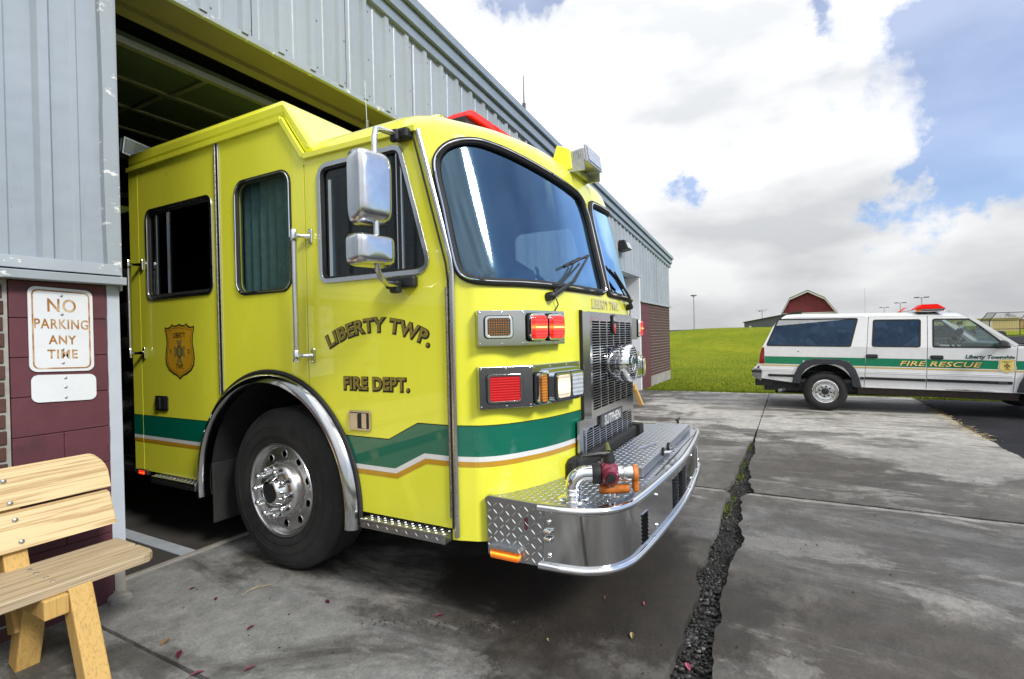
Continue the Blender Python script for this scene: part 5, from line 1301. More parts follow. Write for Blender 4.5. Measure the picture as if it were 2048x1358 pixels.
for p, n_, zs in ((Vector((2.152, 1.0)), Vector((-1, 0)), (.60, .445)), (*bpos(2.74), (.605, .445)), (*bpos(3.70), (.605, .445)), (*bpos(4.3), (.6, .445))):
    for z in zs: MB().lathe([(.013, -.002), (.012, .004), (.007, .009), (.001, .011)], (p.x, p.y, z), (n_.x, n_.y, 0), 14).build('bolt', M['chrome'], bump_o)
for z in (.555, .520): MB().lathe([(.013, 0), (.013, .035), (.010, .038)], (2.147, 1.018, z), (-.3, -1, 0), 12).build('latch_barrel', M['chrome'], bump_o)
# --- preconnect outlet: elbow, valve, coupling, cap
fl_ = MB().lathe([(.074, .669), (.074, .677), (.066, .682), (.048, .685)], (2.30, .935, 0), (0, 0, 1), 32).build('outlet_pipe', M['chrome'], TR, angle=50)
D = Vector((.135, -.30, 0)).normalized(); B0 = Vector((2.30, .935, .685))
el = [B0, B0 + Vector((0, 0, .045))]
cen = B0 + Vector((0, 0, .045)) + D * .065
for i in range(1, 11):
    a = R(90) * i / 10; el.append(cen - D * .065 * math.cos(a) + Vector((0, 0, .065 * math.sin(a))))
el.append(el[-1] + D * .03)
MB().tube(el, .0385, 20).build('elbow', M['chrome'], fl_)
for z in (.700, .722): MB().lathe([(.040, z - .004), (.044, z), (.040, z + .004)], (2.30, .935, 0), (0, 0, 1), 24).build('pipe_band', M['chrome'], fl_)
e0 = el[-1]
ax = tuple(D)
MB().lathe([(.046, -.004), (.050, .004), (.050, .034), (.046, .038)], e0, ax, 24).build('flange', M['black'], fl_)
val = MB().lathe([(.044, .036), (.056, .046), (.060, .062), (.060, .092), (.054, .108), (.042, .118)], e0, ax, 28).build('valve', M['burgundy'], fl_, angle=50)
vc = e0 + D * .078
side = Vector((-D.y, D.x, 0)) * -1
MB().lathe([(.040, .040), (.040, .064), (.032, .074), (.030, .080)], vc, tuple(side), 20).build('valve_boss', M['burgundy'], val, angle=50)
MB().lathe([(.022, .078), (.020, .094), (.001, .095)], vc, tuple(side), 16).build('valve_port', M['black'], val)
MB().lathe([(.030, .050), (.030, .070), (.024, .090), (.024, .100)], vc, (0, 0, 1), 16).build('valve_stem', M['black'], val)
MB().tube([vc + Vector((0, 0, .093)), vc + Vector((.0, .0, .098)) - D * .05 + side * .02, vc + Vector((0, 0, .090)) - D * .13 + side * .035], [.014, .012, .009], 8, sx=1.0).build('valve_handle', M['black'], val)
MB().tube([vc + Vector((0, 0, .10)) - side * .01, vc + Vector((0, 0, .128)) - side * .07], [.014, .009], 8).build('valve_lever', mat('olive_lever', (.10, .11, .02), .5), val)
cpo = MB().lathe([(.036, .116), (.036, .140), (.034, .142), (.036, .145), (.037, .185), (.036, .19)], e0, ax, 28).build('coupling', M['satin'], fl_, angle=50)
MB().lathe([(.030, .188), (.042, .190), (.042, .206), (.036, .212), (.001, .213)], e0, ax, 20).build('outlet_cap', M['orange'], cpo, angle=50)
cp = e0 + D * .200
MB().hexa([tuple(cp + D * a + side * b + Vector((0, 0, c))) for c in (-.085, 0.02) for a, b in ((-.012, -.032), (.014, -.032), (.014, .03), (-.012, .03))]).build('cap_strap', M['orange'], cpo, smooth=False, bevel=.008)
MB().tube([e0 + D * .03 + Vector((0, 0, -.075)), e0 + D * .10 + Vector((0, 0, -.078)), e0 + D * .17 + Vector((0, 0, -.070))], .022, 10).build('nozzle', M['orange'], fl_)
for q_ in (.078, .10): MB().bar(e0 + D * q_ + Vector((0, 0, -.04)), e0 + D * q_ + Vector((0, 0, -.118)), .010, .03, tuple(side)).build('valve_bracket', M['steel'], fl_, smooth=False)
# --- grille
GY = 1.048
gx0, gx1, gz0, gz1 = 2.895, 3.805, .962, 1.600
gr = MB()
for x0, x1, z0, z1 in ((gx0, gx0 + .035, gz0, gz1), (gx1 - .035, gx1, gz0, gz1), (gx0 + .035, gx1 - .035, gz0, gz0 + .045), (gx0 + .035, gx1 - .035, gz1 - .05, gz1)):
    gr.box(x0, x1, GY, GY + .02, z0, z1)
gr.hexa([(gx0 - .025, 1.115, gz0), (gx0, GY, gz0), (gx0 + .006, GY + .002, gz0), (gx0 - .015, 1.12, gz0), (gx0 - .025, 1.115, gz1), (gx0, GY, gz1), (gx0 + .006, GY + .002, gz1), (gx0 - .015, 1.12, gz1)])
gr.hexa([(gx1 + .025, 1.115, gz0), (gx1, GY, gz0), (gx1 - .006, GY + .002, gz0), (gx1 + .015, 1.12, gz0), (gx1 + .025, 1.115, gz1), (gx1, GY, gz1), (gx1 - .006, GY + .002, gz1), (gx1 + .015, 1.12, gz1)])
gr.box(gx0 - .012, gx1 + .012, GY + .006, 1.12, gz1 - .004, gz1 + .001); gr.box(gx0 - .012, gx1 + .012, GY + .006, 1.12, gz0 - .001, gz0 + .004)
gro = gr.build('grille', M['steel'], TR, smooth=False)
MB().box(gx0 - .022, gx0 - .030, 1.085, 1.115, gz0 - .02, gz1 + .01).build('grille_seal', M['rubber'], gro, smooth=False)
MB().box(gx0 + .01, gx1 - .01, GY + .024, GY + .030, gz0 + .01, gz1 - .01).build('radiator', M['void'], gro, smooth=False)
nsl = 34
slat_me = None; hs = (gz1 - .05 - gz0 - .045) / nsl
def share(o_, me_name=None): pass
for i in range(nsl):
    z = gz0 + .045 + hs * i
    if slat_me is None:
        so = MB().box(gx0 + .034, gx1 - .034, GY + .001, GY + .007, z + hs * .72, z + hs).build('grille_slat', M['slat'], gro, smooth=False); slat_me = so
    else:
        c = slat_me.copy(); COL.objects.link(c); c.location = (0, 0, hs * i)
for i in range(1, 6):
    x = gx0 + .035 + (gx1 - gx0 - .07) * i / 6; MB().box(x - .009, x + .009, GY - .001, GY + .019, gz0 + .044, gz1 - .049).build('grille_bar', M['slat'], gro, smooth=False)
bz = MB().prism([shield(.075, .135)], lambda u, v, d: (XC + u, GY - d, 1.525 + v), 0, .010).build('grille_badge', M['black'], gro, smooth=False)
MB().prism([[(.024 * math.cos(q_), .034 * math.sin(q_)) for q_ in [2 * math.pi * i / 20 for i in range(20)]]], lambda u, v, d: (XC + u, GY - d, 1.50 + v), .010, .013).build('badge_disc', M['red_lens'], bz, smooth=False)
MB().prism([[(.030, 0), (0, .040), (-.030, 0), (-.022, -.006), (.022, -.006)]], lambda u, v, d: (XC + u, GY - d, 1.555 + v), .010, .014).build('badge_crown', M['chrome'], bz, smooth=False)
# lettering above the grille (raised)
lettering('lettering', 'LIBERTY TWP.', .082, lambda x, y, d: (XC + .005 + x, 1.1 - .002 - d, 1.633 + y), M['gtxt'], TR, d=.002, extrude=.004, offset=.002, xs=1.06, space=1.06)
# lower plate and grille
lp = MB()
lp.prism([[(2.775, .757), (2.775, .962), (3.925, .962), (3.925, .757), (3.86, .757), (3.86, .87), (3.75, .895), (2.95, .895), (2.84, .87), (2.84, .757)]], lambda u, v, d: (u, 1.085 - d, v), -.01, .004)
lpo = lp.build('lower_grille', M['steel'], TR, smooth=False)
MB().box(2.80, 3.90, 1.0885, 1.094, .76, .95).build('radiator', M['void'], lpo, smooth=False)
fs_ = None
for i in range(9):
    z = .764 + i * .0145
    if fs_ is None: fs_ = MB().box(2.838, 3.862, 1.074, 1.079, z, z + .0042).build('grille_slat', M['slat'], lpo, smooth=False)
    else:
        c = fs_.copy(); COL.objects.link(c); c.location = (0, 0, i * .0145)
for i in range(9): x = 2.86 + i * .1225; MB().box(x - .006, x + .006, 1.072, 1.089, .757, .895).build('grille_bar', M['slat'], lpo, smooth=False)
np_ = MB().box(3.12, 3.58, 1.064, 1.08, .868, .952).build('name_plate', M['greymetal'], lpo, smooth=False, bevel=.003)
lettering('lettering', 'SUTPHEN', .085, lambda x, y, d: (XC + x, 1.0635 - d, .880 + y), M['white_stripe'], np_, xs=.95, offset=.002)
MB().box(2.72, 3.98, 1.06, 1.20, .672, .757).build('lower_duct', M['rubber'], TR, smooth=False, bevel=.02)
MB().prism([[(2.66, .672), (2.66, .745), (2.69, .765), (2.775, .765), (2.775, .672)]], lambda u, v, d: (u, 1.095 - d, v), -.02, .012).build('duct_flap', M['rubber'], TR, smooth=False)
MB().prism([[(4.04, .672), (4.04, .745), (4.01, .765), (3.925, .765), (3.925, .672)]], lambda u, v, d: (u, 1.095 - d, v), -.02, .06).build('duct_flap', M['rubber'], TR, smooth=False)
# --- siren
sc_ = (3.315, 1.045, 1.270); sa_ = (0, -1, 0)
si = MB().lathe([(.085, -.02), (.100, .0), (.119, .020), (.124, .040), (.124, .115), (.120, .132), (.114, .140), (.110, .140), (.109, .130)], sc_, sa_, 48, cap=False).build('siren', M['chrome'], TR, angle=45)
MB().lathe([(.112, .128), (.001, .128)], sc_, sa_, 32, cap=False).build('siren_throat', M['dark'], si)
for i in range(-7, 8):
    z = i * .0148; w_ = math.sqrt(max(0, .108 ** 2 - z * z))
    if w_ > .02: MB().box(sc_[0] - w_, sc_[0] + w_, .909, .917, sc_[2] + z - .0035, sc_[2] + z + .0035).build('siren_slat', M['chrome'], si, smooth=False)
MB().lathe([(.052, .138), (.050, .142), (.044, .142), (.042, .138)], sc_, sa_, 28, cap=False).build('siren_ring', M['chrome'], si)
MB().prism([[(-.02, -.03), (-.008, .005), (-.018, .03), (.012, .034), (.004, .006), (.02, -.026), (0, -.012)]], lambda u, v, d: (sc_[0] + u, .908 - d, sc_[2] + v), 0, .004).build('siren_emblem', M['chrome'], si, smooth=False)
lou = MB()
for k_ in range(3):
    for i in range(30):
        a = 2 * math.pi * i / 30; r_ = .1245; h = .032 + k_ * .028
        lou.hexa([(sc_[0] + (r_ + dr) * math.cos(a + da), 1.05 - h - dh, sc_[2] + (r_ + dr) * math.sin(a + da)) for dr in (-.004, .0012) for da, dh in ((-.016, 0), (.016, 0), (.016, .020), (-.016, .020))])
lou.build('siren_ports', M['dark'], si, smooth=False)
# --- corner light boxes
def lightboxes(mx):
    f2 = lambda p: Vector((2 * XC - p[0], p[1])) if mx else Vector(p)
    def face(P0, P1, flip):
        a, b = f2(P0), f2(P1); t = (b - a).normalized(); n_ = Vector((t.y, -t.x))
        if n_.y > 0 or (abs(n_.y) < .2 and (n_.x > 0) != mx): n_ = -n_
        return lambda u, v, d: (a.x + t.x * u + n_.x * d, a.y + t.y * u + n_.y * d, v)
    def lamp(fn, u0, u1, z0, z1, lens, rim, parent, dep=.012, dome=.0, r_=.014, off=0.0):
        h = MB().prism([rrect(u0 - .016, u1 + .016, z0 - .014, z1 + .014, r_ + .008)], fn, 0.0 + off, .010 + off).build('lamp', M['rubber'], parent, smooth=False, bevel=.003)
        MB().prism([rrect(u0 - .011, u1 + .011, z0 - .010, z1 + .010, r_ + .004), rrect(u0, u1, z0, z1, r_)[::-1]], fn, .006 + off, dep + .004 + off).build('bezel', rim, h, smooth=False, bevel=.002)
        MB().prism([rrect(u0, u1, z0, z1, r_)], fn, .006 + off, dep + dome + off).build('lens', lens, h, smooth=False, bevel=.006 if not dome else .014, seg=3)
        return h
    for P0, P1, P2, z0, z1, low in (((2.122, 1.344), (2.280, 1.165), (2.605, 1.089), 1.416, 1.593, 0), ((2.122, 1.344), (2.318, 1.149), (2.750, 1.062), 1.105, 1.314, 1)):
        back = [(2.66 if not low else 2.80, 1.19), (2.36, 1.33), (2.21, 1.44)]
        pl = [f2(p) for p in [P0, P1, P2] + back]
        b = MB().prism([[(p.x, p.y) for p in pl]], lambda u, v, d: (u, v, d), z0, z1).build('light_box', M['steel'], TR, smooth=False, bevel=.003)
        fa = face(P0, P1, 0); fb = face(P1, P2, 0)
        lenA = (Vector(P1) - Vector(P0)).length; lenB = (Vector(P2) - Vector(P1)).length
        zc = [z0 + .012, z1 - .012]
        for fn, us in ((fa, (.010, lenA * .5, lenA - .012)), (fb, (.012, lenB * .35, lenB * .7, lenB - .012))):
            for u in us:
                for z in zc:
                    p = Vector(fn(u, z, 0)); n_ = (Vector(fn(u, z, 1)) - p); MB().lathe([(.0048, -.001), (.0042, .002), (.001, .0032)], p, tuple(n_), 8).build('screw', M['chrome'], b)
        if not low:
            h = lamp(fa, .045, .160, 1.466, 1.553, M['amber_dark'], M['chrome'], b)
            g_ = MB()
            for i in range(9):
                for j in range(7): g_.lathe([(.0040, 0), (.0025, .003)], fa(.055 + i * .0118, 1.475 + j * .0115, .0118), tuple(Vector(fa(0, 0, 1)) - Vector(fa(0, 0, 0))), 6)
            g_.build('led_grid', M['amber'], h, smooth=False, kind='stuff')
            for u0 in (.024, .172):
                h = lamp(fb, u0, u0 + .102, 1.448, 1.566, M['red_lit'], M['chrome'], b, dep=.022, dome=.020, off=.004, r_=.028)
                MB().prism([rrect(u0 + .010, u0 + .092, 1.503, 1.508, .002)], fb, .0455, .0475).build('lamp_filament', M['glow'], h, smooth=False)
        else:
            lamp(fa, .050, .208, 1.143, 1.266, M['red_lens'], M['chrome'], b)
            lamp(fb, .022, .066, 1.128, 1.264, M['amber'], M['chrome'], b, dep=.028, dome=.012, off=.004)
            hb = MB().prism([rrect(.098, .402, 1.110, 1.288, .03)], fb, 0, .030).build('headlamp_housing', M['chrome'], b, smooth=False, bevel=.010, seg=3)
            MB().prism([rrect(.120, .396, 1.122, 1.270, .02)], fb, .030, .046).build('headlamp_bezel', M['chrome'], hb, smooth=False, bevel=.006, seg=3)
            lamp(fb, .142, .252, 1.136, 1.254, M['head_lit'], M['chrome'], b, dep=.012, dome=.006, off=.042)
            lamp(fb, .276, .380, 1.136, 1.254, M['head_off'], M['chrome'], b, dep=.012, dome=.006, off=.042)
lightboxes(False); lightboxes(True)
# --- wipers
def wiper(px, tx, b0, b1, w0):
    def onc(x, z, off): return cab(s_of(x, 1.1 + lean(abs(x - XC), z) if abs(x - XC) < .8 else 1.16, z), z, off)
    o = MB().lathe([(.024, -.004), (.024, .030), (.018, .045), (.010, .05)], onc(px[0], px[1], .0), tuple(Vector((0, -1, .15))), 16).build('wiper', M['black'], TR)
    MB().tube([onc(px[0], px[1], .035), onc(px[0] + (tx[0] - px[0]) * .35, px[1] + (tx[1] - px[1]) * .33, .05), onc(*tx, .045)], [.014, .010, .006], 8).build('wiper_arm', M['black'], o)
    MB().tube([onc(px[0] + .02, px[1] + .03, .02), onc(b0[0] * .45 + b1[0] * .55 - .03, b0[1] * .5 + b1[1] * .5 - .02, .035)], .006, 6).build('wiper_link', M['black'], o)
    n_ = 6; pts = [onc(b0[0] + (b1[0] - b0[0]) * i / n_, b0[1] + (b1[1] - b0[1]) * i / n_, .024) for i in range(n_ + 1)]
    MB().tube(pts, .009, 6).build('wiper_blade', M['rubber'], o)
    MB().tube([p + Vector((0, -.012, .004)) for p in pts[1:-1]], .005, 6).build('blade_carrier', M['black'], o)
    MB().tube([onc(px[0] + .03, px[1] - .01, .02), onc(px[0] + .05, px[1] - .04, .02), onc(px[0] + .03, px[1] - .08, .006), onc(px[0] + .015, px[1] - .075 + w0, .004)], .0035, 6).build('washer_hose', M['rubber'], o)
wiper((2.545, 1.672), (3.04, 1.955), (2.690, 1.850), (3.075, 1.962), -.02)
wiper((3.90, 1.665), (3.52, 1.90), (3.40, 1.93), (3.72, 1.80), -.02)
# --- mirror (near side)
mr_ = MB().tube([(XS - .02, 1.79, 2.525), (XS - .10, 1.775, 2.515), (1.93, 1.76, 2.50), (1.885, 1.752, 2.485), (1.87, 1.75, 2.44), (1.87, 1.75, 1.86), (1.872, 1.75, 1.80), (1.90, 1.757, 1.765), (1.95, 1.77, 1.742), (XS - .02, 1.80, 1.742)], .0145, 12).build('mirror', M['satin'], TR)
MB().box(XS - .055, XS + .002, 1.715, 1.815, 2.498, 2.556).build('mirror_bracket', M['black'], mr_, smooth=False, bevel=.012)
MB().box(XS - .085, XS - .05, 1.755, 1.805, 2.480, 2.545).build('mirror_clamp', M['black'], mr_, smooth=False, bevel=.012)
MB().box(XS - .045, XS + .002, 1.700, 1.895, 1.728, 1.790).build('mirror_bracket', M['black'], mr_, smooth=False, bevel=.014)
MB().box(XS - .085, XS - .04, 1.775, 1.83, 1.700, 1.765).build('mirror_clamp', M['black'], mr_, smooth=False, bevel=.012)
def head(cz, hh, wd):
    # rounded shell facing forward, flat glass behind
    mb = MB(); rings = 9; K = 48; c = Vector((1.865, 1.765, cz)); ang = R(-14); ux = Vector((math.cos(ang), math.sin(ang), 0)); uy = Vector((-math.sin(ang), math.cos(ang), 0))
    for r_ in range(rings + 1):
        t = r_ / rings; dep = .055 - .105 * math.sin(t * math.pi / 2) ** 0.75; f = math.cos(t * math.pi / 2) ** .30 if t < 1 else .0
        f = max(f, .0) if r_ < rings else 0.001
        for k_ in range(K):
            a = 2 * math.pi * k_ / K; e = .36; cx = math.copysign(abs(math.cos(a)) ** e, math.cos(a)); cz_ = math.copysign(abs(math.sin(a)) ** e, math.sin(a))
            p = c + ux * (cx * wd / 2 * f) + uy * dep + Vector((0, 0, cz_ * hh / 2 * (f if f > .3 else f))); mb.v.append(tuple(p))
    mb.f = [(r_ * K + k_, r_ * K + (k_ + 1) % K, (r_ + 1) * K + (k_ + 1) % K, (r_ + 1) * K + k_) for r_ in range(rings) for k_ in range(K)]
    mb.f.append(tuple(range(K))[::-1])
    h = mb.build('mirror_head', M['brushed'], mr_, angle=55)
    return h
head(2.198, .368, .205); head(1.895, .158, .232)
# --- roof gear
lb = MB().hexa([(2.52, 1.64, 2.68), (4.18, 1.64, 2.68), (4.18, 1.95, 2.68), (2.52, 1.95, 2.68), (2.53, 1.66, 2.765), (4.19, 1.66, 2.765), (4.19, 1.93, 2.765), (2.53, 1.93, 2.765)]).build('light_bar', M['black'], TR, smooth=False)
lx = 2.53
for i, (w_, mt) in enumerate(((.40, 'bar_red'), (.33, 'bar_red'), (.20, 'bar_amber'), (.33, 'bar_red'), (.40, 'bar_red'))):
    a = .16 if i == 0 else 0.0; b = .16 if i == 4 else 0.0
    MB().hexa([(lx, 1.63, 2.765), (lx + w_ - .008, 1.63, 2.765), (lx + w_ - .008, 1.96, 2.765), (lx, 1.96, 2.765), (lx + a, 1.70, 2.872), (lx + w_ - .008 - b, 1.70, 2.872), (lx + w_ - .008 - b, 1.87, 2.872), (lx + a, 1.87, 2.872)]).build('light_lens', M[mt], lb, smooth=False, bevel=.022, seg=3)
    lx += w_
def flood(cx, cy, cz, yaw, w_, h_, d_, parent, pitch=0.0):
    ca, sa = math.cos(yaw), math.sin(yaw)
    f = lambda x, y, z: (cx + x * ca - (y * math.cos(pitch) - z * math.sin(pitch)) * sa, cy + x * sa + (y * math.cos(pitch) - z * math.sin(pitch)) * ca, cz + y * math.sin(pitch) + z * math.cos(pitch))
    bx = lambda x0, x1, y0, y1, z0, z1, k_=1.0: [f(x0, y0, z0), f(x1, y0, z0), f(x1, y1, z0 * k_), f(x0, y1, z0 * k_), f(x0, y0, z1), f(x1, y0, z1), f(x1, y1, z1 * k_), f(x0, y1, z1 * k_)]
    o = MB().hexa(bx(-w_ / 2, w_ / 2, -d_ / 2, d_ / 2, -h_ / 2, h_ / 2, .7)).build('flood_lamp', M['satin'], parent, smooth=False, bevel=.008)
    for i in range(7): x = -w_ / 2 - .004; MB().hexa(bx(x - .004, x + .004, -d_ / 2 + .02 + i * d_ * .11, -d_ / 2 + .028 + i * d_ * .11, -h_ * .42, h_ * .42)).build('cooling_fin', M['galv'], o, smooth=False)
    MB().hexa(bx(-w_ / 2 - .012, w_ / 2 + .012, -d_ / 2 - .016, -d_ / 2, -h_ / 2 - .008, h_ / 2 + .008)).build('flood_frame', M['satin'], o, smooth=False, bevel=.004)
    MB().hexa(bx(-w_ / 2 + .006, w_ / 2 - .006, -d_ / 2 - .019, -d_ / 2 - .0165, -h_ / 2 + .008, h_ / 2 - .008)).build('flood_glass', M['head_off'], o, smooth=False)
    return o
fo = flood(XC, 1.225, 2.65, 0.0, .265, .10, .11, TR, R(-8))
MB().hexa([(XC - .17, 1.25, 2.56), (XC + .17, 1.25, 2.56), (XC + .17, 1.42, 2.56), (XC - .17, 1.42, 2.56), (XC - .17, 1.27, 2.70), (XC + .17, 1.27, 2.70), (XC + .17, 1.36, 2.74), (XC - .17, 1.36, 2.74)]).build('flood_mount', M['lime'], fo, smooth=False, bevel=.01)
for x in (XC - .16, XC + .145): MB().box(x, x + .015, 1.17, 1.30, 2.545, 2.62).build('flood_bracket', M['galv'], fo, smooth=False)
fr_ = flood(2.36, 5.03, 3.165, R(20), .28, .13, .14, TR, R(10))
MB().tube([(2.34, 4.95, 2.2), (2.34, 4.95, 3.07)], .03, 12).build('flood_pole', M['chrome'], fr_); MB().tube([(2.34, 4.95, 3.03), (2.36, 5.0, 3.11)], .04, 10).build('flood_swivel', M['galv'], fr_)
wa = MB().tube([(2.90, 2.78, 2.9), (2.90, 2.78, 3.04)], .012, 8).build('whip_antenna', M['black'], TR)
MB().tube([(2.90 + .009 * math.cos(i * 1.05), 2.78 + .009 * math.sin(i * 1.05), 3.04 + i * .0016) for i in range(50)], .0022, 5).build('spring', M['galv'], wa)
MB().tube([(2.90, 2.78, 3.02), (2.90, 2.795, 3.42)], .0025, 5).build('whip', M['galv'], wa)
# --- body behind the cab, in the dark bay
bd = MB().box(XS + .04, 2 * XC - XS - .04, 5.35, 9.6, .55, 2.75).build('rear_body', M['lime'], TR, smooth=False, bevel=.03)
pp = MB().box(XS + .06, 2 * XC - XS - .06, 4.62, 5.34, .55, 2.55).build('pump_panel', M['steel'], TR, smooth=False, bevel=.01)
for i in range(4):
    for j in range(3): MB().lathe([(.05, 0), (.05, .02), (.04, .025)], (XS + .06, 4.78 + j * .2, 1.2 + i * .28), (-1, 0, 0), 16).build('gauge', M['black'], pp)
for z in (.75, .95): MB().lathe([(.07, 0), (.07, .08), (.06, .1)], (XS + .06, 5.0, z), (-1, 0, 0), 20).build('intake_cap', M['chrome'], pp)
MB().box(XS + .02, XS + .3, 4.62, 5.4, .45, .50).build('running_board', M['alu'], TR, smooth=False)

# ================================================================== RESCUE SUV
SX, SY, RAKE, SW = 10.75, -0.51, 0.0233, 1.93
SV = thing('rescue_suv', 'white fire rescue SUV with green and gold side stripe and roof light bar', 'suv', (SX + SW / 2, SY - 1.3, 0))
def tx(z): return (0.70 - z) * 0.10 if z < 0.70 else (0 if z < 1.16 else (z - 1.16) * 0.16)
def sn(l, z, d): return (SX - d + tx(z), SY - l, z - RAKE * l)
def sf(l, z, d): return (SX + SW + d - tx(z), SY - l, z - RAKE * l)
def clipz(poly, z, keep_above):
    out = []; n = len(poly)
    for i in range(n):
        a, b = poly[i], poly[(i + 1) % n]; ia = (a[1] >= z) == keep_above or a[1] == z; ib = (b[1] >= z) == keep_above or b[1] == z
        if ia: out.append(a)
        if ia != ib:
            t = (z - a[1]) / (b[1] - a[1]); out.append((a[0] + (b[0] - a[0]) * t, z))
    return out
def skin(nm, poly, mt, fn, hole=None, d0=-.03, d1=0.0, parent=SV):
    mb = MB()
    for lo, hi in ((0.2, .70), (.70, 1.16), (1.16, 2)):
        p = clipz(clipz(poly, lo, True), hi, False)
        if len(p) < 3 or max(q_[1] for q_ in p) - min(q_[1] for q_ in p) < .002: continue
        mb.prism([p] + ([hole[::-1]] if hole and lo > 1.1 else []), fn, d0, d1)
    return mb.build(nm, mt, parent, smooth=False)
def ell(cx, cz, a, b, a0, a1, n=24): return [(cx + a * math.cos(R(a0 + (a1 - a0) * i / n)), cz + b * math.sin(R(a0 + (a1 - a0) * i / n))) for i in range(n + 1)]
quarter = [(-1.03, .55), (-.42, .48)] + ell(.02, .42, .43, .42, 172, 8) + [(.46, .45), (.587, .452), (.678, 1.685), (.60, 1.70), (-.36, 1.70), (-.60, 1.688), (-.68, 1.66), (-.80, 1.53), (-.93, 1.25), (-.99, 1.137), (-1.05, .81)]
rdoor_ = [(.595, .452), (1.443, .468), (1.488, 1.695), (.686, 1.695)]
fdoor_ = [(1.452, .468), (2.517, .462), (2.578, 1.19), (2.47, 1.262), (2.06, 1.64), (1.93, 1.685), (1.497, 1.695)]
FW = 3.09
fend_ = [(2.527, .462), (2.66, .455)] + ell(FW, .42, .43, .42, 172, 8) + [(3.545, .50), (3.605, .62), (3.615, .98), (3.525, 1.075), (2.70, 1.19), (2.588, 1.20)]
qwin_ = roundpoly([(-.715, 1.652), (-.915, 1.168), (.400, 1.168), (.520, 1.655)], [.03, .02, .02, .02])
rwin_ = roundpoly([(.755, 1.622), (.722, 1.172), (1.372, 1.172), (1.394, 1.622)], .03)
fwin_ = roundpoly([(1.566, 1.628), (1.548, 1.172), (2.485, 1.172), (2.03, 1.625)], [.03, .02, .015, .04])
for fn, nearside in ((sn, True), (sf, False)):
    for nm, pl, hl, gl in (('quarter_panel', quarter, qwin_, 'darkglass'), ('rear_door', rdoor_, rwin_, 'darkglass'), ('front_door', fdoor_, fwin_, 'suvglass'), ('fender', fend_, None, None)):
        o = skin(nm, pl, M['suvwhite'], fn, hl)
        if hl:
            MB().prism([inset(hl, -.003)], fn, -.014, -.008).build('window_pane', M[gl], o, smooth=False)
            MB().prism([inset(hl, -.012), inset(hl, .012)[::-1]], fn, -.012, .003).build('window_seal', M['rubber'], o, smooth=False)
        globals()['v_' + nm + ('' if nearside else '_far')] = o
# D pillar glass wrap, roof, tailgate, windshield, hood
rw = lambda l: 1.700 if l < 1.9 else 1.70 - .12 * (l - 1.9) ** 2 * 4
rp = MB(); Ls = [-.66, -.58, -.45, -.3, 0, .5, 1.0, 1.5, 1.8, 1.93, 2.02]; nt_ = 24
for l in Ls:
    ze = {-.66: 1.672, -.58: 1.69, -.45: 1.698, 2.02: 1.655, 1.93: 1.685, 1.8: 1.693}.get(l, 1.70)
    for i in range(nt_ + 1):
        t = -1 + 2 * i / nt_; x0 = SX + tx(1.69) - .004; x1 = SX + SW - tx(1.69) + .004
        z = ze - .012 + .075 * (1 - abs(t) ** 5) * (0.5 if l in (-.66, 2.02) else 1)
        rp.v.append((x0 + (x1 - x0) * i / nt_, SY - l, z - RAKE * l))
rp.f = [(a * (nt_ + 1) + i, a * (nt_ + 1) + i + 1, (a + 1) * (nt_ + 1) + i + 1, (a + 1) * (nt_ + 1) + i) for a in range(len(Ls) - 1) for i in range(nt_)]
rp.build('roof', M['suvwhite'], SV, angle=60)
def cross(nm, mt, pts, ins=.03, th=.02):
    mb = MB()
    for (l0, z0), (l1, z1) in zip(pts, pts[1:]):
        a0, a1 = SX + tx(z0) + ins, SX + SW - tx(z0) - ins; b0, b1 = SX + tx(z1) + ins, SX + SW - tx(z1) - ins
        mb.add([(a0, SY - l0, z0 - RAKE * l0), (a1, SY - l0, z0 - RAKE * l0), (b1, SY - l1, z1 - RAKE * l1), (b0, SY - l1, z1 - RAKE * l1)], [(0, 1, 2, 3)])
    return mb.build(nm, mt, SV, angle=30)
cross('tailgate', M['suvwhite'], [(-1.03, .55), (-1.048, .81), (-.99, 1.137)], .0)
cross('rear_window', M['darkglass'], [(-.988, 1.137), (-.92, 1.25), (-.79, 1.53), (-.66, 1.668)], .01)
cross('windshield', M['suvglass'], [(2.02, 1.655), (2.20, 1.53), (2.60, 1.20)], .02)
cross('hood', M['suvwhite'], [(2.60, 1.20), (2.9, 1.19), (3.35, 1.13), (3.545, 1.06)], .0)
cross('front_end', M['greymetal'], [(3.545, 1.06), (3.615, .98), (3.615, .62), (3.545, .5)], .0)
for s_ in (0, 1):
    x = SX + .10 if not s_ else SX + SW - .34
    MB().box(x, x + .24, SY - 3.645, SY - 3.585, .78 - .09, .93 - .09).build('headlamp', M['head_off'], SV, smooth=False, bevel=.01)
    MB().bar((SX + tx(1.2) + .02 if not s_ else SX + SW - tx(1.2) - .02, SY - 2.58, 1.20 - RAKE * 2.6), (SX + tx(1.66) + .02 if not s_ else SX + SW - tx(1.66) - .02, SY - 2.03, 1.66 - RAKE * 2.0), .05, .06, (1, 0, 0)).build('pillar', M['suvwhite'], SV, smooth=False)
ub = MB(); ub.box(SX + .12, SX + SW - .12, SY - 3.5, SY + .98, .34, .50).box(SX + .45, SX + SW - .45, SY - 3.4, SY + .8, .26, .36)
ub.build('underbody', M['dark'], SV, smooth=False)
MB().hexa([sn(.50, .335, -.03), sn(2.60, .335, -.03), sn(2.60, .335, -.14), sn(.50, .335, -.14), sn(.50, .452, -.012), sn(2.60, .452, -.012), sn(2.60, .452, -.14), sn(.50, .452, -.14)]).build('rocker_rail', mat('rusty_rocker', (.035, .026, .022), .8, var=.4, vscale=12), SV, smooth=False)
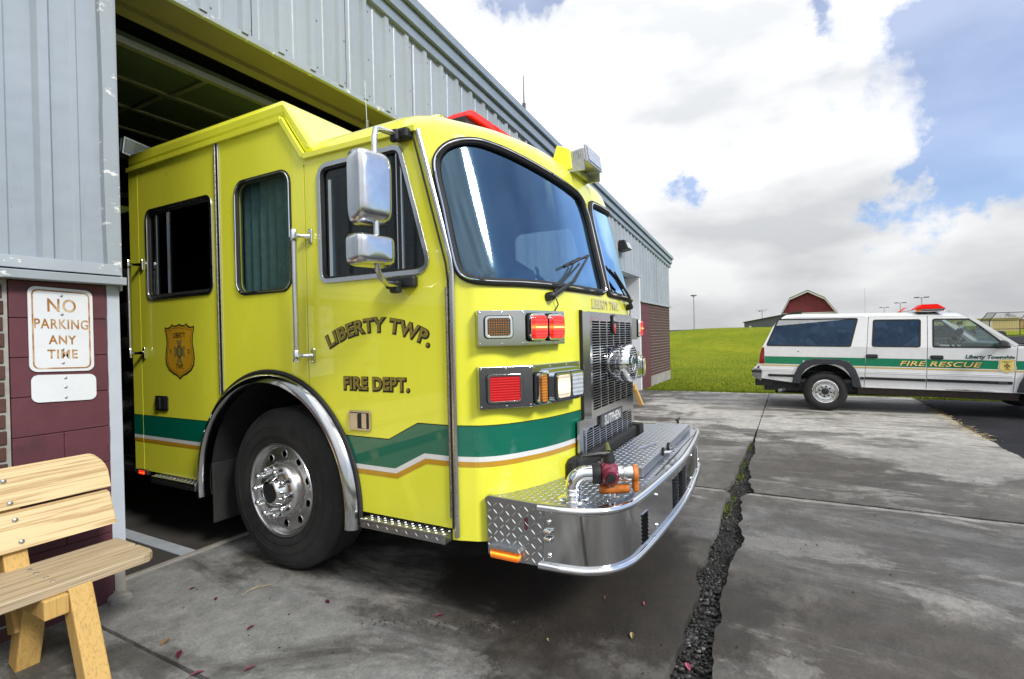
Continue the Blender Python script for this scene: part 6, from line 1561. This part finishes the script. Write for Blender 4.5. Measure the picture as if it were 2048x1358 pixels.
# interior
MB().box(SX + .12, SX + SW - .12, SY - 2.55, SY + .9, .50, .56).build('floor_pan', M['cabin'], SV, smooth=False)
MB().box(SX + .10, SX + SW - .10, SY - 2.62, SY - 2.30, .62, 1.19).build('dashboard', mat('teal_dash', (.05, .085, .09), .6), SV, smooth=False, bevel=.05)
for lx_, x in ((1.72, SX + .28), (1.72, SX + SW - .78), (.85, SX + .25), (.85, SX + SW - .8)):
    o = MB().box(x, x + .5, SY - lx_ - .46, SY - lx_ + .05, .56, .86).build('seat', M['cabin'], SV, smooth=False, bevel=.04)
    MB().box(x + .02, x + .48, SY - lx_ + .02, SY - lx_ + .14, .84, 1.22 if lx_ < 1 else 1.20).build('backrest', M['cabin'], o, smooth=False, bevel=.04)
cw = (SX + SW - .52, SY - 2.13, 1.08)
so = MB().tube([(cw[0] + .19 * math.cos(a), cw[1] + .10 * math.sin(a), cw[2] + .17 * math.sin(a)) for a in [2 * math.pi * i / 24 for i in range(24)]], .016, 8, closed=True).build('steering_wheel', M['black'], SV)
MB().tube([cw, (cw[0], cw[1] - .2, cw[2] - .08)], .03, 8).build('steering_column', M['black'], so)
rm_ = MB().box(SX + SW / 2 - .13, SX + SW / 2 + .13, SY - 2.12, SY - 2.09, 1.49, 1.555).build('rear_view_mirror', M['black'], SV, smooth=False, bevel=.01)
hs_ = [(.07 * math.cos(a) * (1 if i % 2 else .72), .075 * math.sin(a) * (1 if i % 2 else .72)) for i, a in enumerate([2 * math.pi * k_ / 16 for k_ in range(16)])]
MB().prism([hs_], lambda u, v, d: (SX + SW / 2 + d, SY - 2.10 + u, 1.37 + v), 0, .006).build('mirror_charm', M['black'], rm_, smooth=False); MB().tube([(SX + SW / 2, SY - 2.10, 1.43), (SX + SW / 2, SY - 2.10, 1.5)], .003, 5).build('charm_cord', M['black'], rm_)
# wheels
def swheel(l, x, sgn, full=True):
    c = (x, SY - l, .352); ax_ = (sgn, 0, 0)
    o = MB().lathe([(.205, -.02), (.215, -.004), (.26, .004), (.305, -.002), (.335, -.022), (.350, -.045), (.352, -.10), (.350, -.17), (.335, -.20), (.26, -.22), (.205, -.2)], c, ax_, 56, cap=False).build('wheel', M['tyre'], SV, angle=50)
    if full:
        MB().lathe([(.206, -.10), (.204, -.012), (.209, -.003), (.202, .002), (.192, -.002), (.186, -.018), (.180, -.022), (.172, -.012), (.160, -.012), (.150, -.034), (.118, -.040)], c, ax_, 48, cap=False).build('rim', M['chrome'], o, angle=40)
        MB().lathe([(.122, -.042), (.118, -.026), (.100, -.022), (.075, -.020), (.06, -.02)], c, ax_, 40, cap=False).build('hub_disc', M['satin'], o, angle=40)
        MB().lathe([(.062, -.03), (.058, .01), (.040, .018), (.001, .019)], c, ax_, 24, cap=False).build('hub', M['black'], o)
        for i in range(8):
            a = R(45 * i + 10); MB().lathe([(.017, -.022), (.016, -.006), (.008, -.002)], (x, c[1] + .088 * math.cos(a), c[2] + .088 * math.sin(a)), ax_, 10).build('lug_hole', M['black'], o)
    return o
swheel(.012, SX + .012, -1); swheel(FW, SX + .012, -1); swheel(.012, SX + SW - .012, 1, False); swheel(FW, SX + SW - .012, 1, False)
for l in (.012, FW):
    MB().tube([(SX + .2, SY - l, .35), (SX + SW - .2, SY - l, .35)], .05, 10).build('axle', M['dark'], SV)
    wb = MB(); n = 20
    for i in range(n + 1):
        a = R(-5 + 190 * i / n)
        for x in (SX + .03, SX + .42): wb.v.append((x, SY - l - .43 * math.cos(a), .42 + .42 * math.sin(a) - RAKE * l))
    wb.f = [(2 * i, 2 * i + 1, 2 * i + 3, 2 * i + 2) for i in range(n)]; wb.box(SX + .40, SX + .43, SY - l - .43, SY - l + .43, .36, .86); wb.build('wheel_well', M['dark'], SV)
# flares
mflare = mat('flare_plastic', (.030, .034, .042), .55, var=.2, vscale=10)
for l in (.02, FW + .007):
    out = [(l - .535, .475), (l - .50, .62), (l - .42, .80), (l - .30, .905), (l - .16, .938), (l + .22, .938), (l + .36, .89), (l + .45, .77), (l + .50, .62), (l + .535, .455)]
    inn = [(l - .405, .475), (l - .38, .62), (l - .31, .74), (l - .20, .82), (l - .06, .842), (l + .16, .842), (l + .27, .80), (l + .345, .71), (l + .385, .60), (l + .40, .455)]
    MB().prism([[*inn, *out[::-1]]], sn, -.01, .034).build('wheel_flare', mflare, SV, smooth=False, bevel=.012)
# stripes
def sband(nm, mt, l0, l1, z0, z1, d=.002, par=SV, cuts=True):
    edges = [l0]
    for c in ((.592 + (z0 - .452) * .073, .602), (1.449, 1.456), (2.552, 2.562)): edges += [c[0] - .003, c[0] + .006] if l0 < c[0] < l1 else []
    edges.append(l1)
    for a, b in zip(edges[::2], edges[1::2]): MB().prism([[(a, z0), (b, z0), (b, z1), (a, z1)]], sn, .0006, d).build(nm, mt, par, smooth=False)
for a, b in ((-.955, -.33), (.38, 2.66)):
    sband('green_stripe', M['suvgreen'], a, b, .829, .961); sband('gold_stripe', M['suvgold'], max(a - .07, -1.03) if a < 0 else a, b, .790, .812)
sband('green_stripe', M['suvgreen'], -.329, .379, .90, .961); sband('pinstripe', M['ktxt'], -.955, 2.70, .962, .965)
for l0, l1, z in ((-.90, -.46, .612), (.535, .592, .612), (.604, 1.442, .615), (1.458, 2.515, .617)):
    MB().prism([rrect(l0, l1, z - .022, z + .022, .006, 2)], sn, 0, .016).build('side_moulding', M['black'], SV, smooth=False, bevel=.004)
for z in (.705, .730):
    for a, b in ((-1.02, -.49), (.52, 1.444), (1.456, 2.52)): MB().prism([[(a, z), (b, z), (b, z + .005), (a, z + .005)]], sn, 0, .005).build('body_crease', M['suvwhite'], SV, smooth=False)
MB().prism([[(.60, .452), (2.52, .46), (2.52, .474), (.60, .466)]], sn, 0, .006).build('rocker_moulding', M['suvwhite'], SV, smooth=False)
ru = jag((1.70, .478), (2.30, .474), 40, .010, 3); MB().prism([ru + [(2.30, .468), (1.70, .468)]], sn, .0065, .0085).build('rust_patch', mat('rust', (.11, .045, .018), .9, var=.4, vscale=30), SV, smooth=False)
# lettering
for mt, off, d, s_ in ((M['ktxt'], .004, .0032, .006), (M['suvtxt'], 0, .0042, 0)):
    lettering('lettering', 'FIRE RESCUE', .112, lambda x, y, e, d=d, s_=s_: sn(1.605 + x - s_ * .6, .851 + y - s_, d + e), mt, SV, offset=off + .002, xs=1.58, shear=.28, space=1.06)
lettering('lettering', 'Liberty Township', .082, lambda x, y, e: sn(2.245 + x, .992 + y, .003 + e), M['suvtxtg'], v_front_door, offset=.0032, xs=1.02, shear=.25)
lettering('lettering', '2500', .032, lambda x, y, e: sn(2.40 + x, .606 + y, .0170 + e), M['galv'], SV, xs=1.7)
MB().prism([[(2.235, .617), (2.255, .625), (2.285, .625), (2.305, .617), (2.285, .609), (2.255, .609)]], sn, .0165, .0185).build('maker_emblem', M['chrome'], SV, smooth=False)
badge(v_front_door, lambda x, y, d: sn(2.452 + x, .882 + y, d + .003), .20, .222, M['white_stripe'])
for l0, z in ((.625, 1.0), (1.505, 1.0)):
    h = MB().prism([rrect(l0, l0 + .17, z - .032, z + .032, .02)], sn, 0, .012).build('door_handle', M['black'], SV, smooth=False, bevel=.004)
    MB().prism([rrect(l0 + .012, l0 + .158, z - .012, z + .012, .008)], sn, .012, .020).build('handle_bar', mflare, h, smooth=False, bevel=.003)
MB().lathe([(.012, 0), (.010, .004)], sn(-.40, 1.065, 0), (-1, 0, 0), 10).build('fuel_lock', M['greymetal'], SV)
# tail lamp, bumper, exhaust, hitch
MB().prism([[(-1.055, .822), (-.955, .822), (-.955, 1.135), (-.998, 1.135), (-1.035, 1.0)]], sn, -.05, .006).build('tail_lamp', mat('tail_lens', (.26, .006, .010), .1, coat=1), SV, smooth=False, bevel=.012)
bmo = MB().prism([[(-1.17, .58), (-1.02, .50), (-.995, .70), (-1.02, .735), (-1.15, .735), (-1.175, .70)]], lambda l, z, d: (SX - .01 + d, SY - l, z - RAKE * l), 0, SW + .02).build('rear_bumper', M['steel'], SV, smooth=False, bevel=.012)
MB().prism([[(-1.182, .655), (-1.01, .648), (-1.01, .70), (-1.18, .70)]], lambda l, z, d: (SX - .016 + d, SY - l, z - RAKE * l), 0, SW + .03).build('bumper_pad', M['black'], bmo, smooth=False, bevel=.006)
MB().prism([[(-1.10, .735), (-1.0, .735), (-1.01, .80), (-1.05, .80)]], lambda l, z, d: (SX + .02 + d, SY - l, z - RAKE * l), 0, .25).build('bumper_step', M['greymetal'], bmo, smooth=False)
MB().prism([[(-1.13, .40), (-.85, .40), (-.80, .52), (-1.13, .52)]], lambda l, z, d: (SX + .10 + d, SY - l, z - RAKE * l), 0, SW - .2).build('tow_bar', M['black'], SV, smooth=False)
MB().tube([(SX + .45, SY + .35, .42), (SX + .25, SY + .55, .38), (SX + .06, SY + .72, .345)], .035, 14).build('tailpipe', M['galv'], SV)
# mirror, cowl, wipers
MB().hexa([sn(2.32, 1.175, .02), sn(2.46, 1.165, .03), sn(2.46, 1.165, .22), sn(2.32, 1.185, .20), sn(2.36, 1.285, .02), sn(2.44, 1.26, .03), sn(2.44, 1.27, .20), sn(2.34, 1.30, .18)]).build('side_mirror', M['black'], SV, smooth=False, bevel=.03, seg=3)
MB().hexa([sf(2.32, 1.175, .02), sf(2.46, 1.165, .03), sf(2.46, 1.165, .22), sf(2.32, 1.185, .20), sf(2.36, 1.285, .02), sf(2.44, 1.26, .03), sf(2.44, 1.27, .20), sf(2.34, 1.30, .18)]).build('side_mirror', M['black'], SV, smooth=False, bevel=.03, seg=3)
MB().box(SX + .12, SX + SW - .12, SY - 2.78, SY - 2.60, 1.135, 1.150).build('cowl', M['black'], SV, smooth=False)
MB().tube([(SX + .2, SY - 2.64, 1.16), (SX + .45, SY - 2.55, 1.20), (SX + .85, SY - 2.50, 1.235)], .012, 6).build('wiper', M['black'], SV)
MB().tube([(SX + .5, SY - .68, 1.75), (SX + .5, SY - .68, 2.20)], [.004, .002], 5).build('roof_aerial', M['galv'], SV)
# roof light bar
lbz = 1.72
lb2 = MB().hexa([(SX + .12, SY - 1.72, lbz), (SX + SW - .12, SY - 1.72, lbz), (SX + SW - .12, SY - 1.36, lbz), (SX + .12, SY - 1.36, lbz), (SX + .10, SY - 1.745, lbz + .045), (SX + SW - .10, SY - 1.745, lbz + .045), (SX + SW - .10, SY - 1.335, lbz + .045), (SX + .10, SY - 1.335, lbz + .045)]).build('light_bar', M['satin'], SV, smooth=False, bevel=.01)
for x0, x1, mt, a, b in ((SX + .10, SX + .52, 'bar_red', .03, 0), (SX + .53, SX + 1.40, 'head_off', 0, 0), (SX + 1.41, SX + SW - .10, 'bar_red', 0, .03)):
    MB().hexa([(x0, SY - 1.745, lbz + .046), (x1, SY - 1.745, lbz + .046), (x1, SY - 1.335, lbz + .046), (x0, SY - 1.335, lbz + .046), (x0 + a, SY - 1.64, lbz + .128), (x1 - b, SY - 1.64, lbz + .128), (x1 - b, SY - 1.44, lbz + .128), (x0 + a, SY - 1.44, lbz + .128)]).build('light_lens', M[mt], lb2, smooth=False, bevel=.008)
MB().box(SX + .094, SX + .10, SY - 1.42, SY - 1.345, lbz + .005, lbz + .042).build('corner_lamp', M['amber'], lb2, smooth=False)
for x in (SX + .2, SX + SW - .2): MB().bar((x, SY - 1.45, lbz + .01), (x - .06, SY - 1.72, lbz - .075), .05, .02).build('bar_foot', M['greymetal'], lb2, smooth=False)

# ================================================================== FAR BACKGROUND
def gz(x, y): return terrain(x, y)
# barn
bX = 84.0; bn = thing('red_barn', 'red gambrel barn with white trim behind the white SUV', 'barn', (bX, -2.2, 1.0))
kk = bX / 80
pts = [(1.17, 3.66), (0.10, 5.80), (-2.06, 6.75), (-4.02, 5.65), (-5.43, 3.55)]
pts = [(y * kk, 1.46 + (z - 1.46) * kk) for y, z in pts]
wall = [(pts[0][0] - .25, .6), (pts[0][0] - .25, pts[0][1] + .1)] + [(y * .97 - .06, z - .12) for y, z in pts[1:4]] + [(pts[4][0] + .25, pts[4][1] + .1), (pts[4][0] + .25, .6)]
wo = MB().prism([wall], lambda u, v, d: (bX + d, u, v), 0, 12).build('wall', M['barnred'], bn, smooth=False)
for i in range(22):
    y = pts[4][0] + .4 + i * .29
    MB().box(bX - .03, bX + .02, y, y + .27, .7, 3.9).build('board', M['barnred'], wo, smooth=False)
def inpent(y):
    for (ya, za), (yb_, zb_) in zip(pts, pts[1:]):
        if yb_ <= y <= ya: return za + (zb_ - za) * (ya - y) / (ya - yb_)
    return 3.6
for i in range(18):
    y = pts[4][0] + .75 + i * .29
    zt_ = min(inpent(y), inpent(y + .27)) - .25
    if zt_ > 4.1: MB().box(bX - .035, bX + .02, y, y + .275, 4.0, zt_).build('board', M['barnred'], wo, smooth=False)
for (ya, za), (yb_, zb_) in zip(pts, pts[1:]):
    MB().hexa([(bX - .5, ya, za), (bX - .5, yb_, zb_), (bX + 12.4, yb_, zb_), (bX + 12.4, ya, za), (bX - .5, ya, za + .14), (bX - .5, yb_, zb_ + .14), (bX + 12.4, yb_, zb_ + .14), (bX + 12.4, ya, za + .14)]).build('roof', M['barnroof'], bn, smooth=False)
    MB().hexa([(bX - .52, ya, za - .20), (bX - .52, yb_, zb_ - .20), (bX - .06, yb_, zb_ - .20), (bX - .06, ya, za - .20), (bX - .52, ya, za - .005), (bX - .52, yb_, zb_ - .005), (bX - .06, yb_, zb_ - .005), (bX - .06, ya, za - .005)]).build('trim_board', M['barnwhite'], bn, smooth=False)
MB().box(bX - .16, bX - .036, pts[4][0] + .25, pts[0][0] - .25, 3.55, 3.95).build('trim_board', M['barnwhite'], bn, smooth=False)
MB().box(bX - .14, bX - .036, -3.9, -0.6, .7, 3.55).build('barn_door', M['barnwhite'], bn, smooth=False)
# grey shed in front of it
shd = thing('grey_shed', 'low dark grey metal shed left of the red barn', 'shed', (72, 2, 1))
MB().prism([[(5.25, .5), (5.25, 2.60), (-1.2, 3.75), (-1.2, .5)]], lambda u, v, d: (72 + d, u, v), 0, 9).build('wall', M['greymetal'], shd, smooth=False)
for i in range(21): y = 5.15 - i * .30; MB().box(71.96, 72.0, y - .05, y, .6, 2.60 + (5.15 - y) * .178 - .04).build('siding_rib', M['greymetal'], shd, smooth=False)
MB().prism([[(5.4, 2.60), (5.4, 2.68), (-1.3, 3.86), (-1.3, 3.78)]], lambda u, v, d: (71.8 + d, u, v), 0, 9.4).build('roof', M['fascia_dark'], shd, smooth=False)
for y, z in ((4.55, 2.05), (3.35, 1.8)): MB().box(71.9, 71.95, y - .14, y + .14, z - .1, z + .1).build('vent', M['barnwhite'], shd, smooth=False)
ant = thing('tv_antenna', 'spindly television antenna above the grey shed roof', 'antenna', (74, 3.2, 3))
MB().tube([(74, 3.25, 3.0), (74, 3.25, 4.25)], .03, 6).build('mast', M['greymetal'], ant)
for z, w_ in ((4.2, .7), (4.05, .45)): MB().tube([(73.9, 3.25 - w_, z), (74.1, 3.25 + w_, z)], .015, 5).build('antenna_arm', M['greymetal'], ant)
MB().box(73.9, 74.1, 3.45, 3.65, 4.0, 4.12).build('antenna_box', M['greymetal'], ant, smooth=False)
# low white building with dark roof on the left of the mound
lo = thing('low_building', 'long white building with flat dark roof beyond the grass mound', 'building', (110, 24, 0))
MB().box(110, 122, 14.2, 40, 0, 1.78).build('wall', M['barnwhite'], lo, smooth=False)
MB().hexa([(109.6, 15.9, 1.75), (122, 15.9, 1.75), (122, 40, 1.70), (109.6, 40, 1.70), (109.6, 15.9, 2.12), (122, 15.9, 2.12), (122, 40, 1.98), (109.6, 40, 1.98)]).build('roof', M['greymetal'], lo, smooth=False)
MB().box(111, 121, 11.9, 15.8, 0, 1.97).build('annex', M['greymetal'], lo, smooth=False)
# lamp posts
def lamp_post(x, y, h, label, twin):
    t = thing('lamp_post', label, 'lamp post', (x, y, 0), 'tall parking lot lamp posts')
    MB().tube([(x, y, 0), (x, y, h)], [.13, .09], 8).build('pole', M['galv'], t)
    if twin:
        MB().tube([(x, y - 1.0, h), (x, y + 1.0, h)], .05, 6).build('cross_arm', M['greymetal'], t)
        for s_ in (-1, 1): MB().box(x - .2, x + .2, y + s_ * .75 - .35, y + s_ * .75 + .35, h - .05, h + .14).build('lamp_head', M['greymetal'], t, smooth=False)
    else: MB().lathe([(.12, h - .1), (1.0 * .55, h + .02), (.5, h + .16), (.1, h + .2)], (x, y, 0), (0, 0, 1), 14).build('lamp_head', M['greymetal'], t)
lamp_post(95, 15.0, 7.95, 'tall grey lamp post behind the mound left of the SUV', False)
lamp_post(120, -21.4, 7.0, 'twin-head lamp post nearest the SUV light bar', True)
lamp_post(145, -22.0, 7.15, 'middle one of three twin-head lamp posts above the SUV', True)
lamp_post(175, -22.9, 7.25, 'smallest and farthest twin-head lamp post above the SUV', True)
lamp_post(190, 41.5, 7.6, 'faint distant lamp post at the station corner', False)
# school
sch = thing('school_building', 'long tan brick school building behind the ball field', 'building', (285, -90, 0))
MB().box(285, 320, -140, -62, -1, 3.9).build('wall', M['tanbrick'], sch, smooth=False)
MB().box(284.5, 320, -140.5, -61.5, 3.9, 4.35).build('roof_edge', M['barnwhite'], sch, smooth=False)
for i in range(12): y = -66 - i * 6; MB().box(284.8, 285, y - 2.0, y, .2, 2.0).build('window', M['greymetal'], sch, smooth=False)
gy = thing('school_gym', 'yellow block of the school seen through the SUV windows', 'building', (200, -42, 0))
MB().box(200, 230, -58, -40.5, -1, 3.6).build('wall', mat('yellow_wall', (.52, .42, .22), .8), gy, smooth=False)
MB().box(199.6, 230, -58.4, -40.1, 3.6, 3.9).build('roof_edge', M['barnwhite'], gy, smooth=False)
MB().box(199.9, 200, -52, -46, 0, 3).build('entrance', M['barnwhite'], gy, smooth=False)
# ball field backstop
bk = thing('backstop', 'dark pipe and mesh baseball backstop at the right edge', 'backstop', (110, -31, 0))
pp_ = [(110, -27.2), (112, -28.8), (112, -32.5), (110.5, -36)]
for x, y in pp_:
    MB().tube([(x, y, -.6), (x, y, 2.3)], .07, 6).build('post', M['black'], bk); MB().tube([(x, y, 2.3), (x - 2.2, y - .3, 3.55)], .06, 6).build('canopy_arm', M['black'], bk)
for (xa, ya), (xb, yb_) in zip(pp_, pp_[1:]):
    for z, dx in ((2.3, 0), (.9, 0), (3.55, -2.2)): MB().tube([(xa + dx, ya - (.3 if dx else 0), z), (xb + dx, yb_ - (.3 if dx else 0), z)], .05, 6).build('rail', M['black'], bk)
    ms = MB()
    for i in range(18):
        t_ = i / 18; x = xa + (xb - xa) * t_; y = ya + (yb_ - ya) * t_; ms.tube([(x, y, -.4), (x, y, 2.3), (x - 2.2, y - .3, 3.55)], .012, 4)
    ms.build('mesh', M['black'], bk, kind='stuff')
# chain link fence
fc = thing('chain_fence', 'black chain link fence right of the SUV hood', 'fence', (36, -12, 0))
for i in range(12):
    y = -8.0 - i * 1.9; MB().tube([(36, y, -.5), (36, y, .98)], .035, 6).build('post', M['black'], fc)
for z in (.95, -.12): MB().tube([(36, -8, z), (36, -29, z)], .025, 6).build('rail', M['black'], fc)
ms = MB()
for i in range(260):
    y = -8 - i * .08
    ms.tube([(36, y, -.2), (36, y - .55, .95)], .0035, 3); ms.tube([(36, y - .55, -.2), (36, y, .95)], .0035, 3)
ms.build('mesh', M['black'], fc, kind='stuff')
# bare trees
def bare_tree(x, y, h, spread, seed, label, levels=5, col='bark', z0=0):
    t = thing('bare_tree', label, 'tree', (x, y, z0), 'bare trees on the skyline'); r_ = random.Random(seed)
    tr, tw = MB(), MB()
    def br(p, d, ln, rad, lv):
        q_ = p + d * ln; (tr if lv < 2 else tw).tube([p, p + d * ln * .5 + Vector((r_.gauss(0, .04), r_.gauss(0, .04), 0)) * ln, q_], [rad, rad * .8, rad * .6], 4 if lv > 1 else 6)
        if lv >= levels: return
        for k_ in range(3 if lv else 4):
            nd = (d + Vector((r_.gauss(0, spread), r_.gauss(0, spread), r_.gauss(.1, spread * .5)))).normalized(); br(p + d * ln * r_.uniform(.55, 1.0), nd, ln * r_.uniform(.6, .8), rad * .58, lv + 1)
    br(Vector((x, y, z0)), Vector((0, 0, 1)), h * .30, h * .022, 0)
    tr.build('trunk', M[col], t); tw.build('crown', M[col], t, smooth=False)
bare_tree(120, 16.3, 3.6, .75, 1, 'dense round bare shrub on the skyline beside the lamp post', 6)
bare_tree(126, 20.5, 3.2, .7, 2, 'pale bare shrub left of the dense round one', 5)
bare_tree(120, 8.9, 3.0, .8, 3, 'thin bare bush left of the grey shed', 5)
bare_tree(122, 7.2, 3.1, .8, 8, 'thin bare bush touching the grey shed corner', 5)
bare_tree(95, -19.6, 4.6, .6, 4, 'bare branching tree seen through the SUV front window', 6)
bare_tree(230, -63, 8.5, .6, 5, 'hazy bare tree left of the ball field backstop', 6)
# parked cars in the far lot
def parked(x, y, col, label, tall=0.0):
    t = thing('parked_car', label, 'car', (x, y, 0), 'cars parked in the far lot')
    m_ = mat('car_paint', col, .3, coat=1)
    f = lambda l, z, d: (x + d, y - l, z + .03)
    MB().prism([[(-2.2, .32), (2.2, .32), (2.25, .62), (2.1, .84), (1.1, .95), (-2.0, 1.0 + tall * .3), (-2.2, .7)]], f, 0, 1.75).build('body', m_, t, smooth=False, bevel=.06)
    MB().prism([[(-1.75 - tall, .96), (1.15, .92), (.45, 1.42 + tall * .3), (-1.2 - tall * .8, 1.44 + tall * .3)]], f, .14, 1.61).build('cabin', M['darkglass'], t, smooth=False, bevel=.05)
    MB().prism([[(-1.2 - tall * .8, 1.42 + tall * .3), (.45, 1.40 + tall * .3), (.35, 1.48 + tall * .3), (-1.15 - tall * .8, 1.50 + tall * .3)]], f, .16, 1.59).build('roof', m_, t, smooth=False, bevel=.03)
    for l in (-1.35, 1.4):
        for d in (.02, 1.53): w_ = MB().lathe([(.32, 0), (.32, .2)], (x + d, y - l, .33), (1, 0, 0), 20).build('wheel', M['tyre'], t); MB().lathe([(.19, -.006), (.17, -.012), (.02, -.012)], (x + d, y - l, .33), (1, 0, 0), 16).build('hubcap', M['satin'], w_)
parked(70, -14.2, (.02, .024, .028), 'dark parked SUV seen through the rescue SUV front window', .5)
parked(73, -17.9, (.05, .05, .055), 'dark grey sedan parked beside the dark SUV')
parked(72, -9.0, (.35, .36, .38), 'pale sedan parked leftmost in the far lot')
